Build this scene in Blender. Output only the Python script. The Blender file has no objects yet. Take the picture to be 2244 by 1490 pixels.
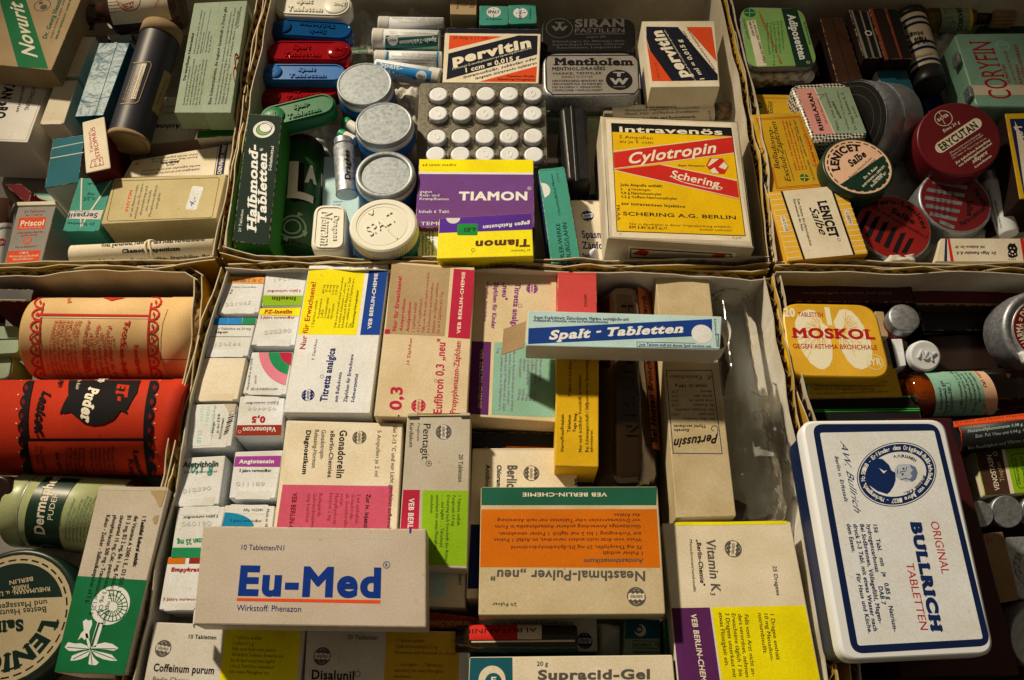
import bpy, math, random, os
import numpy as np
from mathutils import Vector
from mathutils.geometry import tessellate_polygon
rnd = random.Random(7)
SC = bpy.context.scene
COL = SC.collection

# ------------------------------------------------------------------ camera
F, CX, CY, CAMH = 1850.0, 1122.0, 745.0, 0.47
TILT = math.radians(63.4)
cd = bpy.data.cameras.new('camera'); cam = bpy.data.objects.new('camera', cd); COL.objects.link(cam)
cam.location = (0, 0, CAMH); cam.rotation_euler = (math.pi/2 - TILT, 0, 0)
cd.sensor_width = 36; cd.lens = F*36/2244; cd.clip_start = 0.01; cd.clip_end = 20
SC.camera = cam
# ------------------------------------------------------------------ light: one warm lamp up on the left behind the trays, dim room round it
w = bpy.data.worlds.new('World'); SC.world = w; w.use_nodes = True
bg = w.node_tree.nodes['Background']; bg.inputs[0].default_value = (1.0, 0.76, 0.48, 1); bg.inputs[1].default_value = 0.10
ld = bpy.data.lights.new('reading_lamp', 'SPOT'); lamp = bpy.data.objects.new('reading_lamp', ld); COL.objects.link(lamp)
ld.energy = 178; ld.color = (1.0, 0.82, 0.57); ld.spot_size = math.radians(30); ld.spot_blend = 1.0; ld.shadow_soft_size = 0.05
lamp.location = (-0.86, 1.24, 1.05)
_aim = Vector((0.03, 0.13, 0.05))
lamp.rotation_euler = (_aim - lamp.location).to_track_quat('-Z', 'Y').to_euler()
SC.view_settings.view_transform = 'Standard'; SC.view_settings.look = 'None'
SC.view_settings.exposure = 0.0; SC.view_settings.gamma = 1.0
SC.cycles.max_bounces = 10; SC.cycles.transparent_max_bounces = 12

# ------------------------------------------------------------------ picture point -> place on a surface
C0 = np.array([0, 0, CAMH]); ct, st = math.cos(TILT), math.sin(TILT)
FW = np.array([0, ct, -st]); DN = np.array([0, -st, -ct]); RX = np.array([1., 0, 0])
VIEWS = dict(p=(0,0,1), A=(0,0,3.921), B=(0,300,3.921), C=(540,0,3.921), D=(480,230,3.921), E=(960,0,3.921), F=(900,250,3.921),
  G=(1200,200,3.7246), H=(1580,0,3.3795), I=(1640,180,3.548), J=(0,570,3.04), K=(0,1000,3.041), L=(360,560,4.382), M=(340,850,4.2577),
  N=(820,560,3.921), O=(840,890,4.026), P=(1130,580,3.6787), Q=(1180,800,3.74), R=(320,1140,3.506), S=(900,1040,3.3103),
  T=(1400,1120,4.0275), U=(1660,570,3.8425), V=(1720,900,2.5248), W=(1960,860,2.366))
def px(v, x, y):
    a, b, s = VIEWS[v]; return a + x/s, b + y/s
def ray(X, Y):
    d = FW + (X-CX)/F*RX + (Y-CY)/F*DN; return d
def at(X, Y, z):
    d = ray(X, Y); k = (z-CAMH)/d[2]; return C0 + d*k
def depth(p): return float(np.dot(p-C0, FW))

# ------------------------------------------------------------------ materials
def lin(c):
    c = c/255.0; return c/12.92 if c <= .04045 else ((c+.055)/1.055)**2.4
WA = [lin(v) for v in (236, 224, 200)]
def alb(rgb): return [min(.88, max(.0015, lin(c)/w_*.80)) for c, w_ in zip(rgb, WA)]
PAL = dict(
 white=(226,222,212), euw=(196,178,152), agedcream=(172,144,102), robwhite=(200,184,158), neacream=(208,186,142), phytin=(200,180,126), pertus=(200,178,134), pent=(194,180,154), cyloyel=(234,184,0), lidtin=(138,140,132), pernavy=(22,24,36), offwhite=(214,203,180), cream=(232,214,178), beige=(222,197,152), tan=(176,148,104), paper=(205,190,160), grey=(150,140,125),
 yellow=(255,226,0), gold=(226,176,18), mustard=(214,168,40), amberyel=(234,178,46), blue=(12,62,140), navy=(26,38,84), darkblue=(14,30,62), crimson=(186,32,62), red=(205,40,28),
 orangered=(222,76,28), pink=(205,84,104), rose=(222,150,130), lightpink=(228,128,142), lime=(140,180,20), grass=(50,130,40), orange=(216,110,0), salmon=(205,72,66),
 dgreen=(30,92,66), green=(12,108,58), bottle=(20,52,34), vdgreen=(16,38,28), purple=(112,64,126), plum=(94,38,92), violet=(84,42,140), mint=(142,186,156), aqua=(66,148,124),
 teal=(40,150,122), petrol=(22,88,98), petrol2=(38,104,110), cyan=(10,130,165), sky=(30,130,190), ink=(26,22,22), inkblue=(24,36,96), inkgreen=(20,92,62), inkred=(176,28,28), inkpurple=(130,40,120),
 inkbrown=(92,50,30), inkgrey=(90,82,70), palegreen=(146,156,128), sage=(150,165,130), black=(26,24,24), brown=(70,44,30), dbrown=(44,28,22), bottlebrown=(40,24,9), maroon=(84,20,24), wine=(110,22,28),
 darkred=(120,26,30), slate=(48,52,64), navyslate=(40,40,46), peach=(238,190,150), lightblue=(190,216,206), magenta=(160,60,140), brownred=(150,44,20), leaf=(60,170,60), silvertxt=(190,184,170),
 bordo=(60,18,22), puregreen=(24,140,84), stamp=(150,200,180), bluepen=(60,70,150), kraft=(150,122,84), outery=(196,152,36), perured=(150,30,28), dullorange=(150,62,34), dulledge=(140,130,110), drumcream=(196,176,138), dullgold=(206,158,28), stickergreen=(30,140,60), orangesoft=(244,160,70), tealdark=(20,90,80), lgreen=(134,172,92), tin=(160,158,150))
MATS = {}
def _nodes(name):
    m = bpy.data.materials.new(name); m.use_nodes = True; nt = m.node_tree; return m, nt, nt.nodes['Principled BSDF']
def mat(key):
    """colour[:kind]"""
    if key in MATS: return MATS[key]
    cname, _, kind = key.partition(':'); kind = kind or 'paper'
    rgb = alb(PAL[cname]); m, nt, b = _nodes(key.replace(':', '_')); MATS[key] = m
    N = nt.nodes.new; Lk = nt.links.new
    b.inputs['Base Color'].default_value = (*rgb, 1)
    if kind in ('paper', 'card', 'coated', 'tinprint'):
        rough, spec = dict(paper=(.75,.14), card=(.9,.08), coated=(.45,.3), tinprint=(.36,.4))[kind]
        b.inputs['Roughness'].default_value = rough; b.inputs['Specular IOR Level'].default_value = spec
        tc = N('ShaderNodeTexCoord')
        n1 = N('ShaderNodeTexNoise'); n1.inputs['Scale'].default_value = 45; n1.inputs['Detail'].default_value = 3; n1.inputs['Roughness'].default_value = .5
        n2 = N('ShaderNodeTexNoise'); n2.inputs['Scale'].default_value = 1100; n2.inputs['Detail'].default_value = 3
        n3 = N('ShaderNodeTexNoise'); n3.inputs['Scale'].default_value = 260; n3.inputs['Detail'].default_value = 2
        oi = N('ShaderNodeObjectInfo'); ad = N('ShaderNodeVectorMath'); ad.operation = 'ADD'
        Lk(tc.outputs['Object'], ad.inputs[0]); Lk(oi.outputs['Random'], ad.inputs[1])
        n4 = N('ShaderNodeTexNoise'); n4.inputs['Scale'].default_value = 38; n4.inputs['Detail'].default_value = 1.2
        for n in (n1, n2, n3, n4): Lk(ad.outputs[0], n.inputs['Vector'])
        amt = dict(paper=.16, card=.26, coated=.08, tinprint=.22)[kind]
        r1 = N('ShaderNodeMapRange'); r1.inputs[1].default_value = .3; r1.inputs[2].default_value = .7; r1.inputs[3].default_value = 1-amt; r1.inputs[4].default_value = 1.03
        r2 = N('ShaderNodeMapRange'); r2.inputs[1].default_value = .3; r2.inputs[2].default_value = .7; r2.inputs[3].default_value = .90; r2.inputs[4].default_value = 1.07
        r3 = N('ShaderNodeMapRange'); r3.inputs[1].default_value = .70; r3.inputs[2].default_value = .78; r3.inputs[3].default_value = 1; r3.inputs[4].default_value = .78
        Lk(n1.outputs['Fac'], r1.inputs[0]); Lk(n2.outputs['Fac'], r2.inputs[0]); Lk(n3.outputs['Fac'], r3.inputs[0])
        mu = N('ShaderNodeMath'); mu.operation = 'MULTIPLY'; Lk(r1.outputs[0], mu.inputs[0]); Lk(r2.outputs[0], mu.inputs[1])
        mu2 = N('ShaderNodeMath'); mu2.operation = 'MULTIPLY'; Lk(mu.outputs[0], mu2.inputs[0]); Lk(r3.outputs[0], mu2.inputs[1])
        # yellowing: the blotches push the paper a little to brown
        mx = N('ShaderNodeMix'); mx.data_type = 'RGBA'; mx.blend_type = 'MULTIPLY'; mx.inputs[0].default_value = 1
        cr = N('ShaderNodeCombineColor'); p1 = N('ShaderNodeMath'); p1.operation = 'POWER'; p1.inputs[1].default_value = .8
        p2 = N('ShaderNodeMath'); p2.operation = 'POWER'; p2.inputs[1].default_value = 1.6
        Lk(mu2.outputs[0], p1.inputs[0]); Lk(mu2.outputs[0], p2.inputs[0])
        Lk(p1.outputs[0], cr.inputs[0]); Lk(mu2.outputs[0], cr.inputs[1]); Lk(p2.outputs[0], cr.inputs[2])
        mx.inputs[6].default_value = (*rgb, 1); Lk(cr.outputs[0], mx.inputs[7]); Lk(mx.outputs[2], b.inputs['Base Color'])
        bp = N('ShaderNodeBump'); bp.inputs['Strength'].default_value = dict(paper=.35, card=.6, coated=.15, tinprint=.1)[kind]; bp.inputs['Distance'].default_value = .00014
        bp2 = N('ShaderNodeBump'); bp2.inputs['Strength'].default_value = dict(paper=.35, card=.5, coated=.3, tinprint=.3)[kind]; bp2.inputs['Distance'].default_value = .0014
        Lk(n2.outputs['Fac'], bp.inputs['Height']); Lk(n4.outputs['Fac'], bp2.inputs['Height']); Lk(bp2.outputs[0], bp.inputs['Normal']); Lk(bp.outputs[0], b.inputs['Normal'])
    elif kind == 'edge':
        # folded card edge, the print rubbed off in places
        b.inputs['Roughness'].default_value = .85; b.inputs['Specular IOR Level'].default_value = .1
        tc = N('ShaderNodeTexCoord'); n2 = N('ShaderNodeTexNoise'); n2.inputs['Scale'].default_value = 330; n2.inputs['Detail'].default_value = 5; n2.inputs['Roughness'].default_value = .7
        mr = N('ShaderNodeMapRange'); mr.inputs[1].default_value = .46; mr.inputs[2].default_value = .6
        r3 = N('ShaderNodeMix'); r3.data_type = 'RGBA'; r3.inputs[6].default_value = (*[c*.8 for c in rgb], 1); r3.inputs[7].default_value = (*[c*.45+e*.5 for c, e in zip(rgb, (.62, .5, .34))], 1)
        Lk(tc.outputs['Object'], n2.inputs['Vector']); Lk(n2.outputs['Fac'], mr.inputs[0]); Lk(mr.outputs[0], r3.inputs[0]); Lk(r3.outputs[2], b.inputs['Base Color'])
    elif kind == 'ink':
        b.inputs['Roughness'].default_value = .75; b.inputs['Specular IOR Level'].default_value = .06
        tc = N('ShaderNodeTexCoord'); n2 = N('ShaderNodeTexNoise'); n2.inputs['Scale'].default_value = 900; n2.inputs['Detail'].default_value = 3
        Lk(tc.outputs['Object'], n2.inputs['Vector'])
        r2 = N('ShaderNodeMix'); r2.data_type = 'RGBA'; r2.inputs[6].default_value = (*[c*.85 for c in rgb], 1); r2.inputs[7].default_value = (*[min(.9, c*1.2+.003) for c in rgb], 1)
        Lk(n2.outputs['Fac'], r2.inputs[0]); Lk(r2.outputs[2], b.inputs['Base Color'])
    elif kind == 'plastic':
        b.inputs['Roughness'].default_value = .28; b.inputs['Subsurface Weight'].default_value = .0
        b.inputs['Specular IOR Level'].default_value = .32
        tc = N('ShaderNodeTexCoord'); n2 = N('ShaderNodeTexNoise'); n2.inputs['Scale'].default_value = 220; n2.inputs['Detail'].default_value = 5
        Lk(tc.outputs['Object'], n2.inputs['Vector']); r2 = N('ShaderNodeMapRange'); r2.inputs[3].default_value = .28; r2.inputs[4].default_value = .5
        Lk(n2.outputs['Fac'], r2.inputs[0]); Lk(r2.outputs[0], b.inputs['Roughness'])
    elif kind == 'clearplastic':
        b.inputs['Roughness'].default_value = .12; b.inputs['Transmission Weight'].default_value = .55; b.inputs['IOR'].default_value = 1.3
    elif kind == 'glass':
        b.inputs['Roughness'].default_value = .04; b.inputs['Transmission Weight'].default_value = 1.0; b.inputs['IOR'].default_value = 1.45
        tc = N('ShaderNodeTexCoord'); n2 = N('ShaderNodeTexNoise'); n2.inputs['Scale'].default_value = 70; n2.inputs['Detail'].default_value = 2
        bp = N('ShaderNodeBump'); bp.inputs['Strength'].default_value = .5; bp.inputs['Distance'].default_value = .002
        Lk(tc.outputs['Object'], n2.inputs['Vector']); Lk(n2.outputs['Fac'], bp.inputs['Height']); Lk(bp.outputs[0], b.inputs['Normal'])
    elif kind == 'darkglass':
        b.inputs['Roughness'].default_value = .07; b.inputs['Transmission Weight'].default_value = .12; b.inputs['IOR'].default_value = 1.45; b.inputs['Coat Weight'].default_value = .25
        tc = N('ShaderNodeTexCoord'); n2 = N('ShaderNodeTexNoise'); n2.inputs['Scale'].default_value = 55; n2.inputs['Detail'].default_value = 3
        bp = N('ShaderNodeBump'); bp.inputs['Strength'].default_value = .6; bp.inputs['Distance'].default_value = .002
        Lk(tc.outputs['Object'], n2.inputs['Vector']); Lk(n2.outputs['Fac'], bp.inputs['Height']); Lk(bp.outputs[0], b.inputs['Normal'])
    elif kind == 'metal':
        b.inputs['Metallic'].default_value = .35 if cname == 'lidtin' else .72
        tc = N('ShaderNodeTexCoord'); n2 = N('ShaderNodeTexNoise'); n2.inputs['Scale'].default_value = 420; n2.inputs['Detail'].default_value = 8; n2.inputs['Roughness'].default_value = .7
        Lk(tc.outputs['Object'], n2.inputs['Vector']); r2 = N('ShaderNodeMapRange'); r2.inputs[1].default_value = .35; r2.inputs[2].default_value = .65; r2.inputs[3].default_value = .38; r2.inputs[4].default_value = .56
        Lk(n2.outputs['Fac'], r2.inputs[0]); Lk(r2.outputs[0], b.inputs['Roughness'])
        r3 = N('ShaderNodeMix'); r3.data_type = 'RGBA'; r3.inputs[6].default_value = (*[c*.9 for c in rgb], 1); r3.inputs[7].default_value = (*[min(.95, c*1.3) for c in rgb], 1)
        mr = N('ShaderNodeMapRange'); mr.inputs[1].default_value = .38; mr.inputs[2].default_value = .62; Lk(n2.outputs['Fac'], mr.inputs[0]); Lk(mr.outputs[0], r3.inputs[0]); Lk(r3.outputs[2], b.inputs['Base Color'])
        bp = N('ShaderNodeBump'); bp.inputs['Strength'].default_value = .18; bp.inputs['Distance'].default_value = .0003; Lk(n2.outputs['Fac'], bp.inputs['Height']); Lk(bp.outputs[0], b.inputs['Normal'])
    elif kind == 'wool':
        b.inputs['Roughness'].default_value = .95
        tc = N('ShaderNodeTexCoord'); n2 = N('ShaderNodeTexNoise'); n2.inputs['Scale'].default_value = 300; n2.inputs['Detail'].default_value = 9; n2.inputs['Roughness'].default_value = .7
        bp = N('ShaderNodeBump'); bp.inputs['Strength'].default_value = .9; bp.inputs['Distance'].default_value = .003
        Lk(tc.outputs['Object'], n2.inputs['Vector']); Lk(n2.outputs['Fac'], bp.inputs['Height']); Lk(bp.outputs[0], b.inputs['Normal'])
    elif kind == 'cellophane':
        b.inputs['Roughness'].default_value = .33; b.inputs['Specular IOR Level'].default_value = .1
        tc = N('ShaderNodeTexCoord'); n2 = N('ShaderNodeTexNoise'); n2.inputs['Scale'].default_value = 70; n2.inputs['Detail'].default_value = 3; n2.inputs['Distortion'].default_value = .3
        bp = N('ShaderNodeBump'); bp.inputs['Strength'].default_value = .55; bp.inputs['Distance'].default_value = .0022
        Lk(tc.outputs['Object'], n2.inputs['Vector']); Lk(n2.outputs['Fac'], bp.inputs['Height']); Lk(bp.outputs[0], b.inputs['Normal'])
    elif kind == 'cork':
        b.inputs['Roughness'].default_value = .9
        tc = N('ShaderNodeTexCoord'); n2 = N('ShaderNodeTexNoise'); n2.inputs['Scale'].default_value = 380; n2.inputs['Detail'].default_value = 6
        r3 = N('ShaderNodeMix'); r3.data_type = 'RGBA'; r3.inputs[6].default_value = (*[c*.5 for c in rgb], 1); r3.inputs[7].default_value = (*rgb, 1)
        mr = N('ShaderNodeMapRange'); mr.inputs[1].default_value = .4; mr.inputs[2].default_value = .55; Lk(tc.outputs['Object'], n2.inputs['Vector']); Lk(n2.outputs['Fac'], mr.inputs[0]); Lk(mr.outputs[0], r3.inputs[0]); Lk(r3.outputs[2], b.inputs['Base Color'])
    elif kind == 'checker':
        b.inputs['Roughness'].default_value = .35
        tc = N('ShaderNodeTexCoord'); ck = N('ShaderNodeTexChecker'); ck.inputs['Scale'].default_value = 620
        mp = N('ShaderNodeMapping'); mp.inputs['Rotation'].default_value = (.13, .11, .8)
        ck.inputs[1].default_value = (.62, .6, .52, 1); ck.inputs[2].default_value = (.01, .012, .03, 1)
        Lk(tc.outputs['Object'], mp.inputs[0]); Lk(mp.outputs[0], ck.inputs[0]); Lk(ck.outputs[0], b.inputs['Base Color'])
    return m

# ------------------------------------------------------------------ meshes and things
class MB:
    def __init__(s): s.v, s.f, s.m, s.mats, s.n = [], [], [], [], 0
    def add(s, verts, faces, material, smooth=False):
        if material not in s.mats: s.mats.append(material)
        mi = s.mats.index(material)
        s.v.extend([tuple(map(float, p)) for p in verts])
        s.f.extend([tuple(int(i)+s.n for i in f) for f in faces]); s.m.extend([(mi, smooth)]*len(faces)); s.n += len(verts)
    def build(s, name, parent, origin):
        me = bpy.data.meshes.new(name); o3 = np.array(origin)
        me.from_pydata([tuple(np.array(p)-o3) for p in s.v], [], s.f)
        for k in s.mats: me.materials.append(mat(k))
        me.polygons.foreach_set('material_index', [a for a, _ in s.m]); me.polygons.foreach_set('use_smooth', [b for _, b in s.m])
        me.update()
        o = bpy.data.objects.new(name, me); COL.objects.link(o)
        if parent is not None: o.parent = parent
        else: o.location = origin
        return o
class PlaneF:
    """a flat printed face"""
    def __init__(s, o, e1, e2, up=(0, 1), view='p', off=0.0):
        s.o = np.array(o, float); s.e1 = np.array(e1, float); s.e1 /= np.linalg.norm(s.e1)
        e2 = np.array(e2, float); e2 = e2 - np.dot(e2, s.e1)*s.e1; s.e2 = e2/np.linalg.norm(e2)
        s.n = np.cross(s.e1, s.e2)
        if np.dot(s.n, C0 - s.o) < 0: s.n = -s.n
        s.up = up; s.view = view; s.off = off
    def hitP(s, X, Y):
        d = ray(X, Y); k = np.dot(s.o-C0, s.n)/np.dot(d, s.n); return C0 + d*k
    def hit(s, x, y):
        p = s.hitP(*px(s.view, x, y)) - s.o; return np.array([np.dot(p, s.e1), np.dot(p, s.e2)])
    def at(s, q, off): return s.o + s.e1*q[0] + s.e2*q[1] + s.n*(off+s.off)
class CylF:
    """the round side of a lying tube"""
    def __init__(s, a, b, r, up=(0, -1), view='p'):
        s.a = np.array(a); ax = np.array(b)-s.a; s.len = np.linalg.norm(ax); s.ax = ax/s.len; s.r = r
        t = C0 - (s.a+np.array(b))/2; t = t - np.dot(t, s.ax)*s.ax; s.u = t/np.linalg.norm(t); s.w = np.cross(s.ax, s.u); s.up = up; s.view = view; s.off = 0
    def hit(s, x, y):
        d = ray(*px(s.view, x, y)); d = d/np.linalg.norm(d); oc = C0 - s.a
        dp = d - np.dot(d, s.ax)*s.ax; op = oc - np.dot(oc, s.ax)*s.ax
        A = np.dot(dp, dp); B = 2*np.dot(dp, op); Cc = np.dot(op, op)-s.r**2; D = B*B-4*A*Cc
        k = (-B-math.sqrt(D))/(2*A) if D > 0 else -B/(2*A)
        p = C0+d*k-s.a; ss = np.dot(p, s.ax); return np.array([ss, s.r*math.atan2(np.dot(p, s.w), np.dot(p, s.u))])
    def at(s, q, off):
        th = q[1]/s.r; return s.a + s.ax*q[0] + (s.u*math.cos(th)+s.w*math.sin(th))*(s.r+off)
LAY = 0.00003
TEXTQ = []
def tess(pts2):
    return [tuple(t) for t in tessellate_polygon([[Vector((p[0], p[1], 0)) for p in pts2]])]
def fine(q, tris, d):
    """split triangles until none spans more than d round a tube"""
    q = [np.array(p, float) for p in q]; out = []; st_ = [tuple(t) for t in tris]; mid = {}
    while st_:
        a, b, c = st_.pop(); e = max(((abs(q[i][1]-q[j][1]), i, j, k) for i, j, k in ((a, b, c), (b, c, a), (c, a, b))))
        if e[0] <= d: out.append((a, b, c)); continue
        _, i, j, k = e; ke = (min(i, j), max(i, j))
        if ke not in mid: mid[ke] = len(q); q.append((q[i]+q[j])/2)
        m = mid[ke]; st_ += [(i, m, k), (m, j, k)]
    return q, out
class Thing:
    def __init__(s, name, label, cat, origin, group=None):
        s.root = bpy.data.objects.new(name, None); COL.objects.link(s.root); s.root.empty_display_size = .01
        s.root.location = origin; s.o = np.array(origin, float)
        s.root['label'] = label; s.root['category'] = cat
        if group: s.root['group'] = group
        s.let = {}; s.face = None; s.view = 'p'; s.nsub = None
    def part(s, name, verts, faces, material, smooth=False, parent=None):
        m = MB(); m.add(verts, faces, material, smooth); return s.build(m, name, parent)
    def build(s, m, name, parent=None):
        if parent is not None: o = m.build(name, parent, s.o); return o
        return m.build(name, s.root, s.o)
    # --- flat print
    def poly(s, pts, material, L=1, name='printed_panel', face=None, h=None):
        fc = face or s.face; q = [fc.hit(*p) for p in pts]; return s.polyq(q, material, L, name, fc)
    def polyq(s, q, material, L=1, name='printed_panel', face=None):
        fc = face or s.face; m = MB()
        if isinstance(fc, CylF) and len(q) == 4:
            n = 14; q = [np.array(p) for p in q]; V = []
            for i in range(n+1):
                for j in range(n+1):
                    a, b = i/n, j/n; V.append(fc.at((q[0]*(1-a)+q[1]*a)*(1-b)+(q[3]*(1-a)+q[2]*a)*b, LAY*L))
            m.add(V, [(i*(n+1)+j, (i+1)*(n+1)+j, (i+1)*(n+1)+j+1, i*(n+1)+j+1) for i in range(n) for j in range(n)], material, True)
        else:
            if isinstance(fc, CylF): q, T_ = fine(q, tess(q), fc.r*.1)
            else: T_ = tess(q)
            m.add([fc.at(p, LAY*L) for p in q], T_, material, isinstance(fc, CylF))
        return s.build(m, name)
    def addlet(s, part, verts, faces, material):
        m = s.let.setdefault(part, MB()); m.add(verts, faces, material)
    def lines(s, pts, wpx, material, L=2, part='rule', closed=False, face=None):
        fc = face or s.face; P = list(pts)+([pts[0]] if closed else [])
        for a, b in zip(P[:-1], P[1:]):
            a, b = np.array(a, float), np.array(b, float); d = b-a; ln = np.linalg.norm(d)
            if ln < 1e-6: continue
            n = np.array([-d[1], d[0]])/ln*wpx/2; e = d/ln*wpx/2
            k = max(1, int(ln/25)) if isinstance(fc, CylF) else 1
            for i in range(k):
                p, r = a-e+(d+2*e)*i/k, a-e+(d+2*e)*(i+1)/k
                q = [fc.hit(*(p+n)), fc.hit(*(p-n)), fc.hit(*(r-n)), fc.hit(*(r+n))]
                s.addlet(part, [fc.at(z, LAY*L) for z in q], [(0, 1, 2, 3)], material)
    def circq(s, cx, cy, r, n=36, face=None, ry=None):
        fc = face or s.face; c = fc.hit(cx, cy); rr = np.linalg.norm(fc.hit(cx+r, cy)-c); r2 = rr if ry is None else rr*ry/r
        return [c+np.array([math.cos(2*math.pi*i/n)*rr, math.sin(2*math.pi*i/n)*r2]) for i in range(n)]
    def circ(s, cx, cy, r, material, L=2, name='printed_disc', face=None, n=36):
        return s.polyq(s.circq(cx, cy, r, n, face), material, L, name, face)
    def ring(s, cx, cy, r, wd, material, L=3, part='rule', face=None, n=48, dash=0):
        fc = face or s.face; a = s.circq(cx, cy, r, n, fc); b = s.circq(cx, cy, r-wd, n, fc)
        for i in range(n):
            if dash and i % dash == dash-1: continue
            j = (i+1) % n
            s.addlet(part, [fc.at(z, LAY*L) for z in (a[i], a[j], b[j], b[i])], [(0, 1, 2, 3)], material)
    # --- lettering
    def t(s, txt, x0, y0, x1, y1, cap, material='ink:ink', b=0.0, sh=0.0, serif=0, up=None, L=3, face=None, emb=0, part='lettering', font=0):
        fc = face or s.face; up = up or fc.up
        TEXTQ.append(dict(th=s, lines=[txt], p0=(x0, y0), p1=(x1, y1), cap=cap, step=0, mat=material, b=b, sh=sh, serif=serif, up=up, L=L, fc=fc, emb=emb, part=part, fit=True, font=font))
    def blk(s, lines, x0, y0, x1, y1, step, cap, material='ink:ink', b=0.0, sh=0.0, up=None, L=3, face=None, part='lettering', serif=0, font=0, align='l'):
        fc = face or s.face; up = up or fc.up
        TEXTQ.append(dict(th=s, lines=lines, p0=(x0, y0), p1=(x1, y1), cap=cap, step=step, mat=material, b=b, sh=sh, serif=serif, up=up, L=L, fc=fc, emb=0, part=part, fit=False, font=font, align=align))
    def arc(s, txt, cx, cy, r, a0, a1, cap, material='ink:ink', b=0.0, L=3, face=None, serif=0, part='lettering', inside=False):
        fc = face or s.face
        TEXTQ.append(dict(th=s, lines=[txt], arc=(cx, cy, r, math.radians(a0), math.radians(a1)), cap=cap, mat=material, b=b, sh=0, serif=serif, L=L, fc=fc, emb=0, part=part, fit=True, inside=inside, step=0, font=0))
    def germed(s, cx, cy, r, material, bg, up=None, face=None):
        """round emblem with a jagged band"""
        fc = face or s.face; up = np.array(up or fc.up, float); up /= np.linalg.norm(up); rt = np.array([-up[1], up[0]])
        em = s.polyq(s.circq(cx, cy, r, 36, fc), material, 2, 'emblem', fc)
        pts = []; k = 7
        for i in range(k+1):
            x = -.86+1.72*i/k; pts.append((x, .42 if i % 2 else .26))
        for i in range(k+1):
            x = .86-1.72*i/k; pts.append((x, -.42 if i % 2 else -.26))
        s.poly([tuple(np.array([cx, cy])+rt*x*r+up*y*r) for x, y in pts], bg, 3, 'emblem_band', fc).parent = em
        a = np.array([cx, cy])-rt*r*.70-up*r*.17; c = np.array([cx, cy])+rt*r*.70-up*r*.17
        s.t('GERMED', a[0], a[1], c[0], c[1], r*.34, material, b=.03, up=tuple(up), L=4, face=fc)
        for sg in (1, -1):
            c0 = np.array([cx, cy])+up*sg*r*.66
            s.lines([tuple(c0+rt*r*.26*math.cos(t_)+up*r*.2*math.sin(t_)) for t_ in [math.pi*sg*(.0+i/6) for i in range(7)]], r*.09, bg, 3, 'emblem_line', face=fc)
    def finish(s):
        for part, m in s.let.items():
            if m.n: s.build(m, part)
THINGS = []
def inset(q, d):
    n = len(q); out = []; A = sum(q[i][0]*q[(i+1) % n][1]-q[(i+1) % n][0]*q[i][1] for i in range(n)); sg = 1 if A > 0 else -1
    for i in range(n):
        p0, p1, p2 = q[i-1], q[i], q[(i+1) % n]
        e1 = (p1-p0)/max(1e-9, np.linalg.norm(p1-p0)); e2 = (p2-p1)/max(1e-9, np.linalg.norm(p2-p1))
        n1 = np.array([-e1[1], e1[0]])*sg; n2 = np.array([-e2[1], e2[0]])*sg; bi = n1+n2; bi = bi/max(.3, np.dot(bi, bi))*2
        out.append(p1+bi*d)
    return out
def rounded(q, r, seg=6):
    """round the corners of a polygon given in face coordinates"""
    n = len(q); out = []
    for i in range(n):
        p0, p1, p2 = q[i-1], q[i], q[(i+1) % n]
        a = (p0-p1)/np.linalg.norm(p0-p1); c = (p2-p1)/np.linalg.norm(p2-p1)
        for k in range(seg+1):
            t_ = k/seg; s0, s1 = p1+a*r, p1+c*r
            out.append(s0*(1-t_)**2+p1*2*t_*(1-t_)+s1*t_*t_)
    return out
def prism(fc, q, top, bot, bevel, fillmat, sidemat=None, m=None, smooth=False, bevel_b=0.0, cap_bottom=True, edgemat=None):
    """solid of outline q between heights top and bot (along the face normal), edges eased"""
    m = m or MB(); sidemat = sidemat or fillmat; n = len(q)
    loops = []
    if bevel_b: loops.append((inset(q, bevel_b), bot)); loops.append((q, bot+bevel_b))
    else: loops.append((q, bot))
    loops.append((q, top-bevel)); loops.append((inset(q, bevel*.3), top-bevel*.3)); loops.append((inset(q, bevel), top))
    V = [fc.at(p, h-fc.off) for lp, h in loops for p in lp]
    nv = Vector(fc.n)
    A = sum(q[i][0]*q[(i+1) % n][1]-q[(i+1) % n][0]*q[i][1] for i in range(n))
    flip = (A > 0) != (np.dot(np.cross(fc.e1, fc.e2), fc.n) > 0)
    Fs = []
    for k in range(len(loops)-1):
        for i in range(n):
            j = (i+1) % n; f = (k*n+i, k*n+j, (k+1)*n+j, (k+1)*n+i); Fs.append(f[::-1] if flip else f)
    base = m.n
    if edgemat:
        ne = 2*n; m.add(V, Fs[:-ne], sidemat, smooth); m.n -= len(V); del m.v[-len(V):]; m.add(V, Fs[-ne:], edgemat, smooth)
    else: m.add(V, Fs, sidemat, smooth)
    k = (len(loops)-1)*n; tri = tess(loops[-1][0]); 
    topv = V[k:]; 
    def orient(t):
        a, b, c = (np.array(topv[i]) for i in t); return t if np.dot(np.cross(b-a, c-a), fc.n) > 0 else t[::-1]
    m.add(topv, [orient(t) for t in tri], fillmat, False)
    if cap_bottom: m.add(V[:n], [orient(t)[::-1] for t in tri], sidemat, False)
    return m
ROT = {'0': lambda a, b, c, d: (a[0]-d[0], a[1]-d[1]), 'L': lambda a, b, c, d: (a[0]-b[0], a[1]-b[1]), 'R': lambda a, b, c, d: (b[0]-a[0], b[1]-a[1]), '180': lambda a, b, c, d: (d[0]-a[0], d[1]-a[1])}
def unit(v): l = math.hypot(*v); return (v[0]/l, v[1]/l)
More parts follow.
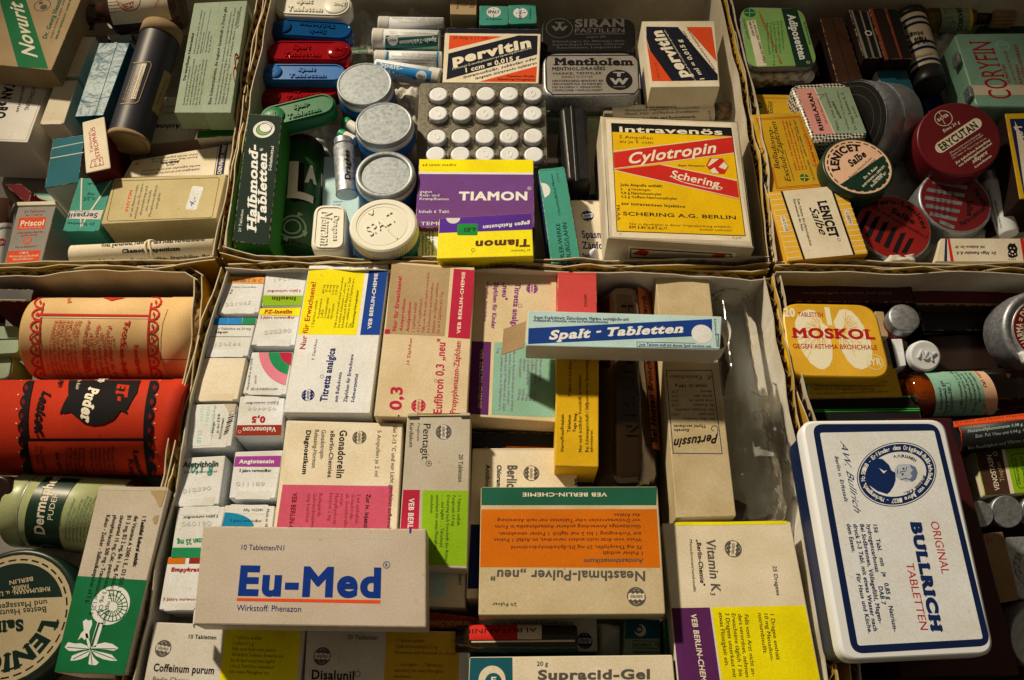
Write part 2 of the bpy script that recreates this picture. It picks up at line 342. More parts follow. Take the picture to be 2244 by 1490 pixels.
class Box(Thing):
    """carton or tin: four picture corners of its top face (as seen: top-left, top-right, bottom-right, bottom-left), top height and depth in mm"""
    def __init__(s, name, label, cat, view, cor, z, h, m='white', side=None, rot='0', r=0.0, bevel=.5, group=None, body='carton', sides=None, off=0.0, zs=None, smooth=False, flap=None):
        P = [px(view, *c) for c in cor]
        if zs: pts = [at(*P[i], zs[i]/1000) for i in (0, 1, 3)]
        else: pts = [at(*P[i], z/1000) for i in (0, 1, 3)]
        fc = PlaneF(pts[0], pts[1]-pts[0], pts[2]-pts[0], unit(ROT[rot](*cor)), view)
        q = [fc.hit(*c) for c in cor]; h /= 1000
        cen = sum(fc.at(p, 0) for p in q)/4; base = cen - fc.n*h
        super().__init__(name, label, cat, base, group)
        s.face = fc; s.view = view; s.q = q; s.h = h; s.cor = cor
        ql = rounded(q, r/1000, 7) if r else rounded(q, .0005, 2)
        s.ql = ql
        em = None
        if not r and body == 'carton' and (':' not in m or m.split(':')[1] in ('paper', 'card', 'coated')): ql = inset(ql, -.0003); em = m.split(':')[0]+':edge'
        mb = prism(fc, ql, 0, -h, bevel/1000, m, side or m, smooth=bool(r) or smooth, edgemat=em)
        s.body = s.build(mb, body)
        fc.off = off
        s.m = m; s.sidef = {}
        THINGS.append(s)
    def side(s, i):
        """face under the edge from corner i to i+1 (0 back, 1 right, 2 front, 3 left)"""
        if i not in s.sidef:
            a, b = s.face.at(s.q[i], 0), s.face.at(s.q[(i+1) % 4], 0)
            f = PlaneF(a, b-a, -s.face.n, (0, -1), s.view); s.sidef[i] = f
        return s.sidef[i]
    def flap(s, edge=2, m=None, a=.08, b=.92, d=.16, name='tuck_flap', lift=.08, out=.6):
        """the tucked end flap of a carton: a card tongue standing a little proud at one edge of the top"""
        q0, q1 = s.q[edge], s.q[(edge+1) % 4]; c = sum(s.q)/4
        ins = ((s.q[(edge+2) % 4]+s.q[(edge+3) % 4])/2-(q0+q1)/2); ins = ins/np.linalg.norm(ins)
        w_ = np.linalg.norm(q1-q0); ax = (q1-q0)/w_
        pts = [(a, -out/1000), (a+.05, -1.4*out/1000), (.5, -1.0*out/1000), (b-.05, -1.4*out/1000), (b, -out/1000), (b, d*w_), (a, d*w_)]
        o_ = s.face.off
        mb = prism(s.face, [q0+ax*u*w_+ins*v for u, v in pts], lift/1000, -.0003, .0001, m or s.m)
        return s.build(mb, name)
def circle_q(n=56): return [np.array([math.cos(2*math.pi*i/n), math.sin(2*math.pi*i/n)]) for i in range(n)]
def lathe(fc, prof, n=56, m=None, material='white', smooth=True, cap=True):
    """rings (radius, height along the face normal); closed at the ends"""
    m = m or MB(); cs = circle_q(n); V = []
    for r_, h_ in prof: V += [fc.at(c*r_, h_) for c in cs]
    Fs = []
    fl = np.dot(np.cross(fc.e1, fc.e2), fc.n) < 0
    for k in range(len(prof)-1):
        for i in range(n):
            j = (i+1) % n; f = (k*n+i, k*n+j, (k+1)*n+j, (k+1)*n+i); Fs.append(f[::-1] if fl else f)
    if cap:
        a = tuple(range(n))[::-1]; b = tuple(range(n))
        m.add(V[:n], [a[::-1] if fl else a], material, False); m.add(V[-n:], [b[::-1] if fl else b], material, False)
    m.add(V, Fs, material, smooth); return m
class Disc(Thing):
    """round tin or jar lid facing up: centre and half-width (and half-height) in the picture"""
    def __init__(s, name, label, cat, view, cx, cy, rx, z, h, ry=None, group=None, roll=0.0):
        X, Y = px(view, cx, cy); c = at(X, Y, z/1000); r = rx/VIEWS[view][2]*depth(c)/F
        d = 0.0
        if ry:
            v = c-C0; el = math.asin(-v[2]/np.linalg.norm(v)); d = math.asin(min(1, ry/rx))-el; d = max(-.3, min(.3, d))
        # lean the disc about the picture's horizontal axis so that its outline has the height seen
        n_ = np.array([0, -math.sin(d), math.cos(d)]); e1 = np.array([math.cos(roll), 0, math.sin(roll)]); 
        e2 = np.cross(n_, e1); s.h = h/1000; s.r = r
        super().__init__(name, label, cat, c-n_*s.h, group)
        s.face = PlaneF(c, e1, e2, (0, -1), view); s.view = view; s.rx = rx; s.cx = cx; s.cy = cy
        THINGS.append(s)
    def turned(s, name, prof, material, n=56, parent=None):
        """prof: (radius as share of the disc's, height in mm from the top)"""
        return s.build(lathe(s.face, [(a*s.r, b/1000) for a, b in prof], n, material=material), name, parent)
class Cyl(Thing):
    """lying tube: picture points of the axis ends, axis heights in mm, half-thickness in picture pixels"""
    def __init__(s, name, label, cat, view, a, b, z, rpx, group=None, z2=None, up=(0, -1)):
        A = at(*px(view, *a), z/1000); B = at(*px(view, *b), (z2 if z2 is not None else z)/1000); mid = (A+B)/2
        r = rpx/VIEWS[view][2]*depth(mid)/F; s.r = r
        base = mid.copy(); base[2] -= r
        super().__init__(name, label, cat, base, group)
        s.face = CylF(A, B, r, up, view); s.view = view; s.A, s.B = A, B; s.len = s.face.len
        f = s.face; s.pf = PlaneF(A, f.u, f.w); s.pf.n = f.ax; s.pf.e1 = f.u; s.pf.e2 = f.w
        THINGS.append(s)
    def seg(s, name, prof, material, n=48, cap=True, parent=None):
        """prof: (share along the axis, share of the radius)"""
        return s.build(lathe(s.pf, [(b*s.r, a*s.len) for a, b in prof], n, material=material, cap=cap), name, parent)

# ------------------------------------------------------------------ lettering, all at once
def flush_text():
    req = {}
    def key(t_, l): return (l, round(3.0*t_['b'], 2), round(t_['sh'], 2), t_['font'], 2 if t_['cap']/VIEWS[t_['fc'].view][2] > 22 else 1 if t_['cap']/VIEWS[t_['fc'].view][2] > 8 else 0)
    for t_ in TEXTQ:
        for l in t_['lines']:
            if l.strip(): req.setdefault(key(t_, l), None)
    req.setdefault(('H', 0, 0, 0, 1), None); req.setdefault(('H', 0, 0, 1, 1), None)
    tmp = bpy.data.collections.new('tmp'); COL.children.link(tmp); obs = {}
    for k in req:
        cu = bpy.data.curves.new('t', 'FONT'); cu.body = k[0]; cu.space_character = 1+k[1]; cu.shear = k[2]; cu.resolution_u = (1, 4, 10)[k[4]]
        cu.fill_mode = 'BOTH'; o = bpy.data.objects.new('t', cu); tmp.objects.link(o); obs[k] = o
    bpy.context.view_layer.update(); dg = bpy.context.evaluated_depsgraph_get()
    for k, o in obs.items():
        me = o.evaluated_get(dg).to_mesh()
        v = np.zeros(len(me.vertices)*3); me.vertices.foreach_get('co', v); v = v.reshape(-1, 3)[:, :2].copy()
        f = []
        for p in me.polygons:
            p = tuple(p.vertices); q3 = v[list(p)]; ar = sum(q3[i][0]*q3[(i+1) % len(p)][1]-q3[(i+1) % len(p)][0]*q3[i][1] for i in range(len(p)))
            if abs(ar) > 1e-9: f.append(p if ar > 0 else p[::-1])
        cnt = {}
        for p in f:
            for i in range(len(p)):
                e = (p[i], p[(i+1) % len(p)]); ke = (min(e), max(e)); cnt[ke] = (cnt[ke][0]+1, e) if ke in cnt else (1, e)
        req[k] = (v, f, [e for c, e in cnt.values() if c == 1]); o.evaluated_get(dg).to_mesh_clear()
    capH = {fi: (req[('H', 0, 0, fi, 1)][0][:, 1].max() if len(req[('H', 0, 0, fi, 1)][0]) else .7) for fi in (0, 1)}
    for o in list(tmp.objects):
        cu = o.data; bpy.data.objects.remove(o); bpy.data.curves.remove(cu)
    COL.children.unlink(tmp); bpy.data.collections.remove(tmp)
    for t_ in TEXTQ:
        fc = t_['fc']; geo = []
        for l in t_['lines']:
            if not l.strip(): geo.append(None); continue
            v, f, be = req[key(t_, l)]; f = list(f); serq = None
            if t_['serif'] and len(v):
                S = .085*t_['serif']; Tk = .055+.5*t_['b']; cen = {}; serq = []; nb = {}
                for e in be:
                    nb.setdefault(e[0], []).append(e[1]); nb.setdefault(e[1], []).append(e[0])
                def steep(i, j):
                    for k in nb.get(i, ()):
                        if k != j:
                            d = v[k]-v[i]; return (1 if d[1] > 0 else -1) if abs(d[0]) < .42*abs(d[1])+1e-6 and abs(d[1]) > .1 else 0
                    return 0
                for p in f:
                    c = np.mean([v[i] for i in p], axis=0)
                    for i in range(len(p)): cen[(p[i], p[(i+1) % len(p)])] = c
                for e in be:
                    a, b2 = v[e[0]], v[e[1]]
                    if abs(a[1]-b2[1]) < .006 and .03 < abs(a[0]-b2[0]) < .34 and steep(e[0], e[1]) and steep(e[1], e[0]) == steep(e[0], e[1]):
                        x0, x1 = min(a[0], b2[0])-S-t_['b'], max(a[0], b2[0])+S+t_['b']; y = a[1]; c = cen.get(e); sg = 1 if c is None or c[1] > y else -1
                        serq += [[x0, y], [x1, y], [x1, y+sg*Tk], [x0, y+sg*Tk]]
            b_ = t_['b']
            v = np.array(v); hh = np.zeros(len(v))
            if b_ > .004 and len(v):
                # heavier weight: a rim grown outwards from the outline
                nxt, prv = {}, {}
                for a_, c_ in be: nxt[a_] = c_; prv[c_] = a_
                out_ = {}
                for p_ in nxt:
                    if p_ not in prv: continue
                    d0 = v[p_]-v[prv[p_]]; d1 = v[nxt[p_]]-v[p_]; d0 = d0/(np.linalg.norm(d0)+1e-9); d1 = d1/(np.linalg.norm(d1)+1e-9)
                    n0_, n1_ = np.array([d0[1], -d0[0]]), np.array([d1[1], -d1[0]]); m_ = n0_+n1_; L2 = max(.45, np.dot(m_, m_)); out_[p_] = v[p_]+m_*2/L2*b_
                base = len(v); ids = {p_: base+k for k, p_ in enumerate(out_)}
                v = np.concatenate([v, np.array(list(out_.values()))]) if out_ else v; hh = np.concatenate([hh, np.full(len(out_), 2e-6)])
                f = f+[(a_, ids[a_], ids[c_], c_) for a_, c_ in be if a_ in ids and c_ in ids]
                be = [(ids[a_], ids[c_]) for a_, c_ in be if a_ in ids and c_ in ids]
            if serq is not None and t_['serif'] and len(v):
                n0 = len(v); v = np.concatenate([np.array(v), np.array(serq)]) if len(serq) else v
                for k in range(len(serq)//4): f = f+[(n0+4*k, n0+4*k+1, n0+4*k+2, n0+4*k+3)]
                hh = np.concatenate([hh, np.repeat(np.arange(len(serq)//4)*1.5e-6+16e-6, 4)]) if len(serq) else hh
            geo.append((v, f, be, hh))
        ws = [0 if g is None or not len(g[0]) else g[0][:, 0].max()-g[0][:, 0].min() for g in geo]
        W = max(ws+[1e-6]); ch = capH[t_['font']] + 2*t_['b']
        for li, g in enumerate(geo):
            if g is None or not len(g[0]): continue
            v, f, be, hh = g; x0 = v[:, 0].min()
            if 'arc' in t_:
                cx, cy, r, a0, a1 = t_['arc']; c = fc.hit(cx, cy); rr = np.linalg.norm(fc.hit(cx+r, cy)-c); k = rr/r
                q = []
                for x, y in v:
                    an = a0+(a1-a0)*(x-x0)/W; rd = rr+(y/ch*t_['cap']*k)*(-1 if t_['inside'] else 1); q.append(c+np.array([math.cos(an), math.sin(an)])*rd)
            else:
                up = np.array(unit(t_['up'])); p0 = np.array(t_['p0'], float)-up*t_['step']*li; p1 = np.array(t_['p1'], float)-up*t_['step']*li; p2 = p0+up*t_['cap']
                Q0, Q1, Q2 = fc.hit(*p0), fc.hit(*p1), fc.hit(*p2); ex, ey = (Q1-Q0)/W, (Q2-Q0)/ch
                sx = {'l': 0, 'c': (W-ws[li])/2, 'r': W-ws[li]}[t_.get('align', 'l')]
                q = Q0+np.outer(v[:, 0]-x0+sx, ex)+np.outer(v[:, 1], ey)
            off = LAY*t_['L'] if not t_['emb'] else t_['emb']/1000
            if isinstance(fc, CylF) and not t_['emb']:
                tr = [(p[0], p[i], p[i+1]) for p in f for i in range(1, len(p)-1)]; n0 = len(q); q, f = fine(q, tr, fc.r*.11)
                hh = np.concatenate([hh, np.full(len(q)-n0, 1e-6)]); off += LAY*1.5
            V = [fc.at(z, off+h_) for z, h_ in zip(q, hh)]; Fs = list(f)
            if t_['emb']:
                n = len(V); V = V+[fc.at(z, 0) for z in q]; Fs += [(e[1], e[0], e[0]+n, e[1]+n) for e in be]
            if len(Fs):
                a, b_, c_ = (np.array(V[i]) for i in f[0][:3])
                ctr = a-C0
                if np.dot(np.cross(b_-a, c_-a), C0-a) < 0: Fs = [p[::-1] for p in Fs]
            t_['th'].addlet(t_['part'], V, Fs, t_['mat'])
    for th in THINGS: th.finish()
# ------------------------------------------------------------------ table and the six cardboard trays
RIM = .055
def ground():
    m = MB(); m.add([(-1.5, -1, -.006), (1.5, -1, -.006), (1.5, 2, -.006), (-1.5, 2, -.006)], [(0, 1, 2, 3)], 'dbrown:card')
    o = m.build('table', None, (0, 0, -.006)); o['kind'] = 'structure'
ground()
def resample(P, step=.004):
    out = [P[0]]
    for a, b in zip(P[:-1], P[1:]):
        n = max(1, int(np.linalg.norm(b-a)/step))
        out += [a+(b-a)*i/n for i in range(1, n+1)]
    return out
def smoothnoise(n, k, amp, r):
    a = [r.uniform(-amp, amp) for _ in range(n//k+3)]
    return [a[i//k]*(1-(i % k)/k)+a[i//k+1]*((i % k)/k) for i in range(n)]
def wall(th, line, side, seed, inner='paper', outer='outery', gap=.0038, ragged=.0019, hgt=None):
    """double-skinned corrugated wall along a rim seen in the picture; side = which way the inside of the tray lies"""
    r = random.Random(seed); P = resample([at(x, y, RIM)[:2] for x, y in line]); n = len(P)
    sd = np.array(side, float); tg = [(P[min(n-1, i+1)]-P[max(0, i-1)]) for i in range(n)]
    nm = []
    for t_ in tg:
        v = np.array([-t_[1], t_[0]]); v = v/np.linalg.norm(v); nm.append(v if np.dot(v, sd) > 0 else -v)
    hi = smoothnoise(n, 5, ragged, r); ho = smoothnoise(n, 4, ragged*1.3, r); wo = smoothnoise(n, 9, .0011, r)
    wave = smoothnoise(n, 3, .0006, r)
    def sheet(off, hs, th_, m, name):
        V, Fc = [], []
        for i in range(n):
            for k, (o, z) in enumerate([(off, 0), (off, RIM*.55), (off, RIM+hs[i]), (off+th_, RIM+hs[i]), (off+th_, RIM*.55), (off+th_, 0)]):
                o2 = o+wo[i]*(z/RIM)+(wave[i] if 1 <= k <= 4 else 0); p = P[i]+nm[i]*o2; V.append((p[0], p[1], z))
        for i in range(n-1):
            for k in range(5): Fc.append((i*6+k, i*6+k+1, (i+1)*6+k+1, (i+1)*6+k))
        for i in (0, n-1): Fc.append(tuple(i*6+k for k in range(6)))
        return V, Fc, m, name
    for a in (sheet(gap/2, hi, .0006, inner+':card', 'inner_skin'), sheet(-gap/2-.0006, ho, .0006, outer+':paper', 'outer_skin')):
        m = MB(); V, Fc, mm, nm_ = a; top = [f for k, f in enumerate(Fc) if len(f) == 4 and k % 5 == 2 and k < 5*(n-1)]; rest = [f for f in Fc if f not in set(top)]
        m.add(V, rest, mm); m.v, base = m.v, 0; m.mats.append('paper:card') if 'paper:card' not in m.mats else None
        m.f += top; m.m += [(m.mats.index('paper:card'), False)]*len(top); th.build(m, nm_)
    # the flutes between the two skins
    Pf = resample([np.array(p) for p in P], .0016); k = len(Pf); V, Fc = [], []
    for i in range(k):
        j = min(n-1, int(i*n/k)); a = math.sin(i*1.45)*gap*.46+wo[j]; p = Pf[i]+nm[j]*a
        top = RIM+min(hi[j], ho[j])-.0006+r.uniform(-.0004, .0003)
        V += [(p[0], p[1], top), (p[0], p[1], top-.02)]
    for i in range(k-1): Fc.append((2*i, 2*i+1, 2*i+3, 2*i+2))
    m = MB(); m.add(V, Fc, 'kraft:card', True); th.build(m, 'corrugation')
def tray(label, walls, floor, seed, inner='paper', outer='outery', floorm='grey'):
    c = np.mean([at(x, y, 0) for x, y in floor], axis=0)
    th = Thing('cardboard_tray', label, 'tray', c, 'cardboard trays of old medicines'); THINGS.append(th)
    P = [at(x, y, RIM) for x, y in floor]; m = MB(); V = []
    for p in P: V.append((p[0], p[1], 0))
    for p in P: V.append((p[0], p[1], -.004))
    m.add(V, [(0, 1, 2, 3), (7, 6, 5, 4), (0, 1, 5, 4), (1, 2, 6, 5), (2, 3, 7, 6), (3, 0, 4, 7)], floorm+':card'); th.build(m, 'base')
    for i, (ln, sd) in enumerate(walls): wall(th, ln, sd, seed*10+i, inner, outer)
    return th
R_, L_, U_, D_ = (1, 0), (-1, 0), (0, 1), (0, -1)
TML = [(606, -85), (572, 90), (541, 230), (516, 340), (500, 450), (488, 545)]
TMR = [(1570, -70), (1600, 60), (1618, 140), (1636, 240), (1655, 340), (1672, 450), (1686, 572)]
tray('cardboard tray at the top left with a dark blue tube and teal cartons', [([(580, -60), (556, 60), (540, 150), (525, 255), (507, 390), (484, 500), (474, 563)], L_), ([(-60, 583), (150, 579), (300, 576), (400, 573), (474, 565)], U_), ([(-60, -60), (580, -60)], D_)], [(-120, -60), (580, -60), (474, 563), (-200, 583)], 1)
tray('cardboard tray at the top centre with coloured plastic cases and silver lidded jars', [(TML, R_), (TMR, L_), ([(488, 547), (560, 563), (700, 569), (900, 571), (1100, 572), (1310, 576), (1500, 578), (1686, 573)], U_), ([(606, -85), (1570, -70)], D_)], [(606, -85), (1570, -70), (1686, 573), (488, 560)], 2, floorm='paper')
tray('cardboard tray at the top right lined with cotton wool under round tins', [([(1590, -40), (1618, 90), (1642, 185), (1658, 280), (1674, 385), (1686, 500), (1697, 575)], R_), ([(1697, 577), (1850, 579), (2000, 580), (2300, 584)], U_), ([(1590, -40), (1900, -25), (2160, -8), (2330, 2)], D_)], [(1590, -40), (2340, 2), (2420, 586), (1697, 577)], 3, floorm='grey')
tray('cardboard tray at the bottom left holding a beige and a red powder drum', [([(438, 606), (434, 650), (418, 780), (402, 860), (383, 920), (364, 1040), (331, 1180), (303, 1290), (278, 1400), (254, 1510)], L_), ([(-60, 600), (197, 588), (411, 587), (440, 604)], D_), ([(-160, 1560), (260, 1560)], U_)], [(-100, 598), (440, 604), (262, 1540), (-200, 1560)], 4)
tray('cardboard tray at the bottom centre packed tight with East German tablet cartons', [([(490, 584), (463, 660), (442, 735), (419, 830), (403, 900), (377, 1040), (349, 1160), (323, 1290), (298, 1410), (276, 1510)], R_), ([(1688, 604), (1700, 680), (1718, 780), (1735, 870), (1752, 960), (1775, 1120), (1795, 1290), (1815, 1420), (1832, 1510)], L_), ([(496, 586), (680, 584), (1040, 582), (1300, 590), (1560, 598), (1646, 608), (1688, 602)], D_), ([(280, 1570), (1840, 1570)], U_)], [(496, 586), (1688, 602), (1840, 1560), (280, 1560)], 5, inner='offwhite')
tray('cardboard tray at the bottom right with a yellow tin and a large blue rimmed tin', [([(1706, 602), (1718, 680), (1738, 780), (1754, 870), (1790, 950), (1822, 1140), (1848, 1300), (1868, 1430), (1882, 1510)], R_), ([(1700, 589), (2000, 590), (2330, 594)], D_), ([(1850, 1570), (2500, 1570)], U_)], [(1704, 590), (2350, 594), (2500, 1570), (1850, 1560)], 6, floorm='dbrown')
def crumple(name, label, cat, view, cor, z, amp, m, seed, n=30, sc=60, lift=0.012, group=None):
    """loose sheet of wadding or tissue: a heaped, creased surface"""
    from mathutils import noise
    P = [at(*px(view, *c), z/1000) for c in cor]; cen = sum(P)/4
    th = Thing(name, label, cat, (cen[0], cen[1], 0), group); THINGS.append(th); V = []; Fc = []
    for i in range(n+1):
        for j in range(n+1):
            a, b = i/n, j/n; p = (P[0]*(1-a)+P[1]*a)*(1-b)+(P[3]*(1-a)+P[2]*a)*b
            e = min(1, 6*min(a, 1-a, b, 1-b)); q = Vector((p[0]*sc+seed*9, p[1]*sc, seed))
            h = abs(noise.noise(q))*.9+abs(noise.noise(q*2.3))*.5+noise.noise(q*5)*.22
            wob = .004*(noise.noise(q*1.3+Vector((7, 3, 1)))); ed = 1-e
            V.append((p[0]+wob*2*ed, p[1]+wob*2*ed, z/1000+amp*h*e+lift*(e-1)*.5))
    for i in range(n):
        for j in range(n): Fc.append((i*(n+1)+j, i*(n+1)+j+1, (i+1)*(n+1)+j+1, (i+1)*(n+1)+j))
    m_ = MB(); m_.add(V, Fc, m, True); th.build(m_, 'sheet'); return th
# ------------------------------------------------------------------ top left tray
b = Box('suppository_carton', 'low cream suppository carton under the large green banded carton', 'carton', 'A', [(-120,722),(408,742),(235,1222),(-300,1200)], 42, 38, 'offwhite:coated', rot='R')
b.lines([(-80,1195),(222,1205),(385,760)], 3, 'tan:ink')
b.t('TAN »RO', 55,705,-48,1015, 92, b=.05); b.t('Suppositorien', 205,715,137,962, 30, b=.01); b.t('INHALTSPACKUNG', 298,700,208,945, 34)
b = Box('large_carton', 'large cream carton with a broad green band and script lettering', 'carton', 'A', [(-170,-140),(735,-110),(440,600),(-260,532)], 61, 18, 'agedcream', rot='L')
b.poly([(-10,-20),(205,-60),(415,590),(155,575)], 'green')
b.t('Novurit', 322,495,185,15, 128, 'cream:ink', b=.02, sh=.35)
b.t('Dr. Georg Henning', 398,335,545,-40, 40, 'inkgreen:ink', b=.03, sh=.2, serif=1)
b.t('CHEM.-PHARM. WERK GMBH', 446,335,570,-20, 18, 'inkgrey:ink'); b.t('BERLIN-TEMPELHOF - HAMBURG', 490,335,620,-20, 18, 'inkgreen:ink', b=.04)
b.ring(365,45,72,7,'inkgrey:ink'); b.circ(375,60,30,'inkgrey:ink'); b.circ(352,25,18,'inkgrey:ink')
f = b.side(2); b.t('Dr. Georg Henning', -130,628,325,662, 38, 'inkgreen:ink', b=.03, sh=.2, serif=1, face=f); b.t('CHEM.-PHARM. WERK G M B H', -100,652,340,690, 18, 'inkgrey:ink', face=f); b.t('BERLIN-TEMPELHOF-HAMBURG', -100,676,345,710, 17, 'inkgreen:ink', b=.03, face=f)
b = Box('small_carton', 'plain white carton beside the teal wrapped carton, the farther one', 'carton', 'A', [(632,318),(815,316),(672,648),(485,655)], 46, 30, 'cream', group='plain white cartons'); b.flap(2)
b = Box('small_carton', 'plain white carton nearer the front, below its twin', 'carton', 'A', [(482,695),(665,690),(545,1058),(345,1062)], 46, 42, 'cream', group='plain white cartons'); b.flap(2)
f = b.side(1); b.blk(['Zusammensetzung','Inhalt 10 Stck','Apothekenpflichtig'], 590,1080,655,900, 22, 12, 'inkred:ink', up=(-.9,-.3), face=f)
b = Box('foil_wrapped_carton', 'teal carton in shiny clear wrapping beside the dark blue tube', 'carton', 'A', [(850,367),(1118,365),(888,992),(640,1005)], 52, 30, 'petrol:cellophane')
m = MB()
q = [b.face.hit(*p) for p in [(985,365),(1012,365),(815,992),(790,996)]]; m = prism(b.face, q, .0003, 0, .0001, 'petrol:cellophane'); b.build(m, 'wrapping_seam')
# tube
c = Cyl('cardboard_tube', 'dark blue cardboard tube with tan ends lying across the cartons', 'tube', 'A', (1400,262), (1098,1238), 52, 170, z2=46, up=(-1,-.3))
c.seg('body', [(.10,.98),(.97,.98)], 'navyslate:coated'); c.seg('lid', [(0,.98),(.004,1.02),(.10,1.03),(.10,.98)], 'kraft')
c.seg('rim', [(.965,.98),(.965,1.01),(1.0,1.01),(1.0,.88),(.985,.86)], 'kraft'); c.seg('end_disc', [(.97,.86),(.988,.86)], 'tan:card')
c.lines([(1150,540),(1290,530),(1300,560),(1190,870),(1165,885),(1040,890)], 6, 'tan:ink'); c.poly([(1218,545),(1262,545),(1165,850),(1122,850)], 'cream', L=2)
c.blk(['Bei Asthma bronchiale,','Heufieber und zur','Erleichterung des','Auswurfs taeglich','drei Tabletten nach','dem Essen nehmen'], 1062,860,1165,560, 17, 10, 'tan:ink', up=(-1,-.25)); c.blk(['Drei Tabletten taeglich','nach dem Essen'], 1148,830,1235,570, 18, 9, 'inkgrey:ink', up=(-1,-.25))
c.poly([(1410,600),(1475,660),(1365,1035),(1300,945)], 'kraft', name='paper_label', L=2); c.t('Orasthin Asthma', 1352,900,1440,680, 22, 'inkbrown:ink', sh=.3); c.t('Bronchitis', 1385,960,1450,760, 14, 'inkbrown:ink', sh=.3)
# amber bottle
c = Cyl('amber_bottle', 'amber glass bottle with a cream label lying on its side at the top edge', 'bottle', 'A', (715,128), (1560,45), 46, 195)
c.seg('glass', [(0,.60),(.015,.66),(.05,.66),(.07,.5),(.10,.40),(.22,.40),(.27,.62),(.31,.95),(.34,1.0),(.97,1.0),(1.0,.93)], 'brown:darkglass')
c.poly([(958,-120),(1440,-150),(1478,170),(975,215)], 'cream', name='paper_label'); c.circ(1105,-10,105,'inkred:ink'); c.circ(1105,-10,98,'cream:paper',L=3); c.poly([(1050,40),(1150,10),(1140,60),(1060,85)], 'inkred:ink', L=4)
c.t('CIBA', 1062,78,1145,52, 34, 'cream:ink', b=.03, L=5); c.t('15 g', 1020,40,1048,32, 22, 'inkred:ink', L=5); c.t('GESETZLICH', 1340,70,1390,-50, 18, 'inkred:ink', up=(-1,0), L=5)
b = Box('dark_carton', 'small dark carton with a white oval below the amber bottle', 'carton', 'A', [(925,305),(1130,290),(1225,430),(960,470)], 26, 24, 'slate:coated'); b.poly([(1040,330),(1080,300),(1170,370),(1215,430),(1150,420)], 'offwhite')
b.t('Prosten', 1055,322,1175,395, 30, 'ink:ink', b=.04, L=3)
b = Box('pale_carton', 'pale lilac carton end under the neck of the amber bottle', 'carton', 'A', [(925,188),(1085,178),(1095,270),(930,305)], 34, 30, 'offwhite')
# green grey pair
b = Box('flat_carton', 'pale green carton printed in tiny black type, left of its taller twin', 'carton', 'A', [(1672,28),(1892,16),(1742,966),(1500,966)], 60, 15, 'palegreen', rot='L', group='pale green painkiller cartons')
b.t('Das zuverlässige Schmerzmittel', 1592,690,1668,285, 24, b=.04)
b.blk(['Zusammensetzung: Propyphenazon','50 mg, Phenyl-dimethyl-pyrazolon-methyl-','amino-methansulfonsaures Natrium','35 mg, Paracetamol (NAPA) 200 mg,','Bucetin 30 mg, Coffein 50 mg, Vitamin B-','nitrat 5 mg pro Tablette zum Einnehmen'], 1583,905,1650,505, 27, 15)
b.blk(['Schmerzmittel sollen nicht ohne ärztlichen','Rat längere Zeit oder in höheren Dosen','angewendet werden'], 1672,462,1742,85, 27, 15); b.lines([(1740,452),(1812,78)], 3, 'ink:ink'); b.blk(['Apothekenpflichtig','Reg. Nr. 49024'], 1772,452,1805,270, 27, 14)
f = b.side(2); b.t('200mg', 1560,1000,1640,1110, 50, face=f, b=.02, up=(.6,-.6)); b.t('SPALTINE', 1690,985,1760,1095, 22, face=f, up=(.6,-.6))
b = Box('flat_carton', 'pale green carton with pretzel figures on its dark side, right of its twin', 'carton', 'A', [(1897,16),(2122,6),(1980,966),(1742,966)], 61, 16, 'palegreen', side='sage', rot='L', group='pale green painkiller cartons')
b.t('Eine Schmerztablette, die zugleich Spannkraft u. Frische gibt', 1812,895,1952,58, 28, b=.02)
b.blk(['Kopfschmerzen, Zahnschmerzen, rheumatische und neuralgische Schmerzen,','Menstruationsbeschwerden, Migräne, Grippe- u. Erkältungskrankheiten, Wetter-','fühligkeit, Föhnkrankheit, Folgen von übermäßigem Alkohol- u. Nikotingenuß','Näheres siehe Prospekt'], 1856,895,2000,62, 30, 17); b.blk(['Apothekenpflichtig'], 2045,240,2075,60, 30, 17)
f = b.side(2); b.poly([(1745,975),(1972,972),(2035,1105),(1835,1112)], 'dbrown', face=f); b.circ(1850,1035,32,'sage:ink',face=f); b.circ(1850,1035,22,'dbrown:ink',face=f,L=3)
f = b.side(1)
for x, y in ((2048,575),(2030,660),(2055,700),(2040,545),(2060,625)): b.ring(x,y,24,6,'orangered:ink',face=f,L=2)
b.lines([(2030,850),(2080,860),(2120,560)], 7, 'orangered:ink', face=f)
b = Box('asthma_carton', 'cream carton with black script, under the end of the dark blue tube', 'carton', 'A', [(1300,835),(1700,828),(1695,1195),(1250,1240)], 26, 24, 'cream', rot='180')
b.t('Asthma', 1560,1065,1345,1072, 42, b=.03, sh=.3); b.blk(['tabletten zum','einnehmen'], 1500,905,1380,912, -55, 22, 'inkgrey:ink', up=(0,1))
b = Box('green_box', 'bright green flat box with white sides next to the tray wall', 'carton', 'A', [(1708,1128),(2042,1105),(2022,1160),(1690,1182)], 42, 10, 'grass', side='offwhite')
b = Box('laxative_carton', 'speckled cream carton with navy end strip and upside-down type', 'carton', 'B', [(1140,205),(2015,58),(1962,325),(1060,345)], 38, 34, 'cream:card', side='inkbrown', rot='180')
b.poly([(1890,72),(1960,60),(1922,320),(1850,332)], 'navy'); b.t('CHEM-PHARM. WERK', 1898,322,1945,68, 34, 'cream:ink', b=.03, up=(-1,-.1)); b.lines([(1878,78),(1838,330)], 5, 'navy:ink')
b.t('Stuhlträgheit und chronische Verstopfung', 1722,268,1218,318, 22); b.t('werden angenehm und sicher behoben', 1726,238,1222,288, 22); b.t('durch', 1506,228,1437,237, 22); b.t('Intestin-Perlen', 1545,202,1385,218, 30, b=.05, sh=.3); b.t('Intestin kann, wenn nötig, auch', 1700,166,1310,210, 19); b.t('neben Insulin gegeben werden', 1702,142,1290,188, 19)
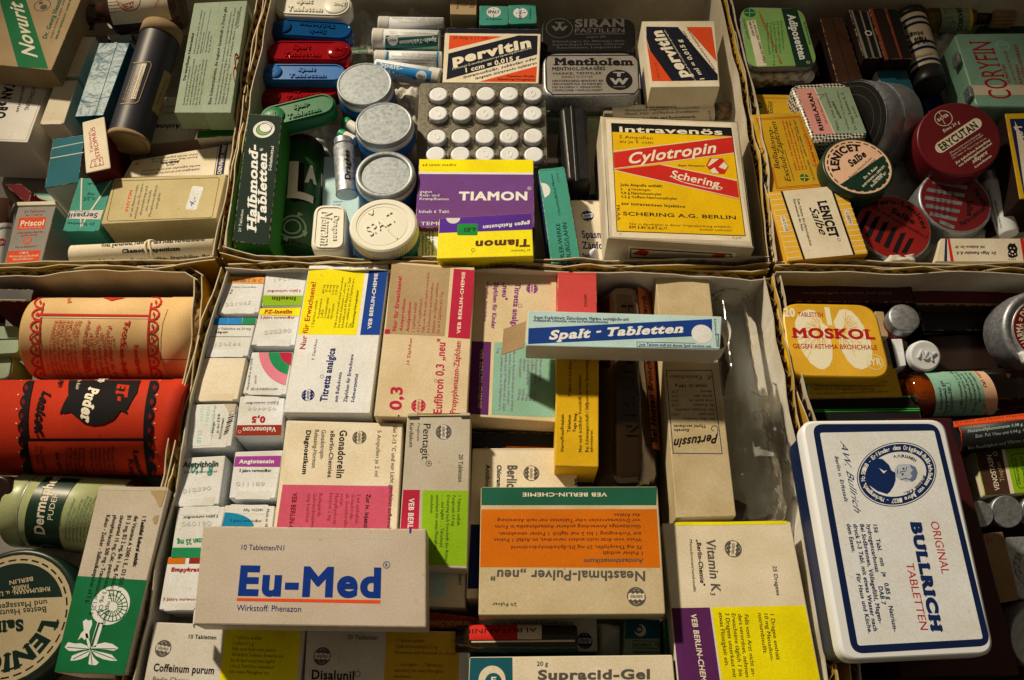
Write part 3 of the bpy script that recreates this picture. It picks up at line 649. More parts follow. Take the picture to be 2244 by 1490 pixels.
b.t('x', 1205,222,1165,226, 34, 'inkred:ink')
b = Box('ribbed_teal_carton', 'dark teal carton with two white lines, leaning beside the red stamped carton', 'carton', 'B', [(458,20),(722,-18),(672,385),(385,438)], 41, 38, 'petrol2', side='offwhite', rot='0')
b.lines([(450,98),(715,45)], 6, 'offwhite:ink'); b.lines([(435,183),(715,133)], 7, 'offwhite:ink'); f = b.side(2); b.circ(590,520,36,'inkgrey:ink',face=f); b.circ(590,520,22,'offwhite:ink',face=f,L=3)
b = Box('red_stamped_carton', 'narrow cream carton with a red rubber stamp, in front of the foil wrapped carton', 'carton', 'A', [(710,1052),(892,1004),(946,1440),(742,1484)], 57, 52, 'cream', side='maroon', rot='L')
b.t('STROPHUS', 862,1345,812,1090, 38, 'inkred:ink', b=.0); b.t('Tabletten', 800,1310,775,1130, 22, 'inkred:ink'); b.lines([(790,1378),(878,1350),(892,1415),(775,1440)], 5, 'inkred:ink', closed=True); b.t('9 m', 870,1415,862,1365, 20, 'inkred:ink', b=.03); b.t('9/1', 835,1425,825,1380, 22, 'inkred:ink')
f = b.side(2); b.poly([(744,1486),(946,1442),(958,1470),(760,1510)], 'cream', face=f)
b = Box('aqua_carton', 'turquoise carton with white lines in a V and upside-down type', 'carton', 'B', [(686,356),(976,358),(845,802),(543,802)], 46, 40, 'aqua', rot='180'); b.flap(2)
b.face.off = .0001
b.lines([(703,362),(695,625)], 13, 'offwhite:ink'); b.lines([(965,366),(785,628)], 13, 'offwhite:ink'); b.lines([(695,708),(695,772)], 11, 'offwhite:ink'); b.lines([(735,708),(700,770)], 11, 'offwhite:ink')
b.poly([(608,636),(892,630),(862,712),(584,704)], 'offwhite', L=3)
b.t('Serpasil', 846,657,598,660, 42, 'navy:ink', b=.02, L=5); b.t('Marke geschützt', 770,643,640,640, 10, 'inkgrey:ink', L=5); b.t('20 Tabletten', 815,738,585,732, 24, 'tealdark:ink', b=.01); b.t('CIBA', 905,392,748,392, 20, 'tealdark:ink'); b.t('0,25', 822,515,722,518, 30, 'tealdark:ink'); b.t('mg', 812,482,752,484, 26, 'tealdark:ink')
f = b.side(2); b.t('Serpasil', 690,905,900,890, 30, 'tealdark:ink', b=.02, face=f); b.poly([(618,812),(785,822),(820,868),(665,858)], 'offwhite', face=f)
b = Box('naturstoff_carton', 'yellowed cream carton with thin rounded border and a white price sticker', 'carton', 'B', [(985,358),(1940,325),(1855,696),(872,746)], 48, 42, 'phytin', rot='L'); b.root.name = 'yellowed_carton'
pts = [(1005,378),(1870,350),(1885,365),(1825,680),(1810,692),(935,724),(920,712),(990,392)]; b.lines(pts, 4, 'inkbrown:ink', closed=True)
b.t('PHYTIN', 1100,638,1140,458, 26, 'orangered:ink', b=.02, up=(-1,0)); b.blk(['ist ein Naturprodukt,','welches eine Phosphor-','überernährung und','eine rationelle','Phosphormedikation','ermöglicht'], 1126,702,1196,392, 41, 22, 'inkgrey:ink', up=(-1,-.02), align='c')
b.poly([(1665,420),(1742,430),(1748,440),(1690,622),(1675,630),(1600,622),(1594,610),(1650,430)], 'white', L=2, name='price_sticker'); b.t('4,-', 1660,598,1690,520, 40, 'bluepen:ink', sh=.2, up=(-1,-.2), L=4)
f = b.side(2); b.lines([(935,778),(1840,742),(1830,850),(1030,895)], 4, 'inkbrown:ink', closed=True, face=f); b.t('PHYTIN', 1065,820,1140,895, 24, 'inkbrown:ink', face=f, up=(.7,-.5)); b.blk(['Kräftigungsmittel für','Nerven und Geist und','gegen Erschöpfung'], 1110,790,1290,880, -25, 14, 'inkbrown:ink', face=f, up=(.6,-.4))
c = Cyl('paper_roll', 'rolled cream leaflet tied with string at the front of the tray', 'leaflet', 'B', (628,1020), (1850,962), 44, 88)
c.seg('rolled_paper', [(0,1.0),(1,1.0),(1,.8)], 'cream'); c.seg('roll_core', [(-.002,.75),(0,.75)], 'tan:card')
c.t('Oral, parenteral, rektal', 870,945,1255,918, 24, b=.03, sh=.2, serif=1); c.t('und lokal verwendbares', 1318,918,1762,892, 24, b=.03, sh=.2, serif=1)
c.t('Chemotherapeuticum', 1050,998,1552,975, 36, b=.045, serif=1); c.t('zur Behandlung von Pneumo-', 780,1078,1268,1060, 28, b=.03, serif=1); c.t('kokken-, Streptokokken-, Men', 1310,1058,1805,1032, 28, b=.03, serif=1)
m = MB()
for k, dx in enumerate((0, 26)):
    s0 = c.face.hit(1262+dx, 960)[0]; V = []; n = 40
    for i in range(n):
        th = 2*math.pi*i/n; nn = c.face.u*math.cos(th)+c.face.w*math.sin(th); p = c.A+c.face.ax*(s0+.0012*math.sin(th*2+k))+nn*(c.r+.0006)
        for j in range(6): a = 2*math.pi*j/6; V.append(p+nn*.0008*math.cos(a)+c.face.ax*.0008*math.sin(a))
    m.add(V, [(i*6+j, i*6+(j+1) % 6, ((i+1) % n)*6+(j+1) % 6, ((i+1) % n)*6+j) for i in range(n) for j in range(6)], 'cream', True)
c.build(m, 'string')
b = Box('ampoule_carton', 'grey carton with a red rounded nameplate and a red lower band', 'carton', 'B', [(158,606),(474,598),(350,1094),(36,1110)], 47, 44, 'grey', rot='0'); b.root.name = 'upright_carton'
b.poly([(175,693),(390,688),(397,700),(382,782),(370,788),(155,798),(148,785),(165,702)], 'orangered'); b.t('Priscol', 172,768,372,758, 52, 'cream:ink', b=.03); b.t('Marke geschützt', 165,788,360,778, 10, 'cream:ink'); b.t('20 Tabletten', 207,655,385,645, 24, 'brownred:ink'); b.t('zu 0,025 g', 220,680,360,672, 14, 'brownred:ink')
b.t('2-Benzylimidazolin-', 145,835,375,820, 18, 'brownred:ink'); b.t('hydrochlorid', 182,855,315,848, 16, 'brownred:ink'); b.circ(236,890,38,'orangered:ink'); b.circ(236,890,28,'grey:paper',L=3); b.ring(236,890,20,6,'orangered:ink',L=4); b.t('Vasodilatator', 125,958,320,945, 20, 'brownred:ink')
b.poly([(72,980),(350,972),(334,1066),(50,1082)], 'orangered'); b.t('CIBA', 160,1008,245,1004, 20, 'cream:ink'); b.t('Aktiengesellschaft', 75,1036,332,1026, 20, 'cream:ink'); b.t('Wehr/Baden', 105,1064,285,1052, 20, 'cream:ink')
c = Cyl('amber_vial', 'amber vial with a white label at the left edge of the tray', 'vial', 'B', (45,560), (-50,1140), 34, 82, up=(0,-1))
c.seg('glass', [(0,.8),(.02,.95),(.3,1.0),(1,1.0)], 'brown:darkglass'); c.poly([(-40,755),(122,752),(50,1105),(-120,1105)], 'white', name='paper_label'); c.t('tabletten', -20,800,92,790, 24, b=.03); c.poly([(-30,880),(30,872),(52,900),(40,935),(-40,950)], 'inkred:ink'); c.t('RIN', -20,925,38,918, 26, 'white:ink', b=.03)
b = Box('maroon_carton', 'dark red carton behind the amber vial', 'carton', 'B', [(40,408),(178,404),(266,478),(240,575)], 28, 26, 'wine')
b = Box('cream_carton', 'low cream carton edge behind the grey upright carton', 'carton', 'B', [(145,560),(480,552),(495,580),(150,588)], 30, 28, 'cream')
b = Box('round_cornered_tin', 'low green and orange tin under the dark teal carton', 'tin', 'B', [(300,450),(560,470),(560,600),(290,520)], 16, 14, 'aqua:tinprint', side='orange:tinprint', r=6)
b.root.name = 'low_tin'
# ------------------------------------------------------------------ top centre tray
crumple('tissue_paper', 'crumpled white tissue behind the white tablet tubes', 'tissue', 'C', [(860,20),(1740,10),(1720,520),(840,620)], 8, .012, 'offwhite:wool', 3)
crumple('tissue_paper', 'crumpled pale tissue round the brown topped green tin', 'tissue', 'D', [(560,120),(1000,150),(1010,470),(540,420)], 14, .012, 'offwhite:coated', 5)
crumple('tissue_paper', 'creased tissue with blue pen strokes beside the blister pack', 'tissue', 'C', [(1240,700),(1500,700),(1480,1300),(1230,1250)], 14, .010, 'offwhite:paper', 8)
def spalt_case(label, view, cx, cy, hx, hy, ang, m, txt, disc, flip=False, z=44, lines2=True):
    """oblong plastic tablet case with a raised rim, raised lettering and a round medallion at one end"""
    c = at(*px(view, cx, cy), z/1000); k = VIEWS[view][2]; s_ = depth(c)/F/k
    a = math.radians(ang); dx, dy = math.cos(a), math.sin(a)
    p1 = at(*px(view, cx+dx*hx, cy+dy*hx), z/1000); p0 = at(*px(view, cx-dx*hx, cy-dy*hx), z/1000); e1 = p1-p0; Lh = np.linalg.norm(e1)/2; e1 = e1/np.linalg.norm(e1)
    q0 = at(*px(view, cx, cy-hy), z/1000); q1 = at(*px(view, cx, cy+hy), z/1000); R = abs(np.dot(q0-q1, np.array([-e1[1], e1[0], 0])))/2
    th = Thing('tablet_case', label, 'tablet case', (c[0], c[1], z/1000-.011), 'oblong plastic tablet cases'); THINGS.append(th)
    f = PlaneF(c, e1, np.array([-e1[1], e1[0], 0]), (0, 1) if flip else (0, -1), view); th.face = f; th.view = view
    def stad(r, l, n=14):
        return [np.array([l*0+(l)+r*math.cos(t_), r*math.sin(t_)]) for t_ in [-math.pi/2+math.pi*i/n for i in range(n+1)]]+[np.array([-l+r*math.cos(t_), r*math.sin(t_)]) for t_ in [math.pi/2+math.pi*i/n for i in range(n+1)]]
    l = Lh-R; base = stad(R*.97, l); mb = prism(f, base, -.0045, -.011, .0004, m, smooth=True, bevel_b=.0012); th.build(mb, 'bottom_shell')
    mb = prism(f, stad(R, l), 0, -.0048, .0014, m, smooth=True); th.build(mb, 'lid')
    # raised rim on the lid
    o_, i_ = stad(R*.84, l), stad(R*.76, l); mb = MB(); n = len(o_)
    for (aa, bb, ha, hb) in ((o_, o_, 0, .0007), (o_, i_, .0007, .0007), (i_, i_, .0007, 0)):
        V = [f.at(p, ha) for p in aa]+[f.at(p, hb) for p in bb]; mb.add(V, [(i, (i+1) % n, n+(i+1) % n, n+i) for i in range(n)], m, False)
    th.build(mb, 'lid_rim')
    sg = disc
    mb = lathe(PlaneF(f.at(np.array([sg*(l+.0002), 0]), 0), e1, f.e2), [(R*.72, 0), (R*.72, .0008), (R*.66, .0012), (R*.2, .0014)], 32, material=m); th.build(mb, 'medallion')
    up = np.array([-dy, dx])*(1 if flip else -1); up = np.array([dy, -dx]) if not flip else np.array([-dy, dx]); rt = np.array([dx, dy])*(-1 if flip else 1)
    mc = np.array([cx, cy])+np.array([dx, dy])*sg*(hx-hy)
    th.t('SPALT', *(mc-rt*hy*.5-up*hy*.12), *(mc+rt*hy*.5-up*hy*.12), hy*.26, m, b=.02, up=tuple(up), emb=2.0, part='raised_lettering')
    tc = np.array([cx, cy])-np.array([dx, dy])*sg*hy*.55; wd = hx*.5
    th.t(txt[0], *(tc-rt*wd*.5+up*hy*.10), *(tc+rt*wd*.35+up*hy*.10), hy*.42, m, b=.03, sh=.2, up=tuple(up), emb=.8, serif=1, part='raised_lettering')
    th.t(txt[1], *(tc-rt*wd*.9-up*hy*.58), *(tc+rt*wd*.85-up*hy*.58), hy*.42, m, b=.03, sh=.2, up=tuple(up), emb=.8, serif=1, part='raised_lettering')
    return th
PAL.update(tinblack=(20,16,14), tingrass=(44,110,30), tingreen=(30,72,30), jarblue=(16,84,136), caseblue=(20,96,150), casered=(190,20,30), casegreen=(20,100,54), casecream=(222,212,182))
spalt_case('cream plastic tablet case at the top of the row of coloured cases', 'C', 570,42, 338,102, 2, 'casecream:plastic', ('Spalt','Tabletten'), 1, z=46)
spalt_case('clear blue plastic tablet case lying upside down under the cream one', 'C', 558,248, 355,80, 3.5, 'caseblue:clearplastic', ('Spalt','Tabletten'), -1, flip=True)
spalt_case('clear red plastic tablet case between the two blue ones', 'C', 540,435, 362,92, .5, 'casered:clearplastic', ('Spalt','Tabletten'), 1, z=46)
spalt_case('solid blue plastic tablet case under the clear red one', 'C', 492,622, 362,78, .3, 'caseblue:plastic', ('Spalt','Tabletten'), -1)
spalt_case('clear red plastic tablet case half hidden by the solid green one', 'C', 455,800, 340,78, -8, 'casered:clearplastic', ('Spalt','Tabletten'), -1, z=38)
spalt_case('solid green plastic tablet case with frosted ground, tilted', 'C', 440,945, 335,100, -14, 'casegreen:plastic', ('Spalt-','Tabletten'), -1, z=50)
def tube(label, a, b, r, z, capm, band, flipcap, txt, z2=None):
    c = Cyl('tablet_tube', label, 'tablet tube', 'C', a, b, z, r, 'white tablet tubes with printed labels', z2=z2)
    s0, s1 = (0, .17) if not flipcap else (.83, 1)
    c.seg('body', [(.0 if flipcap else .12,.80),(.0 if flipcap else .125,.93),(.86 if flipcap else .99,.93),(.87 if flipcap else 1.0,.80)], 'white:coated')
    prof = []
    for i in range(9):
        t_ = s0+(s1-s0)*i/8; prof += [(t_, 1.0 if i % 2 else .95)]
    if not flipcap: prof = [(0,.7),(.004,.93)]+prof
    else: prof = prof+[(1.0,.93),(1.004,.7)]
    c.seg('cap', prof, 'offwhite:plastic')
    return c
c = tube('white tablet tube lying behind the others, dark blue band lowest', (1140,225),(1700,232),84,22,'', '', False, '')
c.blk(['Kopfschmerzen, Fieber, rheumatische Schmerzen','Spalt-Tabletten einnehmen und nachtrinken'], 1690,160,1250,150, -22, 13, up=(0,1)); c.poly([(1240,250),(1695,245),(1692,300),(1240,300)], 'petrol2'); c.t('Spalt', 1675,258,1580,262, 40, 'white:ink', b=.03, up=(0,1), serif=1)
c = tube('white and green tablet tube in the middle with upside-down name', (1092,342),(1662,356),99,30,'', '', False, '')
c.poly([(1196,305),(1650,300),(1648,440),(1196,440)], 'tealdark:coated', L=1); c.poly([(1200,330),(1640,300),(1640,275),(1200,320)], 'offwhite', L=2); c.poly([(1202,430),(1640,395),(1645,440),(1202,442)], 'mint', L=2); c.circ(1258,345,44,'white:paper'); c.lines([(1258,305),(1258,385)],5,'ink:ink'); c.t('SPALT', 1288,335,1226,337, 18, b=.03, up=(0,1), L=5); c.t('Spalt-Tabletten', 1632,325,1312,352, 36, 'white:ink', b=.045, up=(0,1), serif=1); c.t('10 Tabletten', 1630,420,1535,424, 13, up=(0,1)); c.blk(['Schmerztablette seit Jahrzehnten bewährt'],1630,290,1225,270,20,12,up=(0,1))
c = tube('white tablet tube with a blue edge and rows of tiny type', (1108,510),(1682,520),80,26,'', '', False, '')
c.poly([(1205,440),(1222,440),(1222,600),(1205,600)], 'cyan'); c.poly([(1638,445),(1655,445),(1655,600),(1638,600)], 'cyan'); c.blk(['Zus. in g: Salicylamid 0,2, Phenacetin 0,2, Coffein','Schwangere nicht ohne ärztlichen Rat einnehmen,','auch nicht über längere Zeit in höheren Dosen','Nierenkranke fragen vorher den Arzt'], 1630,545,1230,530, 26, 14, up=(0,1))
c = tube('white tablet tube with a blue name band, cap at its right end', (1112,590),(1672,678),88,34,'', '', True, '')
c.poly([(1120,530),(1590,610),(1572,705),(1108,620)], 'sky:coated'); c.t('Spalt-', 1145,568,1340,605, 40, 'white:ink', b=.03, up=(.15,-1)); c.t('Tabletten', 1140,628,1422,690, 42, 'white:ink', b=.03, up=(.15,-1)); c.circ(1502,655,46,'white:paper'); c.lines([(1502,612),(1502,700)],5,'sky:ink'); c.t('SPALT', 1472,655,1532,668, 18, b=.03, up=(.15,-1), L=5); c.blk(['Zus. in g: Salicylamid 0,2, Phenacetin 0,2','Nicht über längere Zeit einnehmen','Arzneimittel unzugänglich aufbewahren'], 1240,690,1560,748, 17, 10, up=(.15,-1))
b = Box('yellow_green_card', 'yellow green leaflet with small type under the tubes', 'leaflet', 'C', [(895,395),(1100,372),(1095,465),(890,500)], 10, 3, 'sage', rot='180'); b.blk(['Salicylsäure','ethylosalicylic acid','15.4 Phenylg','01) sallon, per'], 1090,390,900,405, -22, 14, 'inkgreen:ink', up=(0,1)); b.lines([(892,430),(1100,402)], 4, 'inkgreen:ink')
b = Box('yellow_green_card', 'lower yellow green leaflet half under the silver lidded jar', 'leaflet', 'C', [(890,505),(1100,468),(1095,570),(860,560)], 9, 3, 'sage', rot='180'); b.blk(['Salicylsäure','nehmen und mit'], 1085,500,900,525, -22, 14, 'inkgreen:ink', up=(0,1))
# silver lidded jars
def jar(label, view, cx, cy, rx, ry, z, h, lidm='lidtin:metal', group='blue jars with silver lids', fold=False):
    d = Disc('pill_jar', label, 'jar', view, cx, cy, rx, z, h, ry=ry, group=group)
    if fold: prof = [(.80,-2.2),(.82,0),(.86,.5),(.93,.6),(.985,.1),(1.0,-.8),(1.0,-2.4),(.97,-3)]
    else: prof = [(.90,0),(.93,.35),(.97,.3),(1.0,-.6),(1.0,-1.8),(.985,-2.2),(1.0,-2.6),(.97,-3.4)]
    if fold: prof[0] = (.80,-.9)
    d.turned('lid', prof[::-1], lidm)
    d.turned('glass_rim', [(.96,-7.5),(1.0,-7.2),(1.02,-5),(1.0,-3.2)], 'offwhite:plastic')
    d.turned('body', [(.93,-h),(1.0,-h+1.5),(1.03,-h+4),(1.03,-9),(.97,-7)], 'jarblue:plastic')
    mb = lathe(d.face, [(d.r*1.035,(-h+8)/1000),(d.r*1.035,-.014)], 56, material='darkblue:coated', cap=False); d.build(mb, 'label')
    return d
jar('blue pill jar with a badly corroded silver lid, the farthest of three', 'C', 1015,719, 239,175, 48, 40)
jar('blue pill jar with a scratched silver lid, the middle of three', 'C', 1182,1060, 248,178, 52, 44)
jar('blue pill jar with a rimmed matt silver lid, nearest of the silver ones', 'D', 1427,593, 257,194, 54, 46, fold=True)
d = Disc('pill_jar', 'blue pill jar with a ribbed cream plastic screw cap at the front edge', 'jar', 'D', 1412,1030, 292,62, 52, ry=225)
V = []; n = 160; m = MB()
prof = [(.55,0),(.78,0),(.80,.35),(.93,.4),(.985,-.3),(1.0,-1.2),(1.0,-8)]
for r_, h_ in prof:
    for i in range(n): k = 1.0 if r_ < .99 else (1.012 if i % 2 else .99); a = 2*math.pi*i/n; V.append(d.face.at(np.array([math.cos(a), math.sin(a)])*r_*k*d.r, h_/1000))
m.add(V, [(k*n+(i+1) % n, k*n+i, (k+1)*n+i, (k+1)*n+(i+1) % n)[::-1] for k in range(len(prof)-1) for i in range(n)]+[tuple(range(n))], 'casecream:plastic', False); d.build(m, 'screw_cap')
d.turned('body', [(.85,-52),(.97,-50),(1.0,-14),(.98,-7)], 'jarblue:plastic')
d.t('SPALT', 1300,1130, 1530,990, 88, 'casecream:plastic', up=(-.55,-.85), emb=.7, part='raised_lettering')
mm = 'casecream:plastic'
for p0, p1 in (((1452,1075),(1532,1150)), ((1455,1072),(1462,1085)), ((1285,930),(1320,945)), ((1320,905),(1320,945))):
    q = [d.face.hit(*p) for p in ((p0[0]-5,p0[1]+5),(p0[0]+5,p0[1]-5),(p1[0]+5,p1[1]-5),(p1[0]-5,p1[1]+5))]; d.build(prism(d.face, q, .0006, 0, .0001, mm), 'raised_mark')
d.ring(1400,1035,215,10,mm,L=4,part='raised_ring')
# green capped vials
for lab, a, b_ in (('green capped vial, the farther one, tucked behind the middle jar',(835,1045),(960,1120)),('green capped vial, the nearer one, above the silver tube',(795,1145),(930,1215))):
    c = Cyl('capped_vial', lab, 'vial', 'C', a, b_, 38, 52, 'green capped vials'); c.seg('cap', [(0,.3),(.03,.8),(.1,1.0),(.16,.92),(.22,1.0),(.28,.92),(.34,1.0)], 'puregreen:plastic'); c.seg('body', [(.34,.9),(1,.9)], 'offwhite:plastic')
c = Cyl('metal_tube', 'shiny aluminium pill tube with embossed name standing out beside the jars', 'tube', 'D', (1068,300),(1100,770), 44, 92, z2=40, up=(-1,-.06))
c.seg('body', [(.14,.90),(.15,.98),(.985,1.0),(1.0,1.04),(1.0,.9)], 'tin:metal')
prof = []
for i in range(7): prof.append((.005+.115*i/6, .90 if i % 2 else .86))
c.seg('cap', [(0,.7)]+prof+[(.125,.8)], 'tin:metal')
c.t('Dragées', 1128,640,1118,390, 50, 'ink:ink', b=.02); c.t('Neuro', 1165,640,1155,400, 20, 'bluepen:ink')
# Halbmond
b = Box('slim_carton', 'slim dark green sleeping tablet carton with a crescent moon on it', 'carton', 'D', [(254,76),(540,98),(424,1205),(118,1166)], 58, 40, 'vdgreen', side='tingrass', rot='L')
b.t('Halbmond-', 318,1098,333,343, 84, 'white:ink', b=.035, sh=.15, serif=1.2); b.t('Tabletten', 404,1018,410,412, 78, 'white:ink', b=.035, sh=.15, serif=1.2); b.ring(364,384,14,3,'white:ink'); b.t('R',372,392,372,377,14,'white:ink')
b.t('Schlafmittel', 448,566,472,356, 26, 'white:ink', b=.01); b.t('20 Tabletten', 188,1092,212,900, 24, 'white:ink')
b.circ(385,210,92,'white'); b.circ(382,210,62,'lgreen',L=3); b.ring(385,210,66,5,'vdgreen:ink',L=5,part='crescent_outline'); b.circ(402,192,56,'white',L=4); b.ring(402,192,57,4,'vdgreen:ink',L=5,part='crescent_outline')
f = b.side(2); b.poly([(130,1195),(420,1235),(425,1262),(135,1225)], 'gold', face=f); b.t('20 Tabletten', 390,1238,210,1218, 18, 'ink:ink', face=f, up=(0,1))
b = Box('green_carton', 'bright green carton edge squeezed between the slim dark green carton and the tray wall', 'carton', 'D', [(238,140),(300,140),(170,1225),(52,1228)], 47, 30, 'tingrass')
# green tin with big letters
c = Cyl('powder_tin', 'old green tin with big cream letters, lying beside the dark green carton', 'tin', 'D', (725,330),(632,1300), 20, 205, up=(0,-1))
c.seg('body', [(.09,.96),(.10,1.0),(1.0,1.0),(1.0,.8)], 'tingreen:coated'); c.seg('lid', [(0,.62),(.01,.72),(.05,.9),(.09,.98),(.10,.98)], 'brown:tinprint')
def slab(pts, m, L=3): c.poly(pts, m, L=L, name='printed_letter')
slab([(660,490),(735,505),(725,800),(640,845)], 'ink:ink', 2); slab([(620,780),(830,800),(815,860),(610,830)], 'ink:ink', 2); slab([(604,484),(686,486),(672,740),(584,800)], 'cream:ink'); slab([(590,742),(812,790),(806,850),(578,802)], 'cream:ink')
c.t('A', 735,652,838,678, 150, 'cream:ink', b=.07); c.t('N', 875,690,960,715, 110, 'cream:ink', b=.05)
c.ring(632,1045,118,16,'sage:ink'); c.ring(628,1045,78,14,'sage:ink')
for a in (20, 110, 200, 290):
    x, y = 632+112*math.cos(math.radians(a)), 1045+112*math.sin(math.radians(a)); tx, ty = -math.sin(math.radians(a)), math.cos(math.radians(a)); nx, ny = math.cos(math.radians(a)), math.sin(math.radians(a))
    c.poly([(x+tx*52+nx*14,y+ty*52+ny*14),(x-nx*26,y-ny*26),(x+nx*26,y+ny*26)], 'sage:ink', L=3, name='printed_arrow')
c.t('Marke Pfeilring', 480,1215,790,1240, 30, 'ink:ink', b=.02)
b = Box('old_card_carton', 'worn pale carton behind the silver tube with a brown edge', 'carton', 'D', [(900,446),(1240,446),(1215,1290),(878,1290)], 22, 20, 'lightblue', side='kraft'); b.blk(['Gebrauch','3x taegl'], 980,840,1060,835, 26, 16, 'bluepen:ink')
b = Box('soap_shaped_box', 'small cream plastic box with rounded corners and raised script', 'pill box', 'D', [(815,852),(1096,852),(1086,1255),(780,1255)], 54, 26, 'casecream:plastic', r=7, bevel=2.0, rot='R', body='lid')
q = [b.face.hit(*p) for p in [(838,875),(1075,875),(1062,1228),(808,1228)]]; q = rounded(q, .005, 5); mb = MB(); n = len(q); qi = inset(q, .0006)
for aa, bb, ha, hb in ((q, q, 0, .0005), (q, qi, .0005, .0005), (qi, qi, .0005, 0)): mb.add([b.face.at(p, ha) for p in aa]+[b.face.at(p, hb) for p in bb], [(i, (i+1) % n, n+(i+1) % n, n+i) for i in range(n)], 'casecream:plastic')
b.build(mb, 'raised_rim'); b.t('Neuram', 880,905,862,1205, 95, 'casecream:plastic', b=.02, sh=.2, serif=1, emb=.6, part='raised_lettering'); b.t('Dragees', 982,950,975,1165, 48, 'casecream:plastic', b=.02, emb=.6, part='raised_lettering')
# paper slip
b = Box('printed_carton', 'white carton with blue sideways type at the lower left of the purple carton', 'carton', 'F', [(62,940),(250,940),(238,1260),(62,1260)], 46, 40, 'white', rot='L'); b.blk(['Zusammensetzung: 1 Tablette','Paracetamol 250 mg, Phenacetin','Coffein 50 mg. Enthält','Packungsbeilage beachten. Zum'], 108,1255,115,900, 28, 20, 'inkblue:ink', b=.02)
# blister pack
z = .040
P = [at(*px('p', *c), z) for c in [(920,182),(1194,184),(1200,364),(912,352)]]
th = Thing('blister_pack', 'silver blister pack with four rows of white tablets', 'blister pack', (sum(P)/4), None); THINGS.append(th)
f = PlaneF(P[0], P[1]-P[0], P[3]-P[0], (0,-1), 'p'); th.face = f; qs = rounded([f.hit(*c) for c in [(920,182),(1194,184),(1200,364),(912,352)]], .003, 5)
PAL.update(foil=(104,96,76)); th.build(prism(f, qs, 0, -.0004, .0001, 'foil:metal'), 'foil_sheet')
ROWS = [[(961,206),(1013,206),(1065,205),(1116,205),(1168,205)],[(960,248),(1012,248),(1064,248),(1116,248),(1168,248)],[(957,299),(1010,298),(1063,298),(1116,298),(1169,297)],[(955,337),(1009,337),(1063,337),(1117,337),(1170,338)]]
def lift(X, Y, h):  # the foil point under a picture point seen at height h
    p = at(X, Y, z+h); return f.hit(*[CX+F*np.dot(np.array([p[0],p[1],z])-C0,RX)/depth(np.array([p[0],p[1],z])), CY+F*np.dot(np.array([p[0],p[1],z])-C0,DN)/depth(np.array([p[0],p[1],z]))])
r_t = 20.5/F*depth(P[0]+(P[2]-P[0])/2)
tb = lathe(PlaneF((0,0,0),(1,0,0),(0,1,0)), [(r_t*.9,0),(r_t,.0004),(r_t,.0030),(r_t*.93,.0036),(r_t*.82,.0037)], 32, material='white:coated')
tab0 = None; rim0 = None; dr0 = None
PAL.update(cell=(225,220,205))
cellm = bpy.data.materials.new('clear_cell'); cellm.use_nodes = True; _b = cellm.node_tree.nodes['Principled BSDF']; _b.inputs['Base Color'].default_value = (.95,.93,.88,1); _b.inputs['Transmission Weight'].default_value = 1; _b.inputs['Roughness'].default_value = .08; _b.inputs['IOR'].default_value = 1.12
MATS['cell:clear'] = cellm
for ri, row in enumerate(ROWS):
    for ci, (X, Y) in enumerate(row):
        q = lift(X, Y, .0037); o3 = f.at(q, .0001)
        if tab0 is None:
            tab0 = MB(); tab0.v, tab0.f, tab0.m, tab0.mats, tab0.n = tb.v, tb.f, tb.m, tb.mats, tb.n
            o = tab0.build('tablet', None, (0,0,0)); o.parent = th.root
            cm = lathe(PlaneF((0,0,0),(1,0,0),(0,1,0)), [(r_t*1.26,0),(r_t*1.22,.0012),(r_t*1.14,.0030),(r_t*1.12,.0032)], 32, material='cell:clear', cap=False); rim0 = cm.build('clear_cell', None, (0,0,0)); rim0.parent = th.root; r2 = rim0
        else:
            o = tabo.copy(); COL.objects.link(o); o.parent = th.root; r2 = rim0.copy(); COL.objects.link(r2); r2.parent = th.root
        tabo = o
        o.location = Vector(o3-th.o); r2.location = Vector(o3-th.o)
        if (ri*5+ci) in (0, 3, 4, 5, 7, 9, 10, 13, 17, 18):
            # oval stamped in the tablet
            cf = PlaneF(f.at(q, .0038), f.e1, f.e2, (0,-1)); a_ = rnd.uniform(-.5,.5); mb = MB(); n = 24
            R1 = [np.array([math.cos(2*math.pi*i/n)*r_t*.22, math.sin(2*math.pi*i/n)*r_t*.42]) for i in range(n)]; rot = np.array([[math.cos(a_),-math.sin(a_)],[math.sin(a_),math.cos(a_)]])
            R1 = [rot@p for p in R1]; R2 = [p*1.25 for p in R1]; R0 = [p*.78 for p in R1]
            mb.add([cf.at(p,0) for p in R2]+[cf.at(p,.0004) for p in R1]+[cf.at(p,0) for p in R0], [(i,(i+1)%n,n+(i+1)%n,n+i) for i in range(n)]+[(n+i,n+(i+1)%n,2*n+(i+1)%n,2*n+i) for i in range(n)], 'white:coated', True); th.build(mb, 'stamped_oval')
# Pervitin left (farther back) and right
def pervitin_print(b, pts):
    pass
b = Box('ampoule_carton', 'orange and navy ampoule carton behind the blister pack', 'carton', 'E', [(62,285),(880,292),(860,714),(42,706)], 40, 30, 'cream', rot='0', group='orange and navy ampoule cartons')
b.poly([(98,303),(545,312),(520,322),(90,425)], 'orangered'); b.poly([(88,460),(690,304),(856,306),(852,468),(72,684)], 'pernavy'); b.poly([(348,702),(850,568),(842,706)], 'orangered')
b.t('30 Amp. à 1,1 ccm', 132,336,432,336, 24, 'inkbrown:ink', b=.01); b.t('pervitin', 128,555,800,398, 88, 'cream:ink', b=.055, up=(-.1,-1)); b.t('1-Phenyl-2-methylamino-propan-hydrochlorid', 126,602,802,418, 18, 'cream:ink', up=(-.1,-1)); b.t('1 ccm = 0,015 g', 238,622,700,508, 40, 'cream:ink', b=.03, up=(-.1,-1))
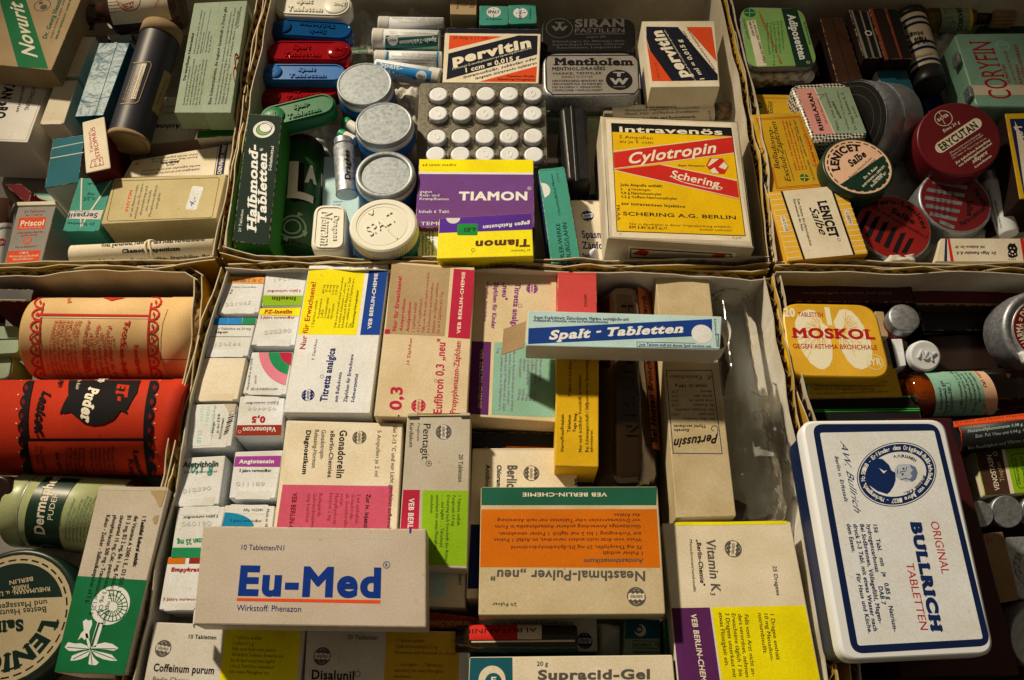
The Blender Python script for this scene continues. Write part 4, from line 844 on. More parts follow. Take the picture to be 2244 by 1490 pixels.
b.t('Intramuskulär, subkutan oder', 218,676,850,508, 24, b=.02, sh=.15, up=(-.1,-1)); b.t('langsam intravenös injizieren', 320,684,848,548, 22, b=.02, sh=.15, up=(-.1,-1)); b.t('Temmler-Werke', 588,662,830,664, 18, b=.03); b.t('Hamburg-Neugraben', 515,688,832,692, 17, b=.03)
b = Box('dark_carton', 'dark carton edge standing behind the orange and navy ampoule carton', 'carton', 'E', [(80,238),(880,252),(880,290),(70,284)], 34, 32, 'pernavy')
b = Box('ampoule_carton', 'orange and navy ampoule carton set sideways by the right tray wall', 'carton', 'E', [(1755,184),(2372,180),(2418,742),(1830,748)], 54, 22, 'cream', rot='L', group='orange and navy ampoule cartons')
b.poly([(1788,228),(2070,232),(2400,560),(2405,690),(1905,698),(1820,430),(1790,330)], 'pernavy', L=1); b.poly([(1788,330),(1815,425),(2010,697),(1840,697)], 'orangered', L=2); b.poly([(2130,232),(2350,232),(2395,530),(2250,380)], 'orangered', L=2)
b.poly([(2060,232),(2130,232),(2400,540),(2402,640)], 'cream', L=3)
b.t('pervitin', 2160,660,1915,262, 112, 'cream:ink', b=.055, up=(-1,.1), L=4); b.t('1-Phenyl-2-methylamino-propan', 2215,690,1950,258, 18, 'cream:ink', up=(-1,.1), L=4); b.t('1 ml = 0,015 g', 2290,680,2085,340, 40, 'cream:ink', b=.02, up=(-1,.1), L=4); b.t('oder subkutan oder', 2350,640,2110,262, 22, up=(-1,.1), b=.02, L=5); b.t('intravenös injizieren', 2385,600,2150,250, 20, up=(-1,.1), b=.02, L=5); b.t('6 Amp. zu 1 ml', 1905,690,1875,545, 16, 'inkbrown:ink', up=(-1,0), L=4)
f = b.side(2); b.t('TEMMLER-WERKE - MARBURG/LAHN', 1855,828,2385,832, 18, 'inkbrown:ink', b=.02, sh=.15, face=f)
b = Box('ampoule_carton', 'third orange and navy ampoule carton mostly hidden under the sideways one', 'carton', 'E', [(1690,345),(1800,345),(1860,905),(1730,910)], 22, 20, 'cream', group='orange and navy ampoule cartons'); b.poly([(1720,420),(1770,520),(1800,900),(1745,905)], 'navy')
# pastille tins
def rtin(label, view, cor, z, h, m, sm, r, **k):
    return Box('pastille_tin', label, 'tin', view, cor, z, h, m, side=sm, r=r, bevel=1.2, body='tin_body', **k)
b = rtin('black pastille tin with grey lettering against the back wall', 'E', [(888,158),(1690,158),(1702,448),(880,448)], 34, 18, 'tinblack:paper', 'tinblack:tinprint', 9)
PAL.update(tintxt=(92,86,74)); g = 'tintxt:ink'
b.t('SIRAN', 1175,232,1600,226, 72, g, b=.045); b.t('PASTILLEN', 1175,280,1602,278, 36, g, b=.01); b.lines([(1175,294),(1605,290)], 4, g); b.t('gegen alle', 1275,325,1445,322, 18, g); b.t('Erkrankungen der Atmungsorgane,', 985,365,1610,358, 18, g); b.t('hartnäckigen Husten, Influenza', 985,392,1600,385, 18, g); b.t('Keuchhusten, Lungenleiden', 1025,418,1575,412, 18, g)
b.ring(1042,242,115,5,g); b.t('T', 1005,225,1082,225, 38, g, b=.06); b.t('W', 972,262,1115,262, 42, g, b=.06)
b = rtin('pewter grey menthol tin with a dotted black border', 'E', [(900,456),(1715,452),(1738,828),(905,834)], 46, 14, 'grey:tinprint', 'tin:metal', 11)
for rr, wd, mm_ in ((0,5,'ink:ink'),):
    c4 = [(940,478),(1670,474),(1718,510),(1728,760),(1690,804),(985,812),(935,770),(925,520)]
    for k in range(8):
        a, e = np.array(c4[k],float), np.array(c4[(k+1)%8],float); n = max(2,int(np.linalg.norm(e-a)/14))
        for i in range(n): b.lines([tuple(a+(e-a)*(i+.2)/n), tuple(a+(e-a)*(i+.75)/n)], 9, mm_)
b.t('Mentholem', 990,558,1685,560, 66, b=.05, serif=1.3); b.t('MENTHOL-DRAGÉES', 980,606,1438,602, 30, b=.03); b.t('MARKE: TEMMLER', 990,642,1410,638, 20, b=.01); b.t('JNHALT 50 STÜCK', 1062,670,1330,668, 18); b.blk(['HERVORRAGEND BEWÄHRT BEI','VERSCHLEIMUNG, KATARRHEN','DES RACHENS U. KEHLKOPFES,','STIMMLICHER UNPÄSSLICHKEIT.'], 980,704,1420,702, 27, 17, sh=.15, b=.015)
b.circ(1556,686,115,'ink:ink'); b.t('T', 1505,655,1602,655, 40, 'grey:ink', b=.06, L=4); b.t('W', 1475,722,1638,722, 54, 'grey:ink', b=.06, L=4); b.t('temmler', 1505,750,1612,750, 12, 'grey:ink', L=4)
b = rtin('pale green tin lid with a dotted border under the menthol tin', 'E', [(930,860),(1420,860),(1410,1020),(925,1040)], 26, 14, 'sage:tinprint', 'sage:tinprint', 7)
for i in range(34): b.lines([(945+i*13.5,1000-(i*.4)),(952+i*13.5,1000-i*.4)], 8, 'ink:ink')
q = [b.face.hit(*p) for p in [(1320,880),(1388,880),(1388,945),(1320,945)]]; b.build(prism(b.face, q, .004, 0, .0004, 'tin:metal'), 'hinge_tab')
# black leaning case
b = Box('spectacle_case', 'black rounded case standing on edge with a seam round the middle', 'case', 'E', [(1045,908),(1278,910),(1320,1560),(1105,1560)], 46, 42, 'black:plastic', r=4.5, bevel=2.5, body='case_body')
q = [b.face.hit(*p) for p in [(1136,915),(1162,915),(1208,1560),(1180,1560)]]; b.build(prism(b.face, q, .0009, -.002, .0003, 'black:plastic'), 'seam')
c = Cyl('corked_tube', 'glass tube with a cream label and a cork behind the yellow ampoule carton', 'glass tube', 'G', (445,185),(1508,160), 30, 72)
c.seg('glass', [(0,.5),(.01,.85),(.03,.97),(.88,.97)], 'offwhite:glass'); c.poly([(522,120),(1345,92),(1358,250),(530,290)], 'cream', name='paper_label'); c.seg('cork', [(.86,.9),(.92,.98),(.985,.98),(1,.85)], 'kraft:cork')
c.t('Formamint', 800,138,1050,130, 20, b=.04, serif=1); c.t('Wirksames, angenehm schmeckendes', 628,168,1238,140, 20); c.t('Mund-, Hals- und Rachen-Desinfiziens.', 635,196,1242,172, 22); c.t('bei Hals- und Rachenkatarrh,', 780,226,1212,215, 20, b=.03); c.t('100 M.', 1338,230,1328,155, 18, up=(-1,0))
# little cartons at the back wall
b = Box('brown_carton', 'small brown carton end by the tubes at the back of the tray', 'carton', 'E', [(105,-35),(330,-35),(326,124),(108,120)], 34, 32, 'tan', rot='L'); b.circ(220,20,45,'kraft:ink'); b.blk(['Pax 38 LU'], 172,75,178,-10, 20, 15, b=.03); b.blk(['Pand. R','214601'], 285,68,292,-5, 22, 14, b=.02); f = b.side(2); b.t('10 Stk', 195,225,260,225, 20, face=f)
for lab, cor, (cx_, cy_), rot in (('tiny turquoise carton with an upright round white mark',[(360,48),(602,55),(598,207),(358,212)],(478,106),'0'),('tiny turquoise carton with a sideways round white mark',[(608,44),(836,36),(846,193),(610,200)],(708,112),'L')):
    b = Box('tiny_carton', lab, 'carton', 'E', cor, 34, 30, 'aqua', rot=rot, group='tiny turquoise cartons'); b.flap(2); b.face.off = .0001
    b.circ(cx_, cy_, 62, 'white'); up = np.array(b.face.up); rt = np.array([-up[1], up[0]]); c0 = np.array([cx_, cy_], float)
    b.t('SPALT', *(c0-rt*50-up*8), *(c0+rt*50-up*8), 24, b=.04, L=4); b.lines([tuple(c0-up*18), tuple(c0-up*44)], 5, 'ink:ink', L=4); b.lines([tuple(c0+up*28), tuple(c0+up*34)], 5, 'ink:ink', L=4)
    if rot == '0': b.t('10 Tabletten', 410,172,548,170, 15, 'tealdark:ink', b=.03)
    else: b.t('10 Tabletten', 798,165,798,72, 15, 'tealdark:ink', b=.02)
# Tiamon
b = Box('flat_carton', 'purple carton with a yellow top band beneath the blister pack', 'carton', 'F', [(75,388),(1052,393),(1062,985),(42,972)], 50, 13, 'purple', rot='0')
b.poly([(75,388),(1052,393),(1052,503),(72,495)], 'yellow'); b.poly([(72,495),(1052,503),(1052,520),(72,514)], 'white')
b.t('ad usum medici', 100,446,390,446, 22, 'inkbrown:ink', b=.01); b.t('TIAMON', 412,738,1002,738, 76, 'white:ink', b=.045); b.ring(1020,638,17,3,'white:ink'); b.t('R',1013,646,1027,646,15,'white:ink'); b.blk(['gegen','Reiz- und','Krampfhusten'], 80,676,330,678, 31, 22, 'white:ink', b=.005); b.t('Inhalt 6 Tabl.', 72,850,335,850, 26, 'white:ink', b=.005); b.t('TEMMLER', 85,955,420,952, 28, 'white:ink')
b = Box('flat_carton', 'smaller yellow and purple carton upside down with a green price tag', 'carton', 'F', [(250,898),(1036,852),(1052,1216),(228,1240)], 62, 18, 'yellow:coated', rot='180')
b.poly([(250,898),(1036,852),(1042,992),(243,1022)], 'violet'); pts = [(365+60*math.cos(t_), 893+48*math.sin(t_)) for t_ in [math.pi*i/14 for i in range(15)]]; b.poly(pts, 'white', L=2)
b.t('gegen Reizhusten', 1025,924,622,960, 34, 'white:ink', b=.03); b.t('Tiamon', 1028,1075,558,1092, 68, 'inkbrown:ink', b=.045); b.t('20 Tabletten', 1028,1160,862,1168, 18, 'inkbrown:ink'); b.ring(537,1168,17,3,'inkbrown:ink')
b.poly([(402,950),(412,944),(565,941),(576,950),(573,1036),(565,1041),(408,1040),(399,1032)], 'stickergreen', L=3, name='price_tag'); b.t('6,85', 560,975,455,978, 34, 'ink:ink', sh=.2, L=5); b.t('-', 440,1000,420,1002, 10, 'ink:ink', L=5)
b = Box('slim_carton', 'slim teal sample carton with sideways black type', 'carton', 'F', [(1100,484),(1320,461),(1458,1266),(1212,1282)], 54, 24, 'aqua', side='navy', rot='L'); b.flap(0, a=.02, b=.98, d=.05)
pts = [(1118,592)]+[(1130+70*math.sin(t_), 656-64*math.cos(t_)) for t_ in [math.pi*i/14 for i in range(1,14)]]+[(1150,722)]; b.poly(pts, 'white', L=2)
b.t('Unverkäufliches Muster', 1290,868,1218,512, 22, up=(-1,.15)); b.t('39808', 1280,585,1266,505, 18, 'inkgrey:ink', up=(-1,.15)); b.t('TEMMLER-WERKE', 1338,1362,1280,938, 36, b=.0, up=(-1,.1)); b.t('MARBURG/LAHN', 1395,1358,1338,932, 38, b=.0, up=(-1,.1))
b = Box('suppository_carton', 'cream carton with a round navy emblem half hidden by the yellow ampoule carton', 'carton', 'F', [(1374,741),(1700,741),(1720,1282),(1465,1282)], 36, 32, 'cream', rot='0'); b.germed(1518,874,54,'inkblue:ink','white')
b.t('Spasmo-', 1476,1062,1720,1066, 64, 'inkblue:ink', b=.02); b.t('Zäpfchen', 1476,1156,1760,1160, 64, 'inkblue:ink', b=.02); b.t('Sp', 1478,1228,1520,1228, 34, 'inkblue:ink', b=.02)
d = Disc('green_white_egg', 'small green and white plastic egg at the foot of the yellow ampoule carton', 'egg', 'F', 1568,1225,52,40,22); d.turned('lower_half', [(.1,-20),(.6,-17),(.95,-10),(1,-6)], 'puregreen:plastic'); d.turned('upper_half', [(1,-6),(.96,-1),(.75,4),(.4,7),(.05,8)], 'white:plastic')
b = Box('teal_carton', 'dark teal carton deep between the black case and the yellow ampoule carton', 'carton', 'F', [(1520,690),(1600,690),(1600,760),(1480,760)], 20, 18, 'petrol')
# Cylotropin
b = Box('ampoule_box', 'big grey paper covered box with a yellow and red ampoule label', 'box', 'G', [(432,196),(1556,242),(1690,1280),(488,1200)], 66, 46, 'paper:card', rot='0', bevel=1.2, body='box_lid')
q = [(476,226),(1502,262),(1655,1226),(528,1188)]; b.poly(q, 'cream', L=1, name='paper_label')
b.poly([(520,262),(1497,300),(1612,1180),(566,1142)], 'cyloyel', L=2); b.lines([(520,262),(1497,300),(1612,1180),(566,1142)], 5, 'ink:ink', L=5, closed=True); b.poly([(520,262),(1497,298),(1506,366),(526,332)], 'ink:ink', L=3)
b.t('intravenös', 585,332,1428,356, 48, 'cream:ink', b=.025, L=5); b.blk(['5 Ampullen','zu je 5 ccm'], 586,384,858,394, 36, 24, b=.0, L=4)
b.poly([(538,500),(1508,366),(1520,500),(545,638)], 'red', L=3); b.poly([(545,640),(940,598),(1545,735),(1566,884)], 'red', L=3)
for l in ([(536,492),(1506,372)],[(546,632),(1518,506)],[(548,646),(1564,876)],[(930,600),(1543,728)]): b.lines(l, 5, 'cream:ink', L=5)
b.t('Cylotropin', 665,592,1380,498, 88, 'cream:ink', b=.025, sh=.25, L=6, up=(-.05,-1)); b.t('Schering', 1005,702,1405,790, 62, 'cream:ink', b=.02, sh=.25, L=6, up=(0,-1)); b.lines([(1000,696),(1110,745),(1300,790),(1405,806),(1430,790),(1380,775)], 6, 'cream:ink', L=6); b.t('Eingetr. Warenzeichen', 1068,612,1282,616, 14, b=.02, L=5)
b.poly([(1325,545),(1428,548),(1478,612),(1445,676),(1345,676),(1292,606)], 'red', L=4); b.poly([(1340,550),(1400,552),(1318,612),(1305,608)], 'cream', L=5); b.poly([(1440,575),(1470,612),(1450,640),(1395,620)], 'cream', L=5); b.poly([(1325,645),(1360,622),(1400,672),(1345,672)], 'cream', L=5)
b.blk(['Jede Ampulle enthält:'], 592,772,940,784, 30, 22, b=.03, L=4); b.blk(['2    g Urotropin','0,8 g Natriumsalicylat','0,2 g Coffein-Natriumsalicylat'], 596,806,1052,824, 31, 20, b=.02, L=4); b.t('zur intravenösen Injektion', 600,926,1124,952, 24, b=.025, L=4)
b.t('SCHERING A.G. BERLIN', 616,1012,1538,1046, 30, b=.015, L=4); b.t('Nur in Apotheken in dieser Originalpackung erhältlich.', 670,1090,1502,1116, 17, L=4); b.t('RM 3.80 lt.AT.m.U.', 668,1120,985,1130, 24, b=.02, L=4); b.t('Ausfuhr verboten!', 1238,1136,1505,1144, 17, L=4); b.t('FKAA', 562,930,568,1055, 26, 'inkbrown:ink', up=(1,0), L=5); b.t('d.',590,1168,606,1168,14); b.t('C.J.VI', 1508,1202,1580,1206, 14)
f = b.side(2); b.poly([(660,1262),(1540,1318),(1540,1392),(650,1372)], 'cream', face=f, L=1); b.lines([(680,1285),(1500,1330),(1495,1380),(675,1355)], 9, 'ink:ink', face=f, closed=True)
for x in (760, 1390): b.poly([(x-70,1325+(x-760)*.03),(x,1290+(x-760)*.05),(x+70,1305+(x-760)*.05),(x+40,1345+(x-760)*.03)], 'red', face=f, L=3)
# ------------------------------------------------------------------ top right tray
crumple('cotton_wool', 'white cotton wool lying between the striped drum and the mint tin', 'cotton wool', 'H', [(1470,10),(1800,30),(1860,780),(1560,800)], 22, .016, 'offwhite:wool', 11, lift=.02)
crumple('cotton_wool', 'sheet of cotton wool under the round tins', 'cotton wool', 'I', [(880,560),(2300,250),(2400,1420),(800,1420)], 12, .012, 'offwhite:wool', 13, n=40)
# slimming pill box: clear box on a tin
b = Box('braided_tin', 'dark round-cornered tin with a braided border under the green labelled clear box', 'tin', 'H', [(140,470),(760,300),(785,560),(200,640)], 28, 20, 'kraft:tinprint', side='black:tinprint', r=12); b.lines([(560,600),(700,560),(760,470),(765,400)], 10, 'ink:ink')
b = Box('clear_pill_box', 'clear plastic box with a light green label and pills inside', 'pill box', 'H', [(140,48),(610,58),(722,490),(195,500)], 54, 4, 'offwhite:clearplastic', r=10, bevel=1.0, body='lid', rot='R')
q = [b.face.hit(*p) for p in [(138,46),(612,56),(726,494),(190,504)]]; q = rounded(q, .011, 7); mb = MB(); n = len(q)
qi = inset(q, .0012)
mb.add([b.face.at(p, -.003) for p in q]+[b.face.at(p, -.026) for p in inset(q,.001)]+[b.face.at(p,-.003) for p in qi]+[b.face.at(p,-.026) for p in inset(qi,.001)], [(i,(i+1)%n,n+(i+1)%n,n+i) for i in range(n)]+[(2*n+i,2*n+(i+1)%n,3*n+(i+1)%n,3*n+i) for i in range(n)], 'cell:clear', True); b.build(mb, 'clear_tray')
g = PlaneF(b.face.o-b.face.n*.013, b.face.e1, b.face.e2, (0,-1), 'H')
pm = lathe(PlaneF((0,0,0),(1,0,0),(0,1,0)), [(.0006,-.0028),(.0034,-.0018),(.0045,0),(.0034,.0018),(.0006,.0028)], 16, material='offwhite:plastic'); pill0 = None
for k in range(46):
    row = k // 23; u = (k % 23)/22; x = 215+u*480+rnd.uniform(-8,8); y = (470 if row == 0 else 430)-(0)+rnd.uniform(-10,10)+ (20-40*u)*.4
    p = b.face.at(b.face.hit(x, y), -.012-.006*row+rnd.uniform(-.002,.004))
    if pill0 is None: o = pm.build('pill', None, (0,0,0)); pill0 = o
    else: o = pill0.copy(); COL.objects.link(o)
    o.parent = b.root; o.location = Vector(p-b.o); o.rotation_euler = (rnd.uniform(-.8,.8), rnd.uniform(-.8,.8), 0)
q = [b.face.hit(*p) for p in [(140,60),(600,68),(718,478),(200,500)]]; b.polyq(rounded(q, .009, 6), 'lgreen', 2, 'paper_label')
b.poly([(445,62),(562,64),(690,494),(556,500)], 'bottle', L=3); b.t('Adiposetten', 490,108,585,445, 58, 'white:ink', b=.03, sh=.2, serif=1, L=5, up=(1,-.2)); b.ring(645,462,13,3,'white:ink',L=5)
b.poly([(190,158),(255,146),(338,485),(266,490)], 'cream', L=3); b.blk(['Dr. RUDOLF REISS CHEMISCHE WERKE','BERLIN WEST'], 230,158,318,470, 27, 17, L=5, b=.02, up=(1,-.2)); b.t('UNVERKÄUFLICHES MUSTER', 272,90,440,480, 17, 'inkred:ink', b=.02, L=5, up=(1,-.3)); b.blk(['Zum Einnehmen','60 weiße Dragées','30 grüne Dragées','Trockensubstanz 10 mg','Nicotinsäureamid'], 438,152,468,470, 27, 15, 'inkgreen:ink', L=5, up=(1,-.2)); b.t('Trocken lagern!', 158,140,200,290, 15, 'inkgreen:ink', b=.02, L=5, up=(1,-.2)); b.t('Apothekenpflichtig', 610,160,655,330, 15, 'inkgreen:ink', b=.02, L=5, up=(1,-.2)); b.circ(212,95,44,'inkgreen:ink',L=4); b.lines([(175,95),(250,95)],6,'lgreen:ink',L=6); b.lines([(212,60),(212,130)],6,'lgreen:ink',L=6)
# slab cartons standing on edge
b = Box('brown_slab_carton', 'dull brown carton standing on edge with a seam, leftmost of the dark slabs', 'carton', 'H', [(735,128),(905,138),(1050,602),(868,612)], 48, 40, 'brown:card', side='dbrown:card'); b.lines([(822,130),(960,610)], 5, 'ink:ink'); b.lines([(870,250),(985,330)], 4, 'ink:ink')
b = Box('black_slab_carton', 'black carton with white edges and a crest, standing on edge', 'carton', 'H', [(950,72),(1088,84),(1192,425),(1062,432)], 52, 44, 'black', side='dbrown'); b.poly([(960,75),(975,76),(1090,430),(1068,432)], 'dulledge', L=1); b.poly([(1022,78),(1034,80),(1140,428),(1124,428)], 'dulledge', L=1); b.poly([(1078,84),(1088,84),(1192,425),(1178,426)], 'dulledge', L=1); b.circ(1092,245,26,'offwhite:ink'); b.circ(1092,245,16,'black:ink',L=3)
b = Box('red_edged_carton', 'dark carton with worn red edges, standing on edge, the left of two', 'carton', 'H', [(1096,66),(1208,58),(1330,432),(1220,440)], 52, 44, 'dbrown', side='dbrown', group='red edged slab cartons'); b.poly([(1098,66),(1122,64),(1240,438),(1218,440)], 'dullorange', L=1)
b = Box('red_edged_carton', 'dark carton with worn red edges, standing on edge, beside the striped drum', 'carton', 'H', [(1210,62),(1308,70),(1416,432),(1330,436)], 52, 44, 'black', side='dbrown', group='red edged slab cartons'); b.poly([(1212,62),(1226,62),(1344,434),(1330,436)], 'dullorange', L=1)
c = Cyl('striped_drum', 'cream and black drum with blue bands between the dark cartons and the wool', 'drum', 'H', (1398,115),(1548,648), 40, 112, up=(.3,1))
c.seg('body', [(.1,.96),(.86,.96)], 'drumcream:coated'); c.seg('lid', [(0,.8),(.01,1.0),(.10,1.0),(.1,.96)], 'black:plastic'); c.seg('base_cap', [(.82,.97),(.82,1.0),(.98,1.02),(1.0,.95),(1.0,.8)], 'black:plastic')
for s in (.16,.24,.50,.58,.74): c.seg('printed_band', [(s,.97),(s+.035,.97)], 'darkblue:ink', cap=False)
c.t('Vials Co', 1520,270,1365,330, 55, 'ink:ink', b=.03, sh=.2); c.t('Hugo', 1490,230,1370,270, 30, 'ink:ink', b=.03); c.lines([(1430,425),(1560,390)], 14, 'tan:ink')
# miniature bottle
c = Cyl('miniature_bottle', 'miniature glass bottle with a dark neck and a pleated paper cap', 'bottle', 'H', (1492,150),(2152,118), 36, 92, z2=40)
c.seg('glass', [(0,.7),(.02,.95),(.05,1.0),(.50,1.0),(.56,.8),(.60,.5),(.61,.45)], 'amberyel:glass'); c.seg('neck', [(.58,.45),(.60,.55),(.78,.50),(.78,.4)], 'dbrown:plastic')
mb = MB(); n = 60; V = []
for (s, r) in [(.74,.62),(.76,.85),(.90,.88),(.97,.92),(1.0,.75)]:
    for i in range(n): a = 2*math.pi*i/n; rr = r*c.r*(1+(.06 if i % 3 == 0 else -.02)); V.append(c.pf.at(np.array([math.cos(a),math.sin(a)])*rr, s*c.len))
mb.add(V, [(k*n+i,k*n+(i+1)%n,(k+1)*n+(i+1)%n,(k+1)*n+i) for k in range(4) for i in range(n)]+[tuple(4*n+i for i in range(n))], 'kraft:card'); c.build(mb, 'pleated_cap')
c.poly([(1612,55),(1832,40),(1838,235),(1612,240)], 'sage', name='paper_label'); c.poly([(1810,40),(1832,40),(1838,235),(1815,235)], 'amberyel', L=2); c.t('CORVEL', 1775,225,1765,50, 34, 'ink:ink', b=.03, serif=1, up=(-1,0)); c.blk(['bei Herz-','schwäche und','Kreislauf-','störungen','nehmen'], 1640,230,1638,70, 20, 12, 'ink:ink', up=(-1,0))
b = Box('green_tin_edge', 'dark green tin edge behind the mint tin', 'tin', 'H', [(1900,195),(2300,190),(2300,250),(1920,240)], 34, 30, 'bottle:tinprint', side='black:tinprint', r=3)
# mint tin
b = Box('hinged_tin', 'mint green hinged tin with a cream stripe and tall dark red capitals', 'tin', 'H', [(1725,248),(2420,240),(2480,800),(1895,792)], 54, 24, 'mint:tinprint', side='mint:tinprint', r=4, bevel=1.2, rot='L', body='tin_body')
b.poly([(1858,632),(2450,628),(2462,702),(1880,704)], 'cream'); b.t('CORYFIN', 2160,728,1995,302, 165, 'inkred:ink', serif=.8, b=.0, up=(-1,.02)); b.circ(2085,338,50,'lightblue:ink'); b.circ(2085,338,44,'mint:paper',L=3); b.t('BAYER', 2050,346,2122,340, 20, 'lightblue:ink', L=5, up=(0,-1)); b.t('GUMETTEN', 2150,618,2100,478, 26, 'inkred:ink', b=.02); b.t('VORZÜGLICHES MITTEL BEI', 2195,620,2112,375, 20, 'inkred:ink'); b.t('KATARRH', 2235,618,2200,478, 26, 'inkred:ink', b=.02); b.t('HUSTEN-HEISERKEIT', 2275,618,2190,325, 26, 'inkred:ink', b=.02)
for p in ((1745,415),(1835,670)):
    q = [b.face.hit(p[0]-8,p[1]-30), b.face.hit(p[0]+12,p[1]-30), b.face.hit(p[0]+32,p[1]+48), b.face.hit(p[0]+8,p[1]+48)]; b.build(prism(b.face, q, .001, -.006, .0004, 'tin:metal'), 'hinge')
b = Box('teal_carton', 'teal carton with a cream side between the silver tin and the drum', 'carton', 'H', [(1150,524),(1368,520),(1515,890),(1330,960)], 42, 16, 'petrol:coated', side='cream')
b = Box('navy_case', 'dark navy velvet case below the striped drum', 'case', 'H', [(1480,690),(1620,680),(1660,790),(1545,830)], 28, 24, 'navy:card', side='black')
# yellow suppository cartons
b = Box('yellow_carton', 'yellow carton with a red line border, farther and partly covered', 'carton', 'I', [(0,95),(312,100),(340,240),(20,245)], 44, 14, 'dullgold', rot='L', group='yellow red bordered cartons'); b.lines([(20,120),(300,125)], 4, 'inkred:ink'); b.t('Exclud', 190,240,185,150, 34, 'ink:ink', sh=.2); b.lines([(155,160),(155,235)], 4, 'inkgreen:ink'); b.circ(70,180,38,'inkgreen:ink'); b.lines([(35,180),(105,180)],6,'gold:ink',L=4); b.lines([(70,145),(70,215)],6,'gold:ink',L=4)
b = Box('yellow_carton', 'yellow carton with handwritten-style black name, in front of its twin', 'carton', 'I', [(28,255),(425,233),(612,805),(188,850)], 54, 16, 'dullgold', rot='L', group='yellow red bordered cartons')
b.lines([(110,420),(62,285),(400,265),(578,800),(222,830),(182,660)], 4, 'inkred:ink'); b.lines([(100,420),(72,295),(392,275),(568,792),(228,818),(192,660)], 3, 'inkred:ink'); b.t('Belladonna-', 245,672,180,345, 38, sh=.25, up=(-1,.1)); b.t('Exclud-Zäpfchen', 330,770,210,305, 42, sh=.25, up=(-1,.1)); b.lines([(355,765),(282,530)], 4, 'ink:ink')
b.blk(['Enthält u. a. Extr. Belladonn. 0,03, Papaverin.','0,04, Aminophenazon, Dioxethyltheophyllin','Falls der Arzt nicht anders verordnet, führe','man 1-2 mal täglich je 1 Zäpfchen ein.'], 378,685,268,295, 26, 13, 'inkred:ink', up=(-1,.1), b=.02); b.t('DR. RUDOLF REISS - CHEMISCHE WERKE - BERLIN WEST', 518,760,360,288, 14, 'inkgreen:ink', b=.02, up=(-1,.1)); b.lines([(500,650),(545,640),(475,400),(430,410)], 3, 'inkred:ink', closed=True); b.t('Kühl lagern!', 525,615,462,420, 20, 'inkred:ink', b=.02, up=(-1,.1)); b.circ(435,742,36,'inkgreen:ink'); b.lines([(400,742),(470,742)],6,'gold:ink',L=4); b.lines([(435,708),(435,776)],6,'gold:ink',L=4); b.t('O.P. zu 7,5 - 6 Stck', 165,640,112,420, 14, 'inkgrey:ink', up=(-1,.1))
# round silver tin on edge
c = Cyl('silver_tin', 'round aluminium tin standing on edge with lettering on its dark face', 'tin', 'I', (800,315),(1085,345), 44, 320, z2=30)
c.seg('base', [(.02,.97),(.05,1.0),(.45,1.0),(.46,.985),(.50,.985)], 'tin:metal'); c.seg('lid', [(.46,1.012),(.97,1.012),(1.0,.98),(1.0,.9)], 'tin:metal')
f = PlaneF(c.A+c.face.ax*.0004, c.face.u, c.face.w, (0,-1), 'I'); f.n = -c.face.ax; n = 48
fm = MB(); fm.add([f.at(p*c.r*.95, .0006) for p in circle_q(n)], [tuple(range(n))], 'black:tinprint'); c.build(fm, 'printed_face')
c.build(lathe(PlaneF(c.A, c.face.u, c.face.w), [(c.r*.9,-.0012),(c.r*.96,-.0014),(c.r*.99,0)], 56, material='tin:metal', cap=False), 'face_rim')
for rr, tx in ((.72,'KAISER-KORN-PASTILLEN - KAISER-KORN-PASTILLEN - '),(.52,'GEGEN HUSTEN UND HEISERKEIT - BERLIN - ')):
    s_ = 0
    gq = [f.at(np.array([math.cos(2*math.pi*i/90), math.sin(2*math.pi*i/90)])*c.r*(rr+.13), .0008) for i in range(90)]; gp = [f.at(np.array([math.cos(2*math.pi*i/90), math.sin(2*math.pi*i/90)])*c.r*(rr+.12), .0008) for i in range(90)]
    c.addlet('rule', gq+gp, [(i,(i+1)%90,90+(i+1)%90,90+i) for i in range(90)], 'tintxt:ink')
# checkered tin
b = Box('checkered_tin', 'tin with a black and white checked border and pink and cream label', 'tin', 'I', [(318,18),(765,-6),(945,440),(505,480)], 55, 20, 'grey:checker', side='grey:checker', r=7, bevel=2.0, rot='L', body='tin_body')
b.poly([(368,52),(515,45),(672,400),(512,408)], 'rose', L=1); b.poly([(515,45),(782,38),(918,395),(672,400)], 'sage', L=1); b.lines([(512,45),(668,400)], 6, 'cream:ink', L=2)
b.t('RHEILAXAN', 588,375,488,85, 36, b=.05, up=(-1,.12)); b.t('(gel. gesch. Warenzeichen)', 612,318,545,130, 16, 'inkgrey:ink', up=(-1,.12)); b.t('Mildes, sicher wirkendes', 712,372,605,80, 22, up=(-1,.12)); b.t('Abführmittel', 730,285,660,150, 22, b=.02, up=(-1,.12)); b.t('zum Bedarf 1 bis 2 Pillen zu nehmen', 785,370,695,70, 15, up=(-1,.12)); b.t('Dr. Hugo Remmler A.-G.', 845,368,735,75, 22, b=.01, up=(-1,.12)); b.t('Berlin N.4', 850,270,815,190, 16, up=(-1,.12)); b.lines([(528,100),(590,95),(560,130)], 4, 'inkbrown:ink')
